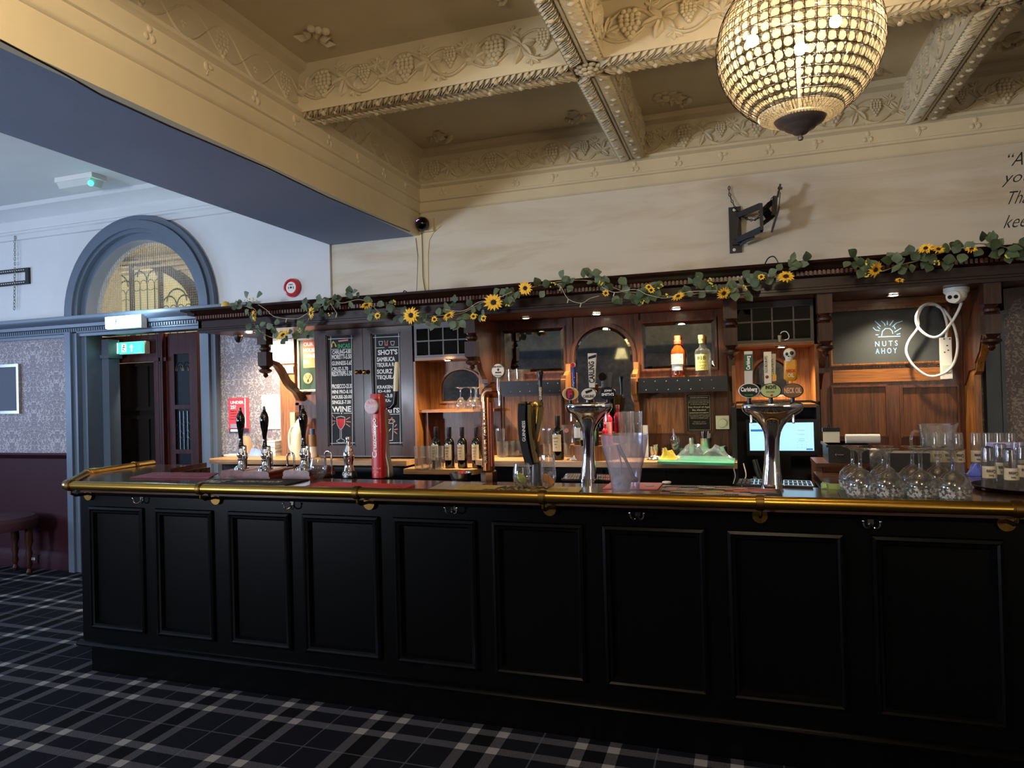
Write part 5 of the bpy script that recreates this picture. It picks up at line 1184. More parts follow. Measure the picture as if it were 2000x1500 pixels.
m.tube([p0+Vector((0, 0, -.003)), p0+Vector((0, 0, -.012)), (p0+p1)/2, p1], .014, 16, rs=[.010, .0135, .0145, .0145]); m.build('cream_handle', flat('cream_handle_plastic', '#cfc8a8', .35), t)
m = MB(); m.tube([p1, p2, (p2+p3)/2+Vector((0, 0, -.01)), p3], .012, 14, rs=[.011, .014, .013, .009]); m.build('tap_neck', BLACK, t)
# --- clear tumbler etc: glass prototypes --------------------------------------------------
def vessel(name, prof, par=None, t_=.0022, mat=GLASS, n=28, ang=50):
    o = Vector((0, 0, 0)) if par is None else par.location.copy()
    m = MB(); m.shell(prof, o, n, t_); return m.build(name, mat, par, ang, origin=(0, 0, 0))
def tumbler_prof(h, rb, rt, base=.012): return [(0, .0), (rb*.9, 0), (rb, .004), (rb+(rt-rb)*.3, h*.35), (rb+(rt-rb)*.7, h*.7), (rt, h)]
def round_glass_prof(h, rb, rm, rt): return [(0, 0), (rb*.9, 0), (rb, .004), (rb+(rm-rb)*.75, h*.2), (rm, h*.48), (rm*.97, h*.65), (rt, h)]
c = H(622, 935, ZB); k = mpp(c)
g = vessel('tumbler', round_glass_prof(41*k, 9*k, 17*k, 13*k)); g.location = c; tag(g, 'empty clear stemless tumbler beside the right hand pump', 'glass')
ZM = ZB+.0075
def ice_cubes(par, c, r, z0, z1, n, seed, s=.014):
    rr = random.Random(seed)
    for i in range(n):
        m = MB(); a = rr.uniform(0, 6.28); q_ = rr.uniform(0, r-s*1.2); p = Vector((c.x+cos(a)*q_, c.y+sin(a)*q_, rr.uniform(z0, z1)))
        u = Vector((rr.uniform(-1, 1), rr.uniform(-1, 1), rr.uniform(-1, 1))).normalized(); v = u.orthogonal().normalized(); w = u.cross(v)
        m.obox(p, u*s, v*s*.9, w*s*.8); m.build('ice_cube', FROST, par)
c = H(1020, 953, ZM); c.z = ZM; k = mpp(c); t = thing('gin_tumbler', c, 'stemless tumbler with lime slice and ice on the mustard mat', 'glass')
g = vessel('bowl', round_glass_prof(48*k, 11*k, 18*k, 15*k), t)
m = MB(); m.lathe([(0, .004), (9*k, .004), (15*k, 12*k), (16.5*k, 20*k), (0, 20*k)], c, 24); m.build('drink', glassmat('pale_drink', (.93, .95, .82), .9, refl=.3), t)
m = MB(); m.cyl(c+Vector((-.004, -.01, 19*k)), c+Vector((.004, -.012, 21.5*k)), 11*k, n=20); m.build('lime_slice', flat('lime_slice', '#a9bb4d', .4), t)
ice_cubes(t, c, 13*k, c.z+10*k, c.z+18*k, 4, 3, .009)
c = H(1071, 949, ZM); c.z = ZM; k = mpp(c); t = thing('highball_glass', c, 'tall clear glass with orange slices at the foot of the dark tower', 'glass')
vessel('bowl', [(0, 0), (11*k, 0), (12*k, .004), (15.5*k, 15*k), (16*k, 25*k), (13.5*k, 61*k)], t)
for i, (dx, dz, r) in enumerate(((-5, 16, 7.5), (3, 11, 8), (7, 9, 6.5))): m = MB(); q_ = c+Vector((dx*k, -.004*i, dz*k)); m.cyl(q_+Vector((-.002, -.004, 0)), q_+Vector((.002, .003, .002)), r*k, n=18); m.build('orange_slice', flat('orange_slice', '#d98420', .4), t)
ice_cubes(t, c, 12*k, c.z+12*k, c.z+28*k, 5, 4, .009)
# --- copper tower
c = H(955, 941, ZB); Y = c.y; k = mpp(c); t = thing('copper_beer_tower', c, 'upright copper pipe beer tower with elbow and round cream badge', 'beer tap'); z = lambda y: W(955, y, Y).z
m = MB(); m.lathe([(17*k, 0), (17*k, z(922)-ZB), (15*k, z(919)-ZB), (13*k, z(918)-ZB)], (c.x, Y, ZB), 8); m.build('hexagonal_base', flat('aged_bronze', '#4a3426', .3, 1, noise=.15), t)
m = MB(); m.cyl((c.x, Y, z(920)), (c.x, Y, z(781)), 12*k, n=28); m.cyl((c.x, Y, z(784)), (c.x, Y, z(776)), 13.6*k, n=28); m.build('copper_pipe', COPPER, t)
m = MB(); cx_ = c.x; dv = Vector((.93, -.37, 0)); rb = 13*k; R_ = 15*k; m.tube([Vector((cx_, Y, z(778)))+dv*(R_*(1-cos(a)))+ZV*(R_*sin(a)) for a in [pi/2*i/8 for i in range(9)]]+[Vector((cx_, Y, z(778)))+dv*(R_*1.35)+ZV*R_], rb, 24); e_ = Vector((cx_, Y, z(778)))+dv*(R_*1.3)+ZV*R_
m.cyl(e_, e_+dv*6*k, rb*1.1, n=24); m.build('copper_elbow', COPPER, t)
for s, mt, nm, px in ((-.3, flat('etched_print', '#8a6a58', .5), 'etched_lettering', 948), (.75, flat('red_stripe_print', '#8e2228', .5), 'red_stripe', 963)):
    if nm == 'red_stripe':
        m = MB(); m.box((c.x+8.5*k, Y-8.9*k, z(910)), (c.x+11*k, Y-5*k, z(786))); m.build(nm, mt, t)
    else: ptext(t, 'BIRRA MORETTI', 943, 950, 798, 905, Y-12.4*k, mt, nm, vert=True)
ob, cb, kb = lens(973, 724, 14, 14.5, Y-.09, t, flat('cream_badge', '#d9d3c6', .4), flat('dark_badge_rim', '#4a3a34', .4), 'round_badge')
ptext(t, 'BIRRA MORETTI', 962, 984, 714, 718, Y-.096, BLACKM, bold=.02); ptext(t, 'ITALIA', 966, 980, 732, 735, Y-.096, BLACKM)
m = MB(); m.ball(W(973, 722, Y-.095), .006, 10, 6, 1, .3, 1.2); m.box(W(967, 729, Y-.096), W(979, 726, Y-.0945)); m.build('seated_man_emblem', BLACKM, t)
m = MB(); h0 = W(973, 738, Y-.085); h1 = W(974, 762, Y-.085); m.tube([h0, (h0+h1)/2, h1], .008, 12, rs=[.006, .008, .009]); m.cyl(h1, e_+dv*6*k, .009, n=12); m.tube([h1, W(976, 775, Y-.09), W(976, 792, Y-.09)], .006, 10); m.build('chrome_spout', CHROME, t)
# --- dark harp tower
c = H(1048, 941, ZB); Y = c.y; k = mpp(c); t = thing('black_gold_beer_tower', c, 'curved black and bronze stout tower between copper tower and tall glass', 'beer tap'); X = lambda x, y, dy=0: W(x, y, Y+dy)
m = MB(); m.loft([(X(1049, 941), 11*k, 12*k), (X(1049, 925), 10.5*k, 12*k), (X(1048, 908), 9*k, 11*k), (X(1046, 900), 8*k, 10*k)], 24, 3.5); m.build('black_foot', flat('dark_grey_gloss', '#2c2c30', .3), t)
def strip(pl_, w, dep, mat, nm, dy=0):
    m = MB(); pts = bez([X(x, y, dy) for x, y in pl_], 5); vs = []; fs = []
    for i, p in enumerate(pts): 
        f_ = i/(len(pts)-1); ww = w*k*(1 if not callable(w) else 1)
        vs += [p+Vector((-ww/2, -dep/2, 0)), p+Vector((ww/2, -dep/2, 0)), p+Vector((ww/2, dep/2, 0)), p+Vector((-ww/2, dep/2, 0))]
    n = len(pts); fs = [(i*4+j, i*4+(j+1) % 4, (i+1)*4+(j+1) % 4, (i+1)*4+j) for i in range(n-1) for j in range(4)]+[(3, 2, 1, 0), ((n-1)*4, (n-1)*4+1, (n-1)*4+2, (n-1)*4+3)]
    m.add(vs, fs); return m.build(nm, mat, t)
m = MB(); m.loft([(X(1046, 904), 7*k, 9*k), (X(1045, 890), 8*k, 11*k), (X(1044, 865), 10*k, 13*k), (X(1043.5, 835), 12.5*k, 14*k), (X(1044, 810), 14*k, 15*k), (X(1045, 794), 15*k, 15*k)], 24, 2.6); m.build('bronze_body', GOLD, t)
strip([(1022, 788), (1021, 815), (1023, 850), (1030, 885), (1036, 907)], 15, .05, BLACK, 'black_front', -.035)
strip([(1035, 790), (1036, 830), (1041, 870), (1047, 903)], 7, .03, flat('bright_bronze_ridge', '#b39a62', .22, 1), 'bronze_ridge', -.035)
strip([(1058, 795), (1054, 830), (1048, 858), (1043, 880)], 8, .03, flat('bright_bronze_ridge', '#b39a62', .22, 1), 'bronze_ridge', -.03)
strip([(1044, 800), (1045, 830), (1046, 850), (1052, 880), (1053, 892)], 4, .03, flat('dark_bronze_blade', '#463820', .3, 1), 'bronze_groove', -.036)
m = MB(); m.loft([(X(1045, 806), 8*k, 10*k), (X(1046, 797), 13*k, 13*k), (X(1046, 789), 15*k, 14*k), (X(1047, 784.5), 13*k, 12*k)], 24, 2.4); m.build('bronze_head', flat('bright_bronze', '#a58a52', .22, 1), t)
m = MB(); m.box(X(1016, 793, -.06), X(1030, 784, -.02)); m.build('black_cap', flat('old_gold_cap', '#7d6a3f', .3, 1), t)
ptext(t, 'GUINNESS', 1020, 1026, 822, 862, Y-.0615, CHW, vert=True, bold=.0)
m = MB(); m.tube([X(1056, 786), X(1056, 765), X(1055, 742)], .0085, 14, rs=[.009, .0085, .011]); m.tube([X(1055, 742), X(1055, 728), X(1055, 724)], .012, 14, rs=[.011, .0165, .015]); m.build('handle', BLACK, t)
ptext(t, 'GUINNESS', 1053, 1058, 756, 781, Y-.0095, flat('cream_print', '#cdbf98', .7), vert=True); m = MB(); m.tube([X(1052, 728, -.018), X(1054, 735, -.018), X(1058, 731, -.018), X(1057, 727, -.018), X(1052, 728, -.018)], .0012, 5); m.build('harp_emblem', GOLD, t)
# --- chrome T towers
def chrome_tower(px, ybase, ytop, sc, top_hw, label, lean=0):
    c = H(px, ybase, ZB); Y = c.y; k = mpp(c); t = thing('chrome_beer_tower', c, label, 'beer tap'); H_ = ybase-ytop
    prof = [(0, 17.5, 15), (.045, 17.5, 15), (.05, 15.5, 14), (.14, 14.5, 12.5), (.28, 12, 11), (.45, 11, 10), (.58, 11.5, 10.5), (.66, 13.5, 11), (.73, 18, 12), (.79, 25, 13.5), (.83, 32, 15), (.865, 39, 17), (.895, 44, 18.5), (.93, 46.6, 19.5), (.96, 47, 20), (.98, 46, 19.5), (.995, 42, 17), (1.0, 34, 12)]
    f = top_hw/47; m = MB(); secs = []
    for u, rx, ry in prof:
        b = max(0, (u-.6)/.4); rxx = rx*sc*(1-b)+rx*f*b; secs.append(((W(px, ybase-H_*u, Y).x, Y, W(px, ybase-H_*u, Y).z), rxx*k, ry*sc*k))
    secs.append(((secs[-1][0][0], Y, secs[-1][0][2]-.004), secs[-1][1]*.8, secs[-1][2]*.7)); m.loft(secs, 40, 2.3); m.build('chrome_body', CHROME, t)
    for s in (-1, 1):
        m = MB(); a = W(px+s*top_hw*.72, ytop+H_*.10, Y-.02); m.tube([a, a+Vector((0, -.004, -.03)), a+Vector((0, -.004, -.055))], .006, 10); m.build('spout', CHROME, t)
    return t, Y, k
T1, Y1_, k1 = chrome_tower(1150, 942, 786, 1, 47, 'chrome beer tower with three oval badges at the middle of the bar')
T2, Y2_, k2 = chrome_tower(1508, 953, 786, 1.22, 57, 'larger chrome beer tower with three oval badges before the till')
def stem_(par, px, y0, y1, Y, r=.009, mat=BLACK): m = MB(); m.cyl(W(px, y0, Y), W(px, y1, Y), r, n=12); m.build('badge_stem', mat, par)
# badges, left tower
for px, py, face, rim in ((1114, 769, flat('amber_badge', '#bb8425', .3), SILV), (1150, 769.5, SILV, BLACK), (1187, 768, flat('near_black_badge', '#14161e', .25), BLACK)):
    stem_(T1, px, py+10, 795, Y1_-.01); lens(px, py, 16, 12.5, Y1_-.055, T1, face, rim, 'oval_badge'); m = MB(); m.cyl(W(px, py, Y1_-.045), W(px, py, Y1_), .008, n=10); m.build('badge_arm', CHROME, T1)
lens(1113, 769.5, 8.5, 11, Y1_-.060, T1, NAVY, NAVY, 'oval_badge'); ptext(T1, 'F', 1109, 1118, 761, 778, Y1_-.0655, RED, bold=.05)
ptext(T1, 'CARLING', 1139, 1161, 771, 777, Y1_-.060, BLACK); m = MB(); m.add([W(*p, Y1_-.0605) for p in ((1143, 766), (1145, 769), (1157, 764), (1156, 760), (1143, 764))], [(0, 1, 2, 3, 4)]); m.build('tab_emblem', BLACK, T1)
ptext(T1, 'JOHN', 1180, 1194, 761, 766, Y1_-.060, CHW); ptext(T1, "SMITH'S", 1175, 1199, 767.5, 773, Y1_-.060, CHW)
def taper(par, nm, px, y0, y1, w0, w1, Y, mat, dep=.02, lx=0):
    a, b = W(px, y0, Y), W(px+lx, y1, Y); k = mpp(a); m = MB(); m.add([a+Vector((-w0*k/2, 0, 0)), a+Vector((w0*k/2, 0, 0)), a+Vector((w0*k/2, dep, 0)), a+Vector((-w0*k/2, dep, 0)), b+Vector((-w1*k/2, 0, 0)), b+Vector((w1*k/2, 0, 0)), b+Vector((w1*k/2, dep, 0)), b+Vector((-w1*k/2, dep, 0))],
        [(0, 3, 2, 1), (4, 5, 6, 7), (0, 1, 5, 4), (1, 2, 6, 5), (2, 3, 7, 6), (3, 0, 4, 7)]); return m.build(nm, mat, par)
m = MB(); m.tube([W(1122, 758, Y1_-.03), W(1121, 735, Y1_-.03), W(1119, 712, Y1_-.03), W(1118, 709, Y1_-.03)], .013, 16, rs=[.010, .012, .0125, .009]); m.build('blue_handle', flat('royal_blue_handle', '#1b2770', .3), T1)
m = MB(); 
for i, (x, y) in enumerate(((1118, 741), (1121, 748), (1119, 752), (1122, 737), (1117, 729))): m.ball(W(x, y, Y1_-.0435), .002, 6, 4)
o = m.build('white_stars', CHW, T1); o['kind'] = 'stuff'; lens(1119, 713, 4.5, 5, Y1_-.043, T1, RED, CHW, 'small_oval')
taper(T1, 'silver_handle', 1156, 757, 690, 11, 17, Y1_-.03, SILV, .018, 0); ptext(T1, 'CARLING', 1150, 1161, 706, 748, Y1_-.031, BLACK, vert=True, bold=.03)
m = MB(); m.add([W(*p, Y1_-.0305) for p in ((1149, 702), (1164, 698), (1164, 692), (1149, 697))], [(0, 1, 2, 3)]); m.build('black_band', BLACK, T1)
taper(T1, 'grey_handle', 1191, 757, 727, 6, 9, Y1_-.02, flat('pewter', '#6c6a68', .3, 1), .012, 0)
m = MB(); m.tube([W(1163, 792, Y1_-.06), W(1181, 790, Y1_-.06)], .0055, 10); tag(m.build('white_spout_cap', WHITE), 'white plastic tube lying on top of the middle chrome tower', 'tube')
# badges, right tower
for px, py, face, rim in ((1463, 763, flat('black_green_badge', '#0d1512', .3), SILV), (1505.5, 763, flat('pale_green_badge', '#9fae74', .4, noise=.25), BLACK), (1548, 763, flat('brown_badge', '#6d4f2e', .35, noise=.25), BLACKM)):
    stem_(T2, px, py+10, 797, Y2_-.01); lens(px, py, 20, 14.5, Y2_-.06, T2, face, rim, 'oval_badge'); m = MB(); m.cyl(W(px, py, Y2_-.05), W(px, py, Y2_), .008, n=10); m.build('badge_arm', CHROME, T2)
ptext(T2, 'Carlsberg', 1447, 1479, 756, 767, Y2_-.065, CHW, bold=.03); ptext(T2, 'PILSNER', 1455, 1471, 770.5, 772.5, Y2_-.065, CHG)
ptext(T2, "INCH'S", 1495, 1516, 752, 760, Y2_-.065, BLACK, bold=.04); ptext(T2, "APPLE CIDER", 1496, 1513, 764, 767, Y2_-.065, flat('olive_green_print', '#4f6330', .5)); m = MB(); m.ball(W(1507, 772, Y2_-.065), .0055, 8, 6, 1, .3, 1); m.build('apple_emblem', RED, T2)
ptext(T2, 'NECK OIL', 1532, 1565, 757, 768, Y2_-.065, flat('light_tan_print', '#d7a98a', .5), bold=.03)
taper(T2, 'white_handle', 1462, 750, 686, 15, 15.5, Y2_-.03, SILV, .018, -.5); taper(T2, 'green_label', 1461.5, 724, 692, 15, 15, Y2_-.0312, GRN, .001); ptext(T2, 'Carlsberg', 1457, 1467, 695, 722, Y2_-.0316, CHW, vert=True, bold=.03)
taper(T2, 'cream_handle', 1500, 750, 687, 13, 14, Y2_-.03, flat('ivory_handle', '#cfc9b2', .4), .018, -1); taper(T2, 'beige_blade', 1509, 745, 691, 10, 12, Y2_-.026, flat('beige_handle', '#a99d80', .5, noise=.2), .01)
ptext(T2, "INCH'S MEDIUM APPLE", 1493, 1499, 695, 728, Y2_-.031, flat('charcoal_print', '#3a3a34', .5), vert=True, bold=.01); ptext(T2, "CIDER", 1504, 1511, 700, 735, Y2_-.0265, flat('olive_green_print', '#4f6330', .5), vert=True)
m = MB(); m.ball(W(1498, 736, Y2_-.031), .0075, 10, 6, 1, .3, 1); m.build('apple_emblem', flat('dark_apple_red', '#7c1f1a', .5), T2); m = MB(); m.box(W(1509, 744, Y2_-.028), W(1516, 731, Y2_-.0265)); m.build('orange_label', flat('orange_yellow_label', '#d0942e', .5), T2)
# skull handle
m = MB(); a = W(1544, 744, Y2_-.04); b = W(1544, 703, Y2_-.04); kk = mpp(a); m.loft([(a, 8*kk, 6*kk), (W(1544, 740, Y2_-.04), 12.5*kk, 8*kk), (W(1544, 715, Y2_-.04), 12.5*kk, 8*kk), (W(1543.5, 704, Y2_-.04), 11.5*kk, 8*kk), (W(1543.5, 701, Y2_-.04), 6*kk, 5*kk)], 24, 3.4); m.build('amber_handle', flat('amber_handle', '#c98a1c', .35, noise=.2), T2)
ptext(T2, 'NECK', 1535, 1554, 721, 727, Y2_-.0625, RED, bold=.03); ptext(T2, 'OIL', 1538, 1551, 729, 737, Y2_-.0625, flat('cream_print', '#cdbf98', .7), bold=.03)
sk = W(1542, 691, Y2_-.045); m = MB(); m.ball(sk, 11.2*kk, 20, 14, 1, 1, 1); m.lathe([(6*kk, 0), (7.2*kk, 5*kk), (6.5*kk, 9*kk)], sk+Vector((-.003, -.008, -15*kk)), 14, 1, .8); s_ = m.build('skull', flat('bone_white', '#c9c4b4', .5), T2)
m = MB(); m.ball(sk+Vector((-5.2*kk, -9.5*kk, -.5*kk)), 3.2*kk, 12, 8, 1, .6, 1); m.ball(sk+Vector((3.2*kk, -10.2*kk, 1*kk)), 3.9*kk, 12, 8, 1, .6, 1); m.ball(sk+Vector((-2.8*kk, -10.8*kk, -5*kk)), 1.3*kk, 8, 6); 
m.box(sk+Vector((-6*kk, -14.6*kk, -10.4*kk)), sk+Vector((3*kk, -13.5*kk, -10*kk))); s2 = m.build('eye_socket', BLACKM, s_); s2['kind'] = 'stuff'
# --- ice bucket
c = H(1222, 965, ZB); k = mpp(c); t = thing('ice_bucket', c, 'frosted clear plastic ice bucket with tongs standing on the bar', 'ice bucket')
g = MB(); g.shell([(0, 0), (26*k, 0), (27*k, .004), (28*k, 22*k), (33*k, 50*k), (41*k, 80*k), (44.5*k, 100*k), (46*k, 117*k)], c, 48, .003); g.build('bucket_wall', FROST, t, 50)
m = MB(); m.tube([c+Vector((-12*k, 0, 96*k)), c+Vector((6*k, -.01, 60*k)), c+Vector((19*k, -.02, 32*k))], .007, 8); m.tube([c+Vector((-15*k, .004, 96*k)), c+Vector((-8*k, .01, 60*k)), c+Vector((-9*k, -.02, 25*k))], .004, 8)
m.ball(c+Vector((20*k, -.02, 30*k)), .012, 10, 8, 1.3, .5, 1); m.ball(c+Vector((-9*k, -.02, 24*k)), .012, 10, 8, .8, .5, 1.3); m.build('tongs', flat('grey_tongs', '#58565e', .35, .6), t)
ice_cubes(t, c, 24*k, c.z+8*k, c.z+36*k, 14, 9, .017)
# --- drip trays by chrome towers
def drip(pts, label):
    Pz = [H(x, y, ZB+.004) for x, y in pts]; cc = sum(Pz, Vector())/4; t = thing('drip_tray', (cc.x, cc.y, ZB), label, 'drip tray'); m = MB()
    m.prism([(p.x, p.y) for p in Pz], (0, 0, ZB+.001), XV, YV, (0, 0, .006)); m.build('tray', BLACKM, t); m = MB(); ex = Pz[3]-Pz[0]; ey = Pz[1]-Pz[0]; L = ex.length
    for i in range(7):
        a = Pz[0]+ex*i/6; b = Pz[1]+(Pz[2]-Pz[1])*i/6; d = ex.normalized()*.0022; m.add([a-d+ZV*.006, a+d+ZV*.006, b+d+ZV*.006, b-d+ZV*.006, a-d+ZV*.003, a+d+ZV*.003, b+d+ZV*.003, b-d+ZV*.003], [(0, 1, 2, 3), (4, 0, 3, 7), (5, 6, 2, 1), (4, 5, 1, 0)])
    for i in (0, 1, 2):
        a = Pz[0]+ey*i/2; b = Pz[3]+(Pz[2]-Pz[3])*i/2; d = Vector((0, .0025, 0)); m.add([a-d+ZV*.007, b-d+ZV*.007, b+d+ZV*.007, a+d+ZV*.007, a-d+ZV*.003, b-d+ZV*.003], [(0, 1, 2, 3), (4, 5, 1, 0)])
    m.build('grille', CHROME, t)
drip(((1097, 938), (1107, 927), (1134, 927), (1131, 938)), 'small black drip tray left of the middle chrome tower'); drip(((1165, 939), (1166, 928), (1190, 929), (1191, 940)), 'small black drip tray right of the middle chrome tower')
drip(((1439, 947), (1444, 937), (1490, 939), (1489, 949)), 'black drip tray left of the right chrome tower'); drip(((1531, 950), (1531, 940), (1583, 942), (1588, 952)), 'black drip tray right of the right chrome tower')
# ================================================================== GLASSWARE AND BOTTLES
def G(name, prof, c, label, group=None, cat='glass', inv=False, mat=GLASS):
    h = prof[-1][1]; o = vessel(name, prof, mat=mat, n=11 if 'rocks' in name or name == 'tumbler' else 28, ang=6 if 'rocks' in name or name == 'tumbler' else 50); o.location = c
    if inv: o.rotation_euler = (pi, 0, 0); o.location = Vector(c)+Vector((0, 0, h))
    return tag(o, label, cat, group)
def dupo(o, c, label=None, inv=False):
    n = o.copy(); COL.objects.link(n); n.location = Vector(c)+(Vector((0, 0, max(v.co.z for v in o.data.vertices))) if inv else Vector())
    if label: n['label'] = label
    return n
# balloon gin glasses upside down on the rubber mat
def balloon(name, loc, label, group, k):
    t = thing(name, loc, label, 'glass', group); x, y, z = loc; h = 97*k
    m = MB(); m.shell([(0, h*.60), (7*k, h*.585), (17*k, h*.52), (25*k, h*.42), (28.5*k, h*.32), (29*k, h*.25), (27*k, h*.12), (24.5*k, h*.0)][::1], loc, 32, .0018); m.build('bowl', GLASS, t, 50)
    m = MB(); m.lathe([(5*k, h*.575), (4*k, h*.62), (3.4*k, h*.75), (3.8*k, h*.9), (9*k, h*.955), (19*k, h*.985), (20.5*k, h*.995), (20*k, h), (0, h)], loc, 28); m.build('stem_and_foot', GLASS, t, 50)
    m = MB(); m.lathe([(27.3*k, h*.14), (29.3*k, h*.24)], loc, 32); m = MB(); m.lathe([(24.6*k, h*.02), (27.2*k, h*.12), (29.2*k, h*.25)], loc, 32)
    m.f = [f for i, f in enumerate(m.f) if len(f) == 4]; m.mi = m.mi[:len(m.f)]
    e = m.build('etched_band', ETCH, t, 50); return t
def etch():
    t = NT('etched_glass'); t.t.nodes.remove(t.b); n = t.noise(t.coords(), 90, 5, .7)
    tr = t.n('ShaderNodeBsdfTransparent'); df = t.n('ShaderNodeBsdfDiffuse'); df.inputs[0].default_value = (.8, .8, .74, 1)
    mx = t.n('ShaderNodeMixShader'); t.l(t.ramp(n, [(.46, 0.), (.56, .42)]), mx.inputs[0]); t.l(tr.outputs[0], mx.inputs[1]); t.l(df.outputs[0], mx.inputs[2]); t.l(mx.outputs[0], t.out.inputs[0]); return t.m
ETCH = etch()
kg = mpp(H(1770, 975, ZB))
for i, (x, y) in enumerate(((1682, 976), (1737, 978), (1800, 980), (1864, 983))):
    c = H(x, y, ZB); c.z = ZB+.008; balloon('gin_glass', c, ['upturned etched balloon gin glass, leftmost in the front row on the rubber mat', 'upturned etched balloon gin glass, second from left in the front row', 'upturned etched balloon gin glass, third from left in the front row', 'upturned etched balloon gin glass, rightmost in the front row'][i], 'upturned gin glasses on the rubber mat', kg)
for i, (x, y) in enumerate(((1667, 962), (1727, 963), (1784, 965), (1834, 966))):
    c = H(x, y, ZB); c.z = ZB+.008; balloon('gin_glass', c, ['upturned etched balloon gin glass, leftmost in the back row on the rubber mat', 'upturned etched balloon gin glass, second from left in the back row', 'upturned etched balloon gin glass, third from left in the back row', 'upturned etched balloon gin glass, rightmost in the back row'][i], 'upturned gin glasses on the rubber mat', kg*.97)
# printed lager glasses upside down
LABEL = flat('ivory_label_print', '#d6cfb8', .5)
def printed_glass(loc, h, r, label, group):
    t = thing('lager_glass', loc, label, 'glass', group); m = MB(); m.shell([(r*.0, h), (r*.82, h), (r*.84, h-.004), (r*.92, h*.6), (r, 0)], loc, 28, .0025); m.build('glass_wall', GLASS, t, 50)
    m = MB(); n = 14; vs = []
    for i in range(n+1):
        a = -pi/2+(-.5+i/n)*2.3; vs += [Vector(loc)+Vector((cos(a)*r*.93, sin(a)*r*.93, h*.30))+Vector((cos(a), sin(a), 0))*.004, Vector(loc)+Vector((cos(a)*r*.90, sin(a)*r*.90, h*.58))+Vector((cos(a), sin(a), 0))*.004]
    m.add(vs, [(2*i, 2*i+2, 2*i+3, 2*i+1) for i in range(n)]); m.build('printed_label', LABEL, t)
    m = MB(); put_text(m, 'Corona', Vector(loc)+Vector((0, -r*.99-.004, h*.46)), -XV, -ZV, r*1.2, h*.09, .03); put_text(m, 'Extra', Vector(loc)+Vector((0, -r*.99-.004, h*.36)), -XV, -ZV, r*.6, h*.05, .02); m.build('lettering', NAVY, t)
    return t
for i, x in enumerate((1809, 1830, 1851, 1873)):
    c = H(x, 926, ZB); k = mpp(c); printed_glass(c, 80*k, 10.2*k, ['upturned printed lager glass, leftmost of the row in front of the jug', 'upturned printed lager glass, second in the row in front of the jug', 'upturned printed lager glass, third in the row in front of the jug', 'upturned printed lager glass, fourth in the row in front of the jug'][i], 'printed lager glasses behind the gin glasses')
for i, x in enumerate((1908, 1931, 1953, 1976)):
    c = H(x, 925, ZB); k = mpp(c); printed_glass(c, 79*k, 10.8*k, ['upturned printed lager glass just left of the blue cloth', 'upturned printed lager glass above the tray, second of the right group', 'upturned printed lager glass above the tray, third of the right group', 'upturned printed lager glass above the tray, fourth of the right group'][i], 'printed lager glasses behind the tray')
tc = H(2003, 957, ZB); kt = mpp(tc); t = thing('serving_tray', tc, 'round black serving tray with raised rim at the right end of the bar', 'tray')
m = MB(); m.lathe([(0, .002), (78*kt, .002), (82*kt, .006), (88*kt, .020), (90*kt, .020), (84*kt, .004), (80*kt, 0), (0, 0)], tc, 48); m.build('tray_dish', BLACK, t)
for i, (x, y) in enumerate(((1932, 957), (1955, 950), (1975, 961), (2000, 955), (2022, 962), (1990, 945))):
    c = H(x, y, ZB+.006); k = mpp(c); printed_glass(c, 82*k, 13*k, ['upturned printed glass nearest the left rim of the tray', 'upturned printed glass at the back left of the tray', 'upturned printed glass at the front of the tray', 'upturned printed glass in the middle of the tray', 'upturned printed glass at the right front of the tray', 'upturned printed glass at the back of the tray'][i], 'printed glasses on the serving tray')
# glass jug
c = W(1832, 916, 3.88); c.z = ZB; k = mpp(c); t = thing('glass_jug', c, 'tall clear glass water jug with lip behind the lager glasses', 'jug')
m = MB(); m.shell([(0, 0), (26*k, 0), (27*k, .005), (28*k, 40*k), (30*k, 80*k), (33*k, 98*k)], c, 32, .003); 
for v in m.v:
    if v.z > c.z+85*k and v.x > c.x+20*k and abs(v.y-c.y) < 14*k: v.x += 5*k; v.z += 3*k
m.build('jug_body', GLASS, t, 50); m = MB(); m.tube(bez([c+Vector((-29*k, 0, 84*k)), c+Vector((-42*k, 0, 82*k)), c+Vector((-44*k, 0, 55*k)), c+Vector((-29*k, 0, 30*k))], 6), 3*k, 10); m.build('handle', GLASS, t, 50)
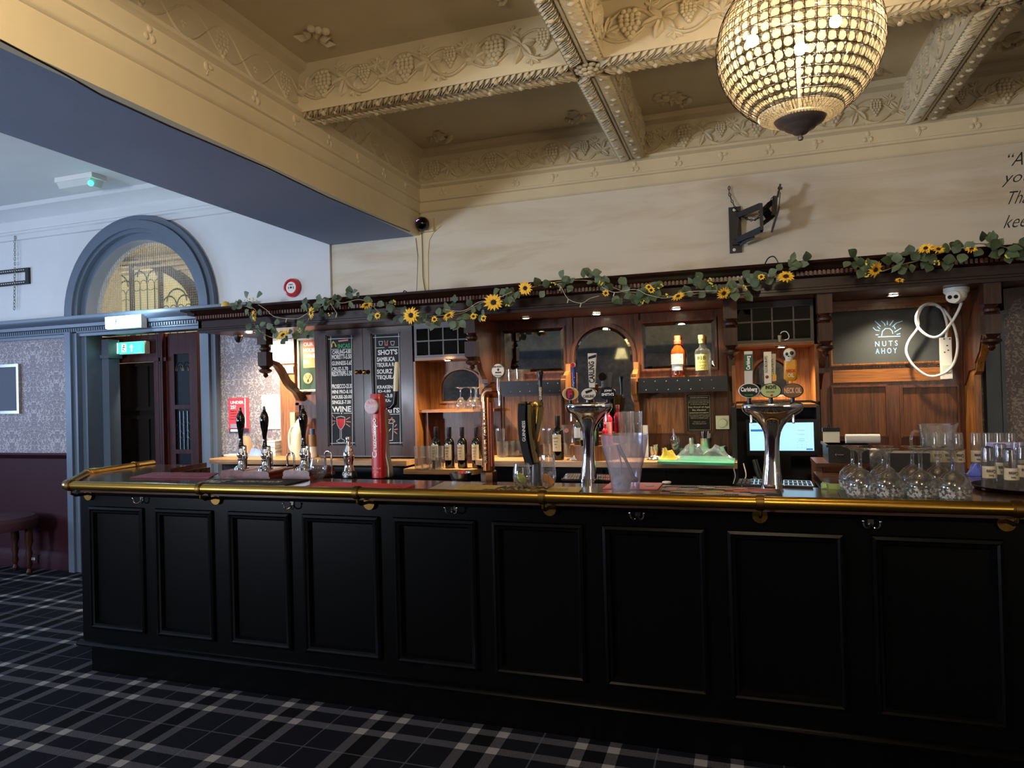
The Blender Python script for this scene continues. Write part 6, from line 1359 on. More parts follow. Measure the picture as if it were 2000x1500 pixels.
# wine bottles
def bottle_prof(H_, R_, neck=.28, sh=.1): return [(0, 0), (R_*.93, 0), (R_, .006), (R_, H_*(1-neck-sh-.02)), (R_*.93, H_*(1-neck-sh*.55)), (R_*.6, H_*(1-neck-sh*.1)), (R_*.40, H_*(1-neck+.02)), (R_*.38, H_*.97), (R_*.43, H_*.97), (R_*.43, H_), (0, H_)]
def wine(loc, H_, R_, label, group=None, lab=((.34, .66),)):
    t = thing('wine_bottle', loc, label, 'bottle', group); m = MB(); m.lathe(bottle_prof(H_, R_), loc, 26); m.build('bottle_body', BOTTLE, t)
    m = MB(); m.lathe([(R_*.42, H_*.76), (R_*.46, H_*.77), (R_*.46, H_*1.0), (R_*.3, H_*1.004), (0, H_*1.004)], loc, 20); m.build('foil', flat('dark_foil', '#1a1216', .4), t)
    for a0, a1 in lab:
        m = MB(); n = 12; vs = []
        for i in range(n+1):
            a = -pi/2-.15+(-.5+i/n)*1.9; vs += [Vector(loc)+Vector((cos(a)*R_*1.015, sin(a)*R_*1.015, H_*.2)), Vector(loc)+Vector((cos(a)*R_*1.015, sin(a)*R_*1.015, H_*.58))]
        m.add(vs, [(2*i, 2*i+2, 2*i+3, 2*i+1) for i in range(n)]); l = m.build('paper_label', flat('cream_label', '#cdb892', .6), t)
        m = MB(); 
        for z_, s_, w_ in ((.50, 'RESERVA', 1.0), (.42, 'VINO TINTO', .7), (.36, 'MERLOT', .5), (.29, '75cl', .35)): put_text(m, s_, Vector(loc)+Vector((-R_*.15, -R_*1.03, H_*z_)), XV, ZV, R_*w_, H_*.03, .01)
        m.build('label_print', BLACKM, l)
    return t
for i, x in enumerate((853, 879, 904, 932)):
    c = H(x, 914, ZN); k = mpp(c); wine(c, 80*k, 9.5*k, ['dark red wine bottle with cream label, first from left under the shelf', 'dark red wine bottle with cream label, second from left under the shelf', 'dark red wine bottle with cream label, third from left under the shelf', 'dark red wine bottle with cream label, fourth from left, beside the copper tower'][i], 'wine bottles on the low worktop')
c = H(1091, 898, ZCT); k = mpp(c); wine(c, 86*k, 11*k, 'dark wine bottle standing alone left of the middle chrome tower')
# short tumblers in two layers
kz = mpp(H(835, 915, ZN)); pr_ = tumbler_prof(22*kz, 8*kz, 8.8*kz); src = None
for lay in (0, 1):
    for i, x in enumerate((818, 832, 846, 859)):
        c = H(x, 916, ZN)+Vector((0, 0, lay*22.6*kz)); lb = ['short cut tumbler, %s in the lower row by the wine bottles', 'short cut tumbler, %s in the upper row by the wine bottles'][lay] % ('leftmost', 'second from left', 'third from left', 'rightmost')[i]
        if src is None: src = G('rocks_glass', pr_, c, lb, 'stacked tumblers by the wine bottles')
        else: dupo(src, c, lb)
def HC(px, py, z=None):
    p = H(px, py, ZCT)
    if p.y > 4.55: p = W(px, py, 4.55)
    p.z = ZCT+.001; return p
# glasses on the centre worktop behind the copper and black towers
kc = mpp(HC(1000, 895))
pg = G('pint_glass', [(0, 0), (7*kc, 0), (7.6*kc, .005), (9.2*kc, 30*kc), (10*kc, 46*kc), (9.6*kc, 56*kc)], HC(978, 890), 'tall empty pint glass right beside the copper tower', 'empty glasses on the central worktop')
for x, y, lb in ((1068, 889, 'tall empty glass left of the lone wine bottle'), (1080, 893, 'tall empty glass touching the lone wine bottle'), (1128, 886, 'tall empty glass behind the middle chrome tower')): dupo(pg, HC(x, y), lb)
tb = G('tumbler', tumbler_prof(31*kc, 10*kc, 11*kc), HC(983, 893), 'wide clear tumbler in front of the tall pint glass near the copper tower', 'empty glasses on the central worktop')
dupo(tb, HC(1008, 892), 'wide clear tumbler midway between the copper tower and the black tower'); dupo(tb, HC(1010, 882), 'wide clear tumbler behind the other one left of the black tower')
dupo(tb, HC(996, 884)+Vector((0, 0, 0)), 'wide clear tumbler at the back between the copper and black towers'); dupo(tb, HC(1028, 885), 'wide clear tumbler right behind the black tower')
c = HC(1113, 892); k = mpp(c); t = thing('beer_mug', c, 'tall printed glass with small red badge right of the lone wine bottle', 'glass')
vessel('glass_body', [(0, 0), (11*k, 0), (12*k, .006), (13*k, 30*k), (15*k, 62*k)], t); m = MB(); m.cyl(c+Vector((-2*k, -13.5*k, 52*k)), c+Vector((-2*k, -14*k, 52*k)), 4.5*k, n=18); m.build('printed_badge', flat('pale_red_badge', '#c98a80', .5), t)
# round tiered wooden stand with bottles and can
c = HC(1168, 888); c.y = 4.44; k = mpp(c); t = thing('tiered_wooden_stand', c, 'round tiered wooden bottle stand behind the middle chrome tower', 'stand')
for r, z0, z1 in ((46, 0, 28), (34, 28, 36), (24, 36, 44)): m = MB(); m.cyl(c+Vector((0, 0, z0*k)), c+Vector((0, 0, (z1-2.5)*k)), r*k, n=40); m.cyl(c+Vector((0, 0, (z1-2.5)*k)), c+Vector((0, 0, z1*k)), (r+1.5)*k, n=40); m.build('tier', [OAK], t)
def on(dx, dy, dz): return c+Vector((dx*k, dy*k, dz*k))
S_ = on(8, -36, 28); t = thing('energy_drink_can', S_, 'black drink can with green claw marks on the wooden stand', 'can')
m = MB(); m.lathe([(7.5*k, 0), (8.8*k, 1.5*k), (8.8*k, 33*k), (7.3*k, 36*k), (7.0*k, 36*k), (6.6*k, 35*k), (0, 35*k)], S_, 24); m.build('can_body', BLACK, t)
m = MB()
for dx in (-4, 0, 4): m.add([S_+Vector((dx*k-1.3*k, -8.9*k, 29*k)), S_+Vector((dx*k+1.6*k, -8.9*k, 29*k)), S_+Vector((dx*k+.9*k, -8.9*k, 18*k)), S_+Vector((dx*k+.3*k, -8.9*k, 6*k)), S_+Vector((dx*k-.6*k, -8.9*k, 17*k))], [(0, 1, 2, 3, 4)])
o = m.build('claw_mark', flat('acid_green_print', '#6fae2c', .5), t); o['kind'] = 'stuff'
def small_bottle(loc, h, r, body, cap, label, nm='spirit_bottle', lab=None):
    t = thing(nm, loc, label, 'bottle'); m = MB(); m.lathe(bottle_prof(h, r, .22, .12), loc, 22); m.build('bottle_body', body, t)
    m = MB(); m.lathe([(r*.45, h*.9), (r*.47, h*.905), (r*.47, h*1.01), (0, h*1.012)], loc, 16); m.build('cap', cap, t)
    if lab:
        m = MB(); n = 10; vs = []
        for i in range(n+1):
            a = -pi/2+(-.5+i/n)*2.0; vs += [Vector(loc)+Vector((cos(a)*r*1.02, sin(a)*r*1.02, h*.25)), Vector(loc)+Vector((cos(a)*r*1.02, sin(a)*r*1.02, h*.6))]
        m.add(vs, [(2*i, 2*i+2, 2*i+3, 2*i+1) for i in range(n)]); m.build('paper_label', lab, t)
    return t
small_bottle(on(-12, -38, 28), 46*k, 7*k, BOTTLE, BLACK, 'small dark bottle left of the drink can on the wooden stand', lab=flat('silver_label', '#a5a39b', .4))
small_bottle(on(26, -22, 28), 40*k, 6*k, PINKGL, flat('red_cap', '#c21f2c', .4), 'small red bottle with label right of the drink can')
small_bottle(on(28, 0, 28), 72*k, 8.5*k, PINKGL, flat('pink_cap', '#d8848c', .4), 'tall pink spirit bottle on the wooden stand', lab=flat('pale_pink_label', '#d9a7a9', .5))
small_bottle(on(-28, -18, 28), 56*k, 8*k, glassmat('greenish_bottle', (.5, .6, .5), .8), BLACK, 'grey glass bottle at the left of the wooden stand', lab=PAPER)
# swizzle jars: tall inverted glasses on the worktop, right of the stand
c = HC(1224, 880); k = mpp(c); o = G('sling_glass', [(0, 0), (11*k, 0), (12*k, .006), (13.5*k, 40*k), (16*k, 88*k)], c, 'very tall clear glass above the ice bucket on the back worktop'); 
c = HC(1241, 875); k = mpp(c); dupo(o, c, 'very tall clear glass half hidden behind another above the ice bucket')
c = HC(1262, 893); k = mpp(c); m = MB(); m.box(c+Vector((-5*k, -.005, 0)), c+Vector((5*k, .02, 62*k))); tag(m.build('menu_stand', PAPER), 'upright white card right behind the ice bucket', 'card')
# shelf glasses
zsh1, zsh2 = SH1[3], SH2[3]
src = None
for i, x in enumerate((962, 981, 998, 1014)):
    c = H(x, 746, zsh1); c = W(x, 745, YP-.09); c.z = zsh1; k = mpp(c)
    lb = ['short tumbler on the studded shelf, behind the round cream badge', 'short tumbler on the studded shelf, just right of the cream badge', 'short tumbler on the studded shelf, third from left', 'short tumbler on the studded shelf, rightmost of the four'][i]
    if src is None: src = G('shelf_tumbler', tumbler_prof(24*k, 8.5*k, 9.5*k), c, lb, 'short tumblers on the studded shelf')
    else: dupo(src, c, lb)
# inverted wine glasses in the niche
for i, (x, y) in enumerate(((900, 783), (920, 784), (931, 786))):
    c = W(x, y, YN-(.16, .12, .2)[i]); c.z = nzs; k = mpp(c); t = thing('wine_glass', c, ['upturned stemmed wine glass in the lit niche, leftmost of three', 'upturned stemmed wine glass in the lit niche, middle of three', 'upturned stemmed wine glass in the lit niche, rightmost of three'][i], 'glass', 'upturned wine glasses in the niche')
    m = MB(); m.shell([(0, 23*k), (4*k, 22*k), (9*k, 15*k), (11*k, 8*k), (9.5*k, 0)], c, 24, .0012); m.build('bowl', GLASS, t, 50)
    m = MB(); m.lathe([(1.6*k, 22*k), (1.1*k, 28*k), (1.2*k, 38*k), (5*k, 41*k), (10*k, 42*k), (10*k, 42.6*k), (0, 42.8*k)], c, 24); m.build('stem_and_foot', GLASS, t, 50)
# spirit bottles on the right shelf
c = W(1325, 737, YP-.09); c.z = zsh2; k = mpp(c); t = thing('rum_bottle', c, 'amber spirit bottle with orange cap and cream label on the studded shelf', 'bottle')
m = MB(); m.lathe([(0, 0), (11.5*k, 0), (12*k, 1*k), (12.5*k, 8*k), (12*k, 12*k), (13.5*k, 24*k), (14*k, 46*k), (12*k, 54*k), (6*k, 63*k), (5.2*k, 68*k), (5.4*k, 80*k), (0, 80*k)], c, 28); m.build('bottle_body', flat('amber_spirit', '#6e2e0c', .08, coat=.6), t)
m = MB(); m.lathe([(7*k, 66*k), (7.2*k, 72*k), (6*k, 73*k), (6*k, 82*k), (0, 82.5*k)], c, 20); m.build('orange_cap', flat('orange_red_cap', '#cf4a2c', .4), t)
def wraplabel(t, c, r, z0, z1, a_, mat, nm='paper_label'):
    m = MB(); n = 12; vs = []
    for i in range(n+1): a = -pi/2-.1+(-.5+i/n)*a_; vs += [c+Vector((cos(a)*r, sin(a)*r, z0)), c+Vector((cos(a)*r, sin(a)*r, z1))]
    m.add(vs, [(2*i, 2*i+2, 2*i+3, 2*i+1) for i in range(n)]); return m.build(nm, mat, t)
wraplabel(t, c, 14.3*k, 26*k, 46*k, 1.9, LABEL); wraplabel(t, c, 13.6*k, 14*k, 25*k, 1.7, flat('silver_blue_label', '#a9b3bd', .5)); m = MB()
put_text(m, 'GOLDEN RUM', c+Vector((-1*k, -14.8*k, 40*k)), XV, ZV, 18*k, 2.4*k, .01); put_text(m, 'ESTD', c+Vector((-1*k, -14.8*k, 34*k)), XV, ZV, 8*k, 2*k, .01); m.build('label_print', flat('orange_brown_print', '#a45a2a', .5), t)
c = W(1373, 735, YP-.09); c.z = zsh2; k = mpp(c); t = thing('tequila_bottle', c, 'clear tequila bottle with yellow label and wooden stopper on the studded shelf', 'bottle')
m = MB(); m.lathe([(0, 0), (14.5*k, 0), (15*k, 1.5*k), (15.2*k, 46*k), (13*k, 53*k), (7*k, 57*k), (5.5*k, 60*k), (5.3*k, 72*k), (6.5*k, 73*k), (6.5*k, 75*k), (0, 75*k)], c, 28); m.build('bottle_body', glassmat('clear_bottle', (.88, .95, .92), .9), t)
m = MB(); m.lathe([(6.2*k, 66*k), (6.6*k, 74*k), (7*k, 74.5*k), (7*k, 82*k), (0, 82.5*k)], c, 20); m.build('wooden_stopper', flat('pale_cork', '#a8975e', .5, noise=.2), t)
wraplabel(t, c, 15.5*k, 13*k, 44*k, 1.75, flat('pale_yellow_label', '#d4d27a', .5)); m = MB()
put_text(m, '818', c+Vector((-1.5*k, -16*k, 37*k)), XV, ZV, 16*k, 8*k, .02)
for s_, z_, w_ in (('TEQUILA', 28, 17), ('BLANCO', 22, 17), ('AGAVE', 17, 12)): put_text(m, s_, c+Vector((-1.5*k, -16*k, z_*k)), XV, ZV, w_*k, 3.6*k, .01)
m.build('label_print', BLACK, t)
# steel cups, shaker with straws, etc. on the centre worktop
def cup(px, y1, y0, r0, r1, lab, mat=STEEL, nm='steel_cup'):
    c = HC(px, y1); k = mpp(c); m = MB(); m.shell([(0, 0), (r0*k, 0), (r0*k+.001, .002), (r1*k, (y1-y0)*k)], c, 24, .0015); o = m.build(nm, mat, None, 50); tag(o, lab, 'cup' if mat is STEEL else 'glass'); return c, k
cup(1275, 886, 865, 5.5, 6, 'small steel spirit measure beside the ice bucket rim'); cup(1281, 876, 852, 4, 6, 'narrow steel jigger at the back beside the white card'); cup(1298, 877, 859, 6.5, 7, 'steel cup left of the glass of sweetener sachets')
cup(1333, 882, 864, 5, 6.5, 'small shot glass left of the tall steel tin', GLASS, 'shot_glass'); cup(1351, 880, 842, 6.5, 6.5, 'tall steel tin below the age notice'); cup(1412, 876, 854, 6, 8, 'steel cup beneath the thermostat')
c, k = cup(1378, 878, 840, 9, 12, 'large steel shaker cup holding straws below the age notice', STEEL, 'shaker_cup')
t = thing('straws', c+Vector((0, 0, .01)), 'bundle of black and white straws standing in the steel shaker cup', 'straws', None); rs = random.Random(2)
for i in range(16):
    a = rs.uniform(0, 6.28); q_ = rs.uniform(0, 8)*k; b = c+Vector((cos(a)*q_*.5, sin(a)*q_*.5, .01)); e = c+Vector((cos(a)*q_*1.25, sin(a)*q_*1.2, (50+rs.uniform(-3, 3))*k)); m = MB(); m.cyl(b, e, .0028, n=6); m.build('straw', WHITE if i % 4 == 0 else BLACK, t)
c = HC(1320, 882); k = mpp(c); t = thing('sundae_glass', c, 'stemmed glass filled with small paper sachets and a nozzle', 'glass')
m = MB(); m.lathe([(8*k, 0), (8*k, .001), (1.5*k, 2*k), (1.5*k, 8*k)], c, 20); m.shell([(0, 8*k), (4*k, 9*k), (9*k, 20*k), (9.5*k, 30*k), (8.5*k, 42*k)], c, 24, .0012); m.build('bowl', GLASS, t, 50)
m = MB()
for i in range(14): p = c+Vector((rs.uniform(-6, 6)*k, rs.uniform(-5, 5)*k, rs.uniform(14, 38)*k)); u = Vector((rs.uniform(-1, 1), rs.uniform(-1, 1), rs.uniform(-1, 1))).normalized(); v = u.orthogonal(); m.obox(p, u*4*k, v*1.8*k, u.cross(v)*.4*k)
o = m.build('sachets', flat('sachet_paper', '#9a9a90', .5), t); o['kind'] = 'stuff'; m = MB(); m.cyl(c+Vector((-2*k, 0, 40*k)), c+Vector((-4*k, 0, 56*k)), 3*k, .6*k, 12); m.build('nozzle', flat('lilac_plastic', '#b3a7c6', .4), t)
# cutting board, cling film, lemon bag
zc_ = ZCT
P = [H(x, y, ZCT+.012) for x, y in ((1284, 902), (1306, 890), (1436, 893), (1434, 906))]
m = MB(); m.prism([(p.x, p.y) for p in P], (0, 0, ZCT+.001), XV, YV, (0, 0, .014)); tag(m.build('cutting_board', flat('mint_green_board', '#3f9a72', .5)), 'green plastic cutting board on the central worktop', 'cutting board')
def crumple(name, c, sx, sy, h, seed, mat, label, cat, n=18):
    rr = random.Random(seed); hs = [[0]*(n+1) for _ in range(n+1)]
    pk = [(rr.uniform(.2, .8), rr.uniform(.25, .75), rr.uniform(.4, 1), rr.uniform(.1, .22)) for _ in range(6)]
    vs = []
    for i in range(n+1):
        for j in range(n+1):
            u, v = i/n, j/n; e = min(u, v, 1-u, 1-v)*4; z = max(a*math.exp(-((u-x)**2+(v-y)**2)/(2*s*s)) for x, y, a, s in pk)
            z = min(1, e)*(z*.8+rr.uniform(0, .25)); a = 1+.12*sin(9*u+seed)*sin(7*v)
            vs.append(Vector(c)+Vector(((u-.5)*sx*a, (v-.5)*sy*a, max(z, 0)*h+.001)))
    m = MB(); m.add(vs, [(i*(n+1)+j, (i+1)*(n+1)+j, (i+1)*(n+1)+j+1, i*(n+1)+j+1) for i in range(n) for j in range(n)]); o = m.build(name, mat, None, 25); return tag(o, label, cat)
c = H(1375, 898, ZCT+.016); k = mpp(c); crumple('cling_film', c, 120*k, .13, 34*k, 4, FROST, 'crumpled clear plastic wrap lying on the green cutting board', 'plastic wrap')
c = H(1308, 897, ZCT+.016); k = mpp(c); crumple('lemon_bag', c, 38*k, .09, 26*k, 8, flat('lemon_yellow_plastic', '#d6b93c', .4), 'yellow crumpled bag of lemons on the left of the cutting board', 'bag')
c = H(1280, 897, ZCT+.003); k = mpp(c); crumple('foil_wrapper', c, 34*k, .06, 9*k, 11, STEEL, 'crumpled silver wrapper at the left edge of the cutting board', 'wrapper')
c = H(1130, 898, ZCT+.002); k = mpp(c); crumple('paper_towel', c, 34*k, .06, 13*k, 13, PAPER, 'crumpled white paper towel behind the middle chrome tower', 'paper towel')
# --- till screen and things in the till recess
a, b, z0, z1 = Q(1458, 1596, 819, 890, 4.36); t = thing('till_screen', ((a+b)/2, 4.36, ZT), 'black till monitor with bright blue white screen', 'monitor')
m = MB(); m.box((a, 4.36, z0), (b, 4.385, z1)); m.build('monitor_case', BLACK, t); m = MB(); m.box((a+.018, 4.357, z0+.03), (b-.018, 4.361, z1-.02)); s0 = m.build('lit_screen', flat('lit_blue_screen', '#9fd4f5', .4, em=1.15), t)
m = MB(); w = b-a-.036; h = z1-z0-.05; x0, y0 = a+.018, z0+.03
def sb(u0, v0, u1, v1): m.box((x0+w*u0, 4.3555, y0+h*v0), (x0+w*u1, 4.357, y0+h*v1))
for i in range(2): sb(.02+.27*i, .69, .26+.25*i, .77)
sb(.88, .03, .98, .08); m.build('blue_tab', flat('lit_blue_tab', '#2b7ac2', .4, em=.6), s0)
m = MB()
for i in range(3):
    for j in range(3): sb(.74+.07*i, .12+.09*j, .75+.07*i, .13+.09*j)
for v in (.35, .42, .58, .72): sb(.76, v, .86, v+.008)
sb(.05, .92, .12, .93); o = m.build('screen_text', flat('dark_screen_text', '#48708c', .5), s0); o['kind'] = 'stuff'
m = MB(); m.box(((a+b)/2-.05, 4.385, ZT+.02), ((a+b)/2+.05, 4.42, z0+.08)); m.lathe([(.10, 0), (.10, .012), (.03, .02)], ((a+b)/2, 4.42, ZT), 24); m.build('monitor_foot', BLACK, t)
c = H(1482, 930, ZT+.0); c = W(1482, 930, 4.25); t = thing('card_terminal', Vector((c.x, 4.36, ZT)), 'black handheld card terminal leaning in the till recess', 'card terminal')
m = MB(); u = Vector((.10, 0, -.99)).normalized(); p0 = W(1474, 898, 4.25); p1 = W(1486, 936, 4.22); m.tube([p0, (p0+p1)/2+Vector((-.003, 0, 0)), p1], .02, 12, rs=[.014, .017, .019]); m.build('handset_body', BLACK, t); m = MB(); q0 = p1; m.box((q0.x-.04, 4.18, q0.z-.02), (q0.x+.04, 4.34, q0.z)); m.box((q0.x-.035, 4.31, ZT), (q0.x+.035, 4.40, q0.z-.01)); m.build('cradle', BLACKM, t)
m = MB(); pts = bez([W(1452, 905, 4.3), W(1457, 930, 4.28), W(1448, 945, 4.27), W(1455, 960, 4.26)], 6); m.tube(pts, .0035, 6); m.tube(bez([W(1433, 915, 4.22), W(1436, 930, 4.22), W(1432, 945, 4.22)], 5), .003, 6); tag(m.build('power_cables', WHITE), 'thin white cables hanging left of the till screen', 'cable')
# --- right: receipt roll, note pad, printer on small wooden shelf
zs_ = 1.115; c0_ = W(1594, 905, 3.93)
a, b = W(1594, 905, 3.93).x, W(1700, 905, 3.93).x
m = MB(); zsw = W(1620, 905, 3.93).z; m.box((a, 3.93, zsw-.02), (b, 4.25, zsw)); m.box((a, 3.95, .9), (a+.03, 4.2, zsw-.02)); tag(m.build('printer_shelf', MIDH), 'small brown wooden shelf under the black till printer', 'shelf')
a, b, z0, z1 = Q(1618, 1700, 869, 908, 3.96); t = thing('till_printer', ((a+b)/2, 4.05, zsw), 'black boxy till printer with silver key behind the gin glasses', 'printer')
m = MB(); m.box((a, 3.96, zsw), (b, 4.22, z1)); m.box((a-.01, 3.955, z1-.012), (b, 4.22, z1)); m.build('printer_case', BLACKM, t); m = MB(); p = W(1633, 888, 3.955); m.cyl(p, p+Vector((0, -.006, 0)), .006, n=10); m.box(p+Vector((0, -.006, -.003)), p+Vector((.035, -.002, .003))); m.build('key', STEEL, t)
c = W(1686, 867, 4.05); c.z = z1+.001; t = thing('receipt_roll', c, 'white paper roll lying on the black till printer', 'paper roll'); k = mpp(c); m = MB(); m.cyl(c+Vector((-31*k, 0, 9*k)), c+Vector((29*k, 0, 9*k)), 9*k, n=24); m.cyl(c+Vector((29*k, 0, 9*k)), c+Vector((29.5*k, 0, 9*k)), 4*k, n=16); m.build('paper_roll_body', PAPER, t)
a, b, z0, z1 = Q(1608, 1640, 838, 866, 4.12); t = thing('order_pad', ((a+b)/2, 4.12, z0), 'small cream order pad in a black bulldog clip on the panel', 'note pad'); m = MB(); m.box((a, 4.12, z0-.012), (b, 4.13, z1)); m.build('paper_pad', flat('cream_paper', '#cfc9ae', .6), t)
m = MB(); m.box((a-.004, 4.112, z1-.014), (b+.002, 4.135, z1+.008)); m.tube(bez([Vector((a+.02, 4.11, z1)), Vector((a+.025, 4.1, z1+.03)), Vector((a+.035, 4.11, z1+.002))], 4), .002, 6); m.build('bulldog_clip', BLACK, t)
c = H(1717, 941, ZB); k = mpp(c); m = MB(); m.box(c+Vector((-16*k, -.01, 0)), c+Vector((16*k, .10, 62*k))); tag(m.build('napkin_holder', CHROME), 'shiny steel napkin box standing behind the gin glasses', 'napkin box')
c = H(1770, 935, ZB); k = mpp(c); m = MB(); m.box(c+Vector((-30*k, .0, 0)), c+Vector((42*k, .12, 50*k))); tag(m.build('card_reader_box', BLACKM), 'matt black box behind the middle of the gin glasses', 'box')
c = H(1635, 955, ZB); k = mpp(c); t = thing('pale_green_wrapper', c, 'folded pale green strip of paper at the left of the gin glasses', 'wrapper'); m = MB(); pr = [(-28*k, 0), (22*k, 0), (22*k, 8*k), (-10*k, 9*k), (-24*k, 12*k), (-28*k, 8*k)]; m.prism(pr, c, XV, ZV, (0, .03, 0)); m.build('strip', flat('pale_green_paper', '#8fa862', .5), t)
m = MB(); m.add([c+Vector((-28*k, -.002, 1*k)), c+Vector((-18*k, -.006, 3*k)), c+Vector((-20*k, -.006, 10*k)), c+Vector((-27*k, -.002, 9*k))], [(0, 1, 2, 3)]); m.build('folded_end', flat('pale_green_paper2', '#a9bd7c', .5), t)
c = H(1912, 928, ZB); k = mpp(c); crumple('blue_cloth', c, 40*k, .09, 26*k, 21, flat('periwinkle_cloth', '#5b6bc4', .8), 'crumpled blue cloth between the lager glasses and the tray', 'cloth')
c = H(1985, 905, ZB+.10); k = mpp(c); c = W(1985, 868, 3.75); t = thing('napkin_stack', (c.x, 3.75, ZB), 'stack of lilac napkins behind the tray glasses', 'napkins'); k = mpp(c); m = MB(); m.box((c.x-38*k, 3.7, ZB), (c.x+40*k, 3.85, c.z-.012)); m.build('napkin_box', flat('dark_box_card', '#3f3c46', .6), t)
for i in range(3): m = MB(); m.box((c.x-(40-i)*k, 3.695+.003*i, c.z-.012+i*.005), (c.x+42*k, 3.85, c.z-.008+i*.005)); m.build('napkin', flat('lilac_paper', '#a09bd0', .7), t)
# ================================================================== CHANDELIER
CG = .281; t = thing('globe_chandelier', (CH.x, CH.y, 2.45), 'large round chandelier of crystal beads in a dark wire cage', 'chandelier'); CHT = t
bulbs = [W(1470, 80, CH.y-.12), W(1563, 95, CH.y-.14), W(1632, 42, CH.y-.02)]
m = MB()
for i in range(48):
    a = 2*pi*i/48; m.tube([CH+Vector((cos(a)*sin(th)*CG, sin(a)*sin(th)*CG, -cos(th)*CG)) for th in [radians(22+k*6.3) for k in range(23)]], .0011, 4, False)
rows = [radians(31+7.1*k) for k in range(18)]
for th in rows: m.tube([CH+Vector((cos(a)*sin(th)*CG, sin(a)*sin(th)*CG, -cos(th)*CG)) for a in [2*pi*i/48 for i in range(49)]], .0013, 4, False)
m.build('wire_cage', flat('dark_bronze_wire', '#2c231a', .4, 1), t)
def crystal_mb(s=1.0):
    m = MB(); r = .0150*s; vs = [(0, 0, -.006*s)]+[(cos(2*pi*i/8)*r*.55, sin(2*pi*i/8)*r*.55, -.0055*s) for i in range(8)]+[(cos(2*pi*i/8)*r, sin(2*pi*i/8)*r, 0) for i in range(8)]+[(0, 0, .005*s)]
    m.add(vs[:9], [(0, 1+(i+1) % 8, 1+i) for i in range(8)]); b = len(m.v)
    m = MB(); m.add(vs, [(0, 1+(i+1) % 8, 1+i) for i in range(8)]+[(1+i, 1+(i+1) % 8, 9+(i+1) % 8, 9+i) for i in range(8)]+[(17, 9+i, 9+(i+1) % 8) for i in range(8)]); return m
cells = []
for k in range(len(rows)-1):
    th = (rows[k]+rows[k+1])/2; r = CG*.985
    for i in range(48):
        a = 2*pi*(i+.5)/48; n = Vector((cos(a)*sin(th), sin(a)*sin(th), -cos(th))); sc_c = min(1, sin(th)*1.02+.06)
        p = CH+n*r; v = (CP-p).normalized().dot(n); d = p-CP; py = 750-F*d.dot(CU)/d.dot(CF); cells.append((-(v if py > 0 else v-2), p, n, sc_c))
cells.sort(key=lambda c: c[0])
cm = crystal_mb().build('crystal', CRYSTAL, None, 20, origin=(0, 0, 0)); cmesh = cm.data; bpy.data.objects.remove(cm); rest = MB(); proto = crystal_mb()
for i, (_, p, n, sc_c) in enumerate(cells):
    q_ = (-n).to_track_quat('Z', 'Y'); rot = Matrix.Rotation(random.uniform(0, .8), 3, 'Z')
    if i < 290:
        o = bpy.data.objects.new('crystal', cmesh); COL.objects.link(o); o.parent = t; o.location = p-t.location-n*.006; o.rotation_mode = 'QUATERNION'; o.rotation_quaternion = q_; o.scale = (sc_c*.98, sc_c*.98, 1)
    else:
        M = q_.to_matrix(); rest.add([p+M @ Vector((v.x*sc_c, v.y*sc_c, v.z)) for v in proto.v], proto.f)
o = rest.build('crystal_rows', CRYSTAL, t, 20); o['kind'] = 'stuff'
m = MB()
for j in range(6):
    th = radians(19.5+2*j); n = int(2*pi*sin(th)*CG/.0105)
    for i in range(n): a = 2*pi*(i+.5*(j % 2))/n; m.ball(CH+Vector((cos(a)*sin(th)*CG, sin(a)*sin(th)*CG, -cos(th)*CG)), .0048, 6, 4)
o = m.build('small_beads', CRYSTAL, t); o['kind'] = 'stuff'
m = MB(); zc0 = CH.z-CG*cos(radians(19)); m.lathe([(0, -.075), (.008, -.072), (.010, -.064), (.006, -.055), (.022, -.05), (.03, -.042), (.034, -.038), (.05, -.032), (.056, -.024), (.062, -.02), (.078, -.012), (.086, 0), (.088, .006), (.084, .012), (0, .012)], (CH.x, CH.y, zc0), 40); m.build('bronze_cap', BRONZE, t)
m = MB(); m.cyl((CH.x, CH.y, zc0+.01), (CH.x, CH.y, ZC), .009, n=12); m.lathe([(.06, ZC-.03), (.065, ZC-.005), (.065, ZC)], (CH.x, CH.y, 0), 24); m.build('centre_rod', BRONZE, t)
for b in bulbs:
    m = MB(); m.ball(b, .021, 14, 10); m.build('lit_bulb', flat('lit_warm_bulb', '#fff0d0', .4, em=30), t); m = MB(); m.cyl(b+Vector((0, 0, .018)), b+Vector((0, 0, .06)), .012, n=10); m.tube([b+Vector((0, 0, .06)), Vector((CH.x, CH.y, b.z+.09))], .006, 8); m.build('lamp_holder', BRONZE, t)
for l, b in zip([o for o in COL.objects if o.name.startswith('chandelier_bulb_light')], bulbs): l.location = b+Vector((0, 0, -.0))

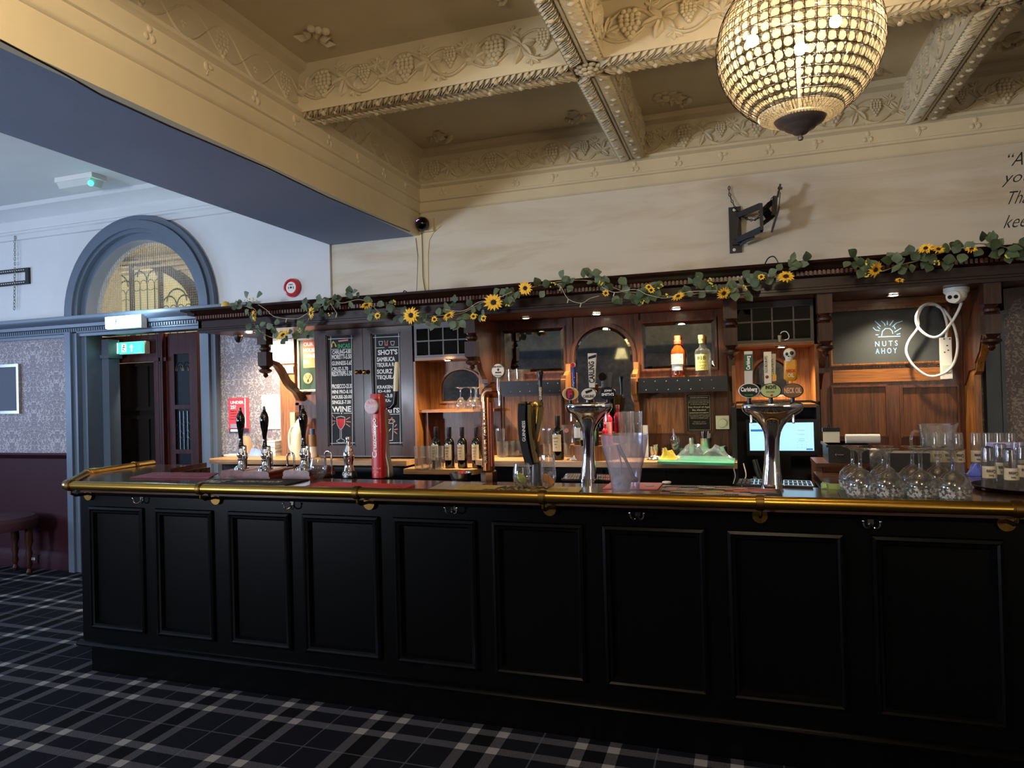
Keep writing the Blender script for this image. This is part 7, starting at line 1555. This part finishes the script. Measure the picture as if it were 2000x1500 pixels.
# ================================================================== WALL FITTINGS
# tv bracket
Yw = YWL; t = thing('television_bracket', W(1435, 495, Yw-.02), 'black folding television bracket on the back wall above the canopy', 'bracket')
a, b, z0, z1 = Q(1424, 1448, 404, 494, Yw-.012); m = MB(); m.box((a, Yw-.014, z0), (b, Yw, z1)); m.box((a+.02, Yw-.045, z0+.05), (b-.012, Yw-.014, z1-.05)); m.build('wall_plate', BLACKM, t)
m = MB()
for y in (410, 488): p = W(1434, y, Yw-.014); m.cyl(p, p+Vector((0, -.004, 0)), .01, n=14)
o = m.build('bolt', WHITE, t); o['kind'] = 'stuff'
def bar(pts, w, d=.02, nm='arm', mat=BLACKM):
    m = MB(); pts = [W(x, y, Y) for x, y, Y in pts]
    for p, q_ in zip(pts, pts[1:]):
        u = (q_-p)/2; s = Vector((-u.z, 0, u.x)).normalized()*w/2; dp = u.normalized().cross(s.normalized())*d/2; m.obox((p+q_)/2, u, s, dp)
    m.build(nm, mat, t)
bar([(1440, 421, Yw-.04), (1486, 402, Yw-.22)], .036); bar([(1438, 470, Yw-.04), (1487, 448, Yw-.22)], .036); bar([(1447, 478, Yw-.05), (1472, 462, Yw-.12)], .015)
bar([(1437, 468, Yw-.05), (1440, 425, Yw-.05)], .02); bar([(1486, 398, Yw-.22), (1488, 450, Yw-.22)], .02, .03)
bar([(1486, 415, Yw-.22), (1508, 395, Yw-.12)], .03); bar([(1488, 438, Yw-.22), (1510, 422, Yw-.12)], .022); bar([(1492, 408, Yw-.2), (1506, 428, Yw-.13)], .05, .01)
bar([(1514, 384, Yw-.14), (1511, 422, Yw-.14)], .03, .04, 'head_joint'); bar([(1520, 374, Yw-.16), (1511, 420, Yw-.16)], .008); bar([(1524, 360, Yw-.17), (1519, 385, Yw-.17)], .012); bar([(1519, 367, Yw-.18), (1528, 368, Yw-.18)], .012)
bar([(1521, 408, Yw-.17), (1508, 450, Yw-.17)], .012, .12, 'tilt_plate'); bar([(1524, 376, Yw-.17), (1521, 412, Yw-.17)], .005, .01)
chain('bracket_chain', [W(1424, 364, Yw-.02), W(1425, 380, Yw-.02), W(1437, 408, Yw-.04), W(1448, 420, Yw-.06), W(1460, 428, Yw-.1), W(1472, 430, Yw-.15), W(1482, 424, Yw-.2), W(1500, 398, Yw-.2), W(1511, 385, Yw-.18)], .02, 'thin dark chain slung from wall eye through the television bracket', flat('dark_chain', '#3b342c', .4, 1))
# fire bell
c = W(575, 563, Yw+.015); k = mpp(c); t = thing('fire_alarm_bell', c, 'round red fire alarm sounder with white centre on the white wall', 'alarm')
m = MB(); m.cyl(c, c+Vector((0, -.02, 0)), 17*k, n=32); R_ = 18.5*k
vs = []; prf = [(1, 0), (1, .025), (.93, .045), (.72, .052), (.66, .046), (.60, .046)]; n = 36
for r, d in prf: vs += [c+Vector((cos(2*pi*i/n)*r*R_, -d, sin(2*pi*i/n)*r*R_)) for i in range(n)]
m.add(vs, [(j*n+i, j*n+(i+1) % n, (j+1)*n+(i+1) % n, (j+1)*n+i) for j in range(len(prf)-1) for i in range(n)]); m.build('red_shell', RED, t)
m = MB(); m.cyl(c+Vector((0, -.03, 0)), c+Vector((0, -.047, 0)), R_*.6, n=32); f_ = m.build('white_face', WHITE, t)
m = MB(); put_text(m, 'FIRE', c+Vector((0, -.0475, R_*.3)), XV, ZV, R_*.5, R_*.13, .03); m.cyl(c+Vector((0, -.047, 0)), c+Vector((0, -.048, 0)), R_*.12, n=14)
for s in (-1, 1): m.box(c+Vector((s*R_*.3-R_*.03, -.048, -R_*.15)), c+Vector((s*R_*.3+R_*.05, -.047, R_*.1)))
m.build('black_marks', BLACK, f_)
# corner dome camera
c = W(829, 439, Yw-.03); k = mpp(c); t = thing('dome_camera', c+Vector((0, 0, -.06)), 'black dome camera with violet lights on a cream box in the wall corner', 'camera')
a, b, z0, z1 = Q(821, 847, 427, 453, Yw-.02); m = MB(); m.box((a, Yw-.03, z0), (b, Yw, z1)); m.build('mounting_box', CREAM, t)
m = MB(); m.ball(c+Vector((0, -.035, 0)), 13.5*k, 24, 16); m.build('dome', flat('black_dome', '#060608', .08), t)
m = MB(); q_ = c+Vector((-.012, -.035-12.6*k, .004))
for i in range(7): a = -1.2+i*.62; m.ball(q_+Vector((cos(a)*.017, .004, sin(a)*.017)), .0042, 6, 4)
o = m.build('violet_lights', flat('lit_violet_led', '#b98cff', .4, em=3), t); o['kind'] = 'stuff'
# black cable loops on top of the canopy
for i, (pts, lb) in enumerate(((((785, 578), (790, 568), (800, 576)), 'small black cable loop standing above the canopy near the pier'), (((1492, 520), (1500, 505), (1511, 501), (1519, 512), (1521, 525)), 'black cable arch standing above the canopy below the television bracket'))):
    m = MB(); m.tube(bez([W(x, y, 4.5) for x, y in pts], 6), .004, 6); tag(m.build('cable_loop', BLACK), lb, 'cable')
# white turret camera under the canopy, right
c = W(1868, 576, 4.3); k = mpp(c); zt_ = ZS; t = thing('turret_camera', (c.x, 4.3, ZS-.08), 'white turret camera under the right end of the canopy', 'camera')
m = MB(); m.lathe([(22*k, 0), (22*k, -8*k), (17*k, -14*k), (0, -14*k)][::-1], (c.x, 4.3, ZS), 28); m.ball((c.x-.002, 4.29, ZS-13*k), 18*k, 24, 16); m.build('camera_shell', WHITE, t)
fc = Vector((c.x-.015, 4.29, ZS-15*k)); nd = (CP-fc).normalized(); nd = (nd+Vector((-.1, 0, -.15))).normalized(); m = MB(); m.cyl(fc, fc+nd*17.6*k, 12*k, n=24); m.build('face_ring', WHITE, t)
m = MB(); sx_ = nd.cross(ZV).normalized()
for s in (-1, 1): m.cyl(fc+nd*17.5*k-sx_*s*5*k, fc+nd*18.2*k-sx_*s*5*k, 3.8*k, n=16)
o = m.build('lens', BLACK, t); o['kind'] = 'stuff'
# extension lead
t = thing('extension_lead', W(1850, 740, YP-.03), 'white extension socket hanging from a coiled white cable over the chalkboard', 'extension lead')
a, b, z0, z1 = Q(1838, 1859, 659, 740, YP-.05); m = MB(); m.box((a, YP-.055, z0), (b, YP-.018, z1)); m.build('socket_block', WHITE, t)
m = MB(); 
for x, y in ((1850, 675), (1852, 684), (1845, 688), (1844, 662), (1855, 662)): p = W(x, y, YP-.0555); m.box(p+Vector((-.004, -.0005, -.003)), p+Vector((.004, .001, .003)))
o = m.build('socket_holes', BLACK, t); o['kind'] = 'stuff'
m = MB(); p = W(1848.5, 720, YP-.056); m.box(p+Vector((-.022, -.003, -.02)), p+Vector((.022, .003, .02))); m.build('switch', flat('translucent_switch', '#b9c4b4', .3), t)
E7 = lambda pts, y0, y1: [W(1580+x/4.69, 480+y/4.69, YP-(y0+(y1-y0)*i/(len(pts)-1))) for i, (x, y) in enumerate(pts)]
m = MB(); m.tube(bez(E7([(1258, 840), (1268, 740), (1235, 610), (1180, 545), (1110, 528), (1030, 560), (982, 650), (1002, 745), (1080, 820), (1165, 838), (1240, 790), (1320, 680), (1370, 590), (1400, 515)], .04, .30), 6), .0075, 10); m.build('cable', WHITE, t)
m = MB(); m.tube(bez(E7([(1165, 545), (1250, 600), (1330, 740), (1362, 920), (1320, 1090), (1220, 1175), (1090, 1192), (960, 1100), (893, 980), (915, 870), (1000, 745), (1000, 640), (1060, 545), (1165, 540)], .085, .06), 6), .0075, 10); m.build('cable', WHITE, t)
# wall quotation, cut off by the frame
m = MB()
for s, x0, x1, y0, y1, sh in (('\u201cAl', 1966, 2008, 298, 323, .35), ('you', 1960, 2012, 341, 363, .4), ('Tha', 1967, 2012, 373, 398, .4), ('kee', 1965, 2008, 419, 444, .4)):
    a = W(x0, (y0+y1)/2, YWL); b = W(x1, (y0+y1)/2, YWL); put_text(m, s, ((a.x+b.x)/2, YWL, (W(1985, y0, YWL).z+W(1985, y1, YWL).z)/2), XV, ZV, b.x-a.x, W(1985, y0, YWL).z-W(1985, y1, YWL).z, -.008, sh)
tag(m.build('wall_lettering', flat('black_script_vinyl', '#0c0a0a', .6)), 'black handwritten style quotation on the wall at the right edge', 'lettering')
# ================================================================== LEFT CORNER THINGS
def poster(name, x0, x1, y0, y1, Y, mat, label, cat='poster', th=.003):
    a, b, z0, z1 = Q(x0, x1, y0, y1, Y); t = thing(name, ((a+b)/2, Y, z0), label, cat); m = MB(); m.box((a, Y-th, z0), (b, Y, z1)); m.build('sheet', mat, t); return t, a, b, z0, z1, Y-th
t, a, b, z0, z1, Y = poster('age_check_poster', 447, 487, 777, 845, YWL-.004, REDP, 'red UNDER 25? poster on the damask wallpaper behind the pumps')
ptext(t, 'UNDER', 450, 476, 783, 789, Y-.0006, CHW, bold=.04); ptext(t, '25?', 450, 461, 791.5, 799, Y-.0006, CHW, bold=.04)
for i, s in enumerate(('Please be', 'prepared to show', 'proof of age when', 'buying alcohol')): ptext(t, s, 450, (462, 474, 474, 470)[i], 801.5+i*5.2, 804.5+i*5.2, Y-.0006, flat('dark_red_print', '#5c0f14', .7))
m = MB(); p, q_ = W(450, 828, Y-.001), W(472, 836, Y-.001); m.box((p.x, Y-.001, q_.z), (q_.x, Y, p.z)); m.build('id_card_picture', flat('grey_lilac_print', '#9a93a5', .6), t); m = MB(); p, q_ = W(448, 837, Y-.001), W(486, 845, Y-.001); m.box((p.x, Y-.001, q_.z), (q_.x, Y, p.z)); m.build('dark_footer', flat('plum_print', '#3a2030', .6), t)
m = MB(); p, q_ = W(450, 838.5, Y-.002), W(470, 843, Y-.002); m.box((p.x, Y-.002, q_.z), (q_.x, Y-.0005, p.z)); m.box((W(478, 800, Y).x, Y-.0012, W(480, 835, Y).z), (W(480, 800, Y).x, Y-.0002, W(480, 778, Y).z)); m.build('white_strip', CHW, t); t_ = t
t_['label'] = 'red UNDER 25? poster on the damask wallpaper behind the pumps'
t, a, b, z0, z1, Y = poster('price_list', 512, 548, 771, 838, YWL-.004, PAPER, 'white printed price list sheet on the damask wallpaper', 'notice')
m = MB(); rr = random.Random(6)
put_text(m, 'Consumption Times', ((a+b)/2, Y-.0005, z0+(z1-z0)*.95), XV, ZV, (b-a)*.6, .006, .01)
for i in range(26):
    z = z0+(z1-z0)*(.88-.028*i)
    for u0, u1 in ((.06, .06+rr.uniform(.12, .25)), (.5, .5+rr.uniform(.1, .2)), (.8, .8+rr.uniform(.04, .1))): m.box((a+(b-a)*u0, Y-.0008, z), (a+(b-a)*u1, Y-.0002, z+.0028))
o = m.build('print_lines', flat('grey_print', '#6d6d70', .6), t); o['kind'] = 'stuff'
Yp2 = YP-.004
t, a, b, z0, z1, Y = poster('wine_poster', 584, 617, 663, 764, Yp2+.0, flat('dark_bottle_green_print', '#23382a', .3), 'framed OUR HOUSE WINE IS poster beside the chalkboard cupboard', 'picture', .006)
m = MB(); frame_box(m, a+.012, b+.03, z0+.012, z1-.006, Yp2-.002, .016, .012); m.build('white_frame', CREAMP, t)
a2, b2, c2, d2_z = Q(592, 617, 664, 718, Y-.001); m = MB(); m.box((a2, Y-.0015, c2), (b2, Y, d2_z)); m.build('orange_panel', ORANGE, t)
for s, y0, y1, x1 in (('OUR', 668.5, 676, 612), ('HOUSE', 680, 687.5, 617), ('WINE', 691.5, 699, 617), ('IS', 703.5, 711, 603)): ptext(t, s, 593, x1, y0, y1, Y-.0022, CHW, bold=.03)
c = W(602, 739, Y-.001); k = mpp(c); m = MB(); m.cyl(c, c+Vector((0, -.004, 0)), 10.5*k, n=28); o = m.build('round_crest', flat('dull_gold_crest', '#8a7a52', .4), t); m = MB()
for s in (-1, 1): m.tube([c+Vector((0, -.005, -4*k)), c+Vector((s*3*k, -.005, 1*k)), c+Vector((s*6*k, -.005, 3*k)), c+Vector((s*5*k, -.005, 7*k))], .0016, 5); m.tube([c+Vector((s*3*k, -.005, 1*k)), c+Vector((s*3*k, -.005, 6*k))], .0014, 5)
m.ball(c+Vector((0, -.005, -4.5*k)), 2.2*k, 8, 6, 1, .4, 1.3); m.build('antlered_head', flat('dark_crest_print', '#3a3220', .5), o)
t, a, b, z0, z1, Y = poster('menu_sheets', 530, 574, 640, 710, YP-.014, PAPER, 'brightly lit white menu sheets pinned at the left corner of the back bar', 'notice')
m = MB()
for i in range(8): m.box((a+.02, Y-.0008, z1-.05-.016*i), (a+.05+.03*((i*7) % 3), Y-.0002, z1-.048-.016*i))
m.box(((a+b)/2, Y-.002, z0), ((a+b)/2+.001, Y, z1)); o = m.build('print_lines', flat('faint_print', '#a8a296', .6), t); o['kind'] = 'stuff'
t, a, b, z0, z1, Y = poster('leaflet', 542, 573, 714, 729, YP-.014, flat('lilac_leaflet', '#b59ac4', .5), 'colourful lilac leaflet below the menu sheets', 'leaflet')
for i, (x, c_) in enumerate(((548, '#8fc0c4'), (556, '#e08a6a'), (566, '#7fb27a'))): m = MB(); p = W(x, 721, Y-.0008); m.box(p+Vector((-.011, -.0005, -.012+.003*i)), p+Vector((.011, .0005, .012))); m.build('colour_patch', flat('leaflet_%d' % i, c_, .5), t)
ZL = ZLT
def HL(px, py): p = H(px, py, ZL); p.y = min(max(p.y, 4.40), 4.54 if px > 545 else 4.70); q_ = W(px, py, p.y); return Vector((q_.x, p.y, ZL+.001))
c = HL(583, 889); k = mpp(c); t = thing('electric_kettle', c, 'cream electric kettle with curved handle on the left worktop', 'kettle')
m = MB(); m.loft([(c, 15*k, 13*k), (c+Vector((0, 0, 20*k)), 15*k, 13*k), (c+Vector((2*k, 0, 45*k)), 13*k, 12*k), (c+Vector((4*k, 0, 60*k)), 11*k, 10*k), (c+Vector((5*k, 0, 70*k)), 7*k, 7*k), (c+Vector((5*k, 0, 75*k)), 3*k, 3*k)], 28, 2.2); m.build('kettle_body', CREAMP, t)
m = MB(); m.tube(bez([c+Vector((2*k, 0, 58*k)), c+Vector((-12*k, 0, 60*k)), c+Vector((-20*k, 0, 45*k)), c+Vector((-20*k, 0, 20*k)), c+Vector((-12*k, 0, 8*k))], 6), 2.2*k, 10); m.build('handle', WHITE, t)
c = HL(573, 880); c.y = 4.60; c.x = W(573, 880, 4.60).x; k = mpp(c); m = MB(); m.box(c+Vector((-6*k, 0, 0)), c+Vector((5*k, .02, 86*k))); tag(m.build('beige_ruler', flat('beige_board', '#b5ab86', .5)), 'tall beige measuring board standing behind the kettle', 'board')
c = HL(611, 891); k = mpp(c); t = thing('white_tub', c, 'white tub with jar of snacks beside the chalkboard cupboard', 'tub'); m = MB(); m.shell([(0, 0), (8*k, 0), (8.5*k, 21*k)], c, 20, .002); m.build('tub_wall', WHITE, t); m = MB(); m.cyl(c+Vector((0, 0, .003)), c+Vector((0, 0, 44*k)), 7*k, n=18); m.build('snack_jar', flat('brown_jar_contents', '#8a6a40', .4, noise=.4), t); m = MB(); m.cyl(c+Vector((0, 0, 44*k)), c+Vector((0, 0, 56*k)), 5*k, n=18); m.build('blue_cap', flat('slate_blue_cap', '#45566e', .4), t)
c = HL(535, 890); k = mpp(c); t = thing('napkin_pile', c, 'pile of white paper napkins on the left worktop', 'napkins')
for i in range(9): m = MB(); o_ = rr.uniform(-.8, .8)*k; m.box(c+Vector((-12*k+o_, -.05, i*3.3*k)), c+Vector((12*k+o_, .05, (i*3.3+2.7)*k)))if True else 0; m.build('napkin', PAPER, t)
c = HL(503, 890); k = mpp(c); crumple('blue_white_cloth', c, 30*k, .1, 18*k, 31, flat('blue_white_cloth_fabric', '#7f95cf', .8, noise=.5), 'crumpled blue and white cloth on the left worktop', 'cloth')
c = HL(484, 889); k = mpp(c); m = MB(); m.loft([(c, 9*k, 9*k), (c+Vector((0, 0, 20*k)), 8*k, 9*k), (c+Vector((-2*k, 0, 33*k)), 5*k, 8*k), (c+Vector((-3*k, 0, 37*k)), 4*k, 7*k)], 20, 2.6); tag(m.build('tan_carton', flat('tan_carton_card', '#a3876a', .6)), 'small tan carton between the left and middle pump handles', 'carton')
c = HL(455, 890); k = mpp(c); m = MB(); m.box(c+Vector((-14*k, -.04, 0)), c+Vector((34*k, .06, 2.5*k))); tag(m.build('paper_sheet', PAPER), 'white paper sheet lying flat on the left worktop', 'paper')
# small speaker under the canopy's left end
c = W(466, 662, 4.45); t = thing('small_dome_speaker', (c.x, 4.45, ZS-.06), 'small dark round fitting under the left end of the canopy', 'fitting'); m = MB(); m.lathe([(0, -.062), (.018, -.055), (.03, -.03), (.034, 0)], (c.x, 4.45, ZS), 20); m.build('dome', BLACK, t); m = MB(); m.lathe([(.036, -.012), (.040, 0)], (c.x, 4.45, ZS), 20); m.build('rim', STEEL, t)
# yellow figurine on the ledge
c = W(441, 601, 4.3); c.z = ZS+.172; k = mpp(c); t = thing('yellow_figurine', c, 'small rounded yellow toy figure on the left end of the canopy top', 'toy'); m = MB(); m.lathe([(0, 0), (8*k, 0), (9*k, 3*k), (8*k, 9*k), (8.5*k, 13*k), (6*k, 18*k), (0, 20*k)], c, 20); m.build('body', flat('toy_yellow', '#d4b445', .5), t); m = MB(); m.ball(c+Vector((0, -5*k, 10*k)), 5*k, 12, 8, 1, .7, .9); m.build('face', flat('toy_skin', '#dcae86', .5), t)
# metal bowl with wrapper by the copper tower, wires
c = H(900, 936, ZB-.0); k = mpp(c); t = thing('metal_tray_with_wrapper', c, 'small open tin holding a red wrapper left of the copper tower', 'tin'); m = MB(); m.shell([(0, 0), (19*k, 0), (22*k, 13*k)], c, 28, .0015); m.build('tin', STEEL, t); o = crumple('red_wrapper', (0, 0, 0), 20*k, .03, 9*k, 17, RED, None, None); o.parent = t; o.location = Vector((4*k, 0, 10*k)); o.name = 'wrapper'
# ================================================================== GARLAND
GL = thing('sunflower_garland', W(1000, 600, 4.03), 'artificial eucalyptus and sunflower garland draped along the canopy', 'garland')
path1 = [(445, 597), (480, 598), (500, 607), (497, 632), (520, 655), (560, 662), (590, 650), (606, 618), (625, 600), (650, 585), (668, 592), (700, 585), (722, 592), (745, 612), (775, 606), (800, 622), (835, 618), (862, 616), (900, 612), (925, 600), (950, 588), (985, 585), (1010, 570), (1035, 562), (1075, 553), (1110, 548), (1150, 548), (1185, 556), (1215, 568), (1250, 572), (1290, 578), (1330, 578), (1370, 572), (1405, 568), (1440, 562), (1470, 556), (1500, 545), (1535, 532), (1570, 520)]
path2 = [(1662, 520), (1690, 522), (1720, 530), (1755, 518), (1790, 510), (1820, 500), (1850, 490), (1880, 482), (1910, 476), (1950, 480), (1985, 490), (2010, 505)]
def gp(x, y, off=0): return W(x, y, 4.03-off)
for pth in (path1, path2):
    m = MB(); m.tube(bez([gp(x, y, .01*sin(i*2.1)) for i, (x, y) in enumerate(pth)], 5), .0028, 6); m.build('stem', STEM, GL)
def leaf_mesh(round_, mat, nm):
    m = MB(); n = 10; L = 1.0; w = .44 if round_ else .26; vs = [(0, 0, 0)]; rim = []
    for i in range(1, n): u = i/n; rim.append((L*u, w*sin(pi*u**.85)))
    up = [(x, y, .12*y+.10*sin(pi*x)) for x, y in rim]; dn = [(x, -y, .12*y+.10*sin(pi*x)) for x, y in rim]; mid = [(x, 0, .10*sin(pi*x)-.03) for x, y in rim]; tip = (L, 0, 0)
    vs = [(0, 0, 0)]+up+mid+dn+[tip]; k = n-1; fs = [(0, 1+k, 1), (0, 1+2*k, 1+k)]
    for i in range(k-1): fs += [(1+i, 1+k+i, 2+k+i, 2+i), (1+k+i, 1+2*k+i, 2+2*k+i, 2+k+i)]
    fs += [(k, 2*k, 3*k+1), (2*k, 3*k, 3*k+1)]; m.add(vs, fs); o = m.build(nm, mat, None, 60, origin=(0, 0, 0)); me = o.data; bpy.data.objects.remove(o); return me
LMS = [leaf_mesh(True, GREENL, 'leaf'), leaf_mesh(True, GREENL2, 'leaf'), leaf_mesh(False, GREENL, 'leaf')]
rg = random.Random(11); nl = 0
def add_leaf(p, size, ang, me):
    o = bpy.data.objects.new('leaf', me); COL.objects.link(o); o.parent = GL; o.location = p-GL.location
    d = Vector((cos(ang), rg.uniform(-.5, .2), sin(ang))).normalized(); nrm = Vector((rg.uniform(-.5, .5), -1, rg.uniform(-.1, .7))).normalized()
    y = nrm.cross(d).normalized(); z = d.cross(y).normalized(); M = Matrix((d, y, z)).transposed(); o.rotation_mode = 'QUATERNION'; o.rotation_quaternion = M.to_quaternion(); o.scale = (size,)*3
clusters = [(480, 592, 13, 24), (510, 635, 8, 20), (535, 648, 11, 24), (590, 645, 9, 20), (622, 600, 13, 22), (655, 585, 4, 14), (700, 580, 8, 18), (730, 610, 6, 24), (770, 605, 8, 22), (830, 625, 8, 24), (870, 600, 6, 20), (900, 622, 7, 20), (930, 605, 6, 18), (985, 580, 8, 20), (1000, 575, 5, 16), (1055, 560, 4, 14), (1110, 548, 8, 22), (1150, 545, 8, 22), (1190, 545, 6, 18), (1210, 570, 9, 24), (1250, 580, 10, 24), (1280, 570, 8, 22), (1345, 572, 8, 24), (1385, 560, 8, 22), (1425, 568, 9, 24), (1460, 555, 9, 24), (1500, 540, 6, 20), (1565, 515, 7, 20),
            (1685, 515, 10, 22), (1755, 520, 9, 22), (1785, 505, 10, 24), (1835, 508, 7, 22), (1870, 485, 7, 18), (1935, 478, 9, 22), (1975, 495, 10, 24), (1990, 480, 5, 20)]
for cx_, cy_, n, rad in clusters:
    for i in range(n):
        a = rg.uniform(0, 2*pi); q_ = rg.uniform(.1, 1)*rad; p = gp(cx_+cos(a)*q_*1.4, cy_+sin(a)*q_*.8, rg.uniform(-.01, .05))
        add_leaf(p, rg.uniform(.044, .064), rg.uniform(0, 2*pi), LMS[rg.choice((0, 0, 1, 1, 2))]); nl += 1
def flower(px, py, r_px, tilt=(0, 0), small=False):
    p = gp(px, py, .07); k = mpp(p); r = r_px*k; nrm = Vector((tilt[0], -1, tilt[1])).normalized(); x = nrm.cross(ZV).normalized(); y = x.cross(nrm); m = MB()
    for lay, (np_, sc_2) in enumerate(((15, 1.0), (13, .82)) if not small else ((9, 1.0),)):
        for i in range(np_):
            a = 2*pi*(i+lay*.5)/np_+rg.uniform(-.1, .1); u = x*cos(a)+y*sin(a); v = nrm.cross(u); L = r*sc_2*rg.uniform(.88, 1.08); w = r*(.15 if not small else .26)
            c0 = p+nrm*(.004*lay); m.add([c0+u*r*.25, c0+u*L*.6+v*w+nrm*.006, c0+u*L+nrm*rg.uniform(-.004, .008), c0+u*L*.6-v*w+nrm*.006, c0+u*L*.6+nrm*.002], [(0, 4, 1), (4, 2, 1), (0, 3, 4), (4, 3, 2)])
    f = m.build('sunflower' if not small else 'small_sunflower', PETAL, GL, 60); m = MB(); hr = r*(.25 if not small else .3)
    n = 14; m.add([p+nrm*.014]+[p+nrm*.008+(x*cos(2*pi*i/n)+y*sin(2*pi*i/n))*hr for i in range(n)]+[p-nrm*.002+(x*cos(2*pi*i/n)+y*sin(2*pi*i/n))*hr for i in range(n)], [(0, 1+i, 1+(i+1) % n) for i in range(n)]+[(1+i, 1+n+i, 1+n+(i+1) % n, 1+(i+1) % n) for i in range(n)]); m.build('seed_heart', SEED, f)
for a in ((497, 616, 12, (-.8, -.2)), (609, 611, 14, (-.7, 0)), (716, 597, 14, (0, 1.2)), (803, 616, 18, (0, .1)), (877, 617, 15, (-.3, 1.0)), (964, 591, 20, (.2, .2)), (1026, 563, 15, (0, 0)), (553, 655, 16, (-.2, 1.0)), (1325, 580, 15, (-.4, 1.3)), (1413, 572, 15, (.5, -.8)), (1535, 541, 19, (0, .9)), (1709, 526, 17, (.7, -.7)), (1808, 486, 15, (-.3, .8)), (1832, 488, 14, (.3, .9)), (1897, 488, 12, (0, 1.2)), (1757, 549, 9, (0, 1.5))): flower(a[0], a[1], a[2], a[3])
for x, y in ((849, 624), (925, 618), (1487, 541), (1183, 573), (1267, 561), (738, 617), (1272, 567), (945, 622)): flower(x, y, 7.5, (rg.uniform(-.3, .3), .2), True)
m = MB()
for x, y in ((482, 585), (498, 587), (583, 645), (645, 612), (770, 590), (930, 618), (992, 597), (1080, 556), (1290, 560), (1255, 590), (1300, 575), (1455, 562), (1390, 555), (1690, 512), (1692, 540), (1830, 512), (1968, 500), (1175, 552), (1385, 548)):
    for i in range(5): m.ball(gp(x+rg.uniform(-5, 5), y+rg.uniform(-5, 5), .055), .0048, 6, 4)
o = m.build('yellow_buds', YEL, GL); o['kind'] = 'stuff'
t = thing('fairy_light_string', gp(1090, 560, .06), 'thin clear fairy light wire looping through the garland', 'string light')
for pts in (((505, 595), (520, 605), (535, 618), (560, 622), (582, 622), (600, 612)), ((645, 592), (658, 612)), ((870, 605), (905, 607), (935, 590), (965, 585), (1000, 570)), ((1083, 553), (1095, 560), (1110, 584), (1135, 592), (1152, 583), (1170, 578)), ((1175, 560), (1200, 571), (1240, 565), (1262, 575)), ((1262, 575), (1300, 582), (1345, 570), (1400, 568))):
    m = MB(); m.tube(bez([gp(x, y, .065) for x, y in pts], 5), .0016, 5); m.build('wire', flat('clear_wire', '#bdb4a4', .4), t)
m = MB()
for x, y in ((560, 622), (1110, 584), (1135, 592), (1095, 560), (1200, 571), (658, 612)): m.cyl(gp(x, y, .065), gp(x-2, y+8, .065), .0028, n=6)
o = m.build('tiny_bulbs', flat('clear_bulb', '#c8c0ae', .2), t); o['kind'] = 'stuff'
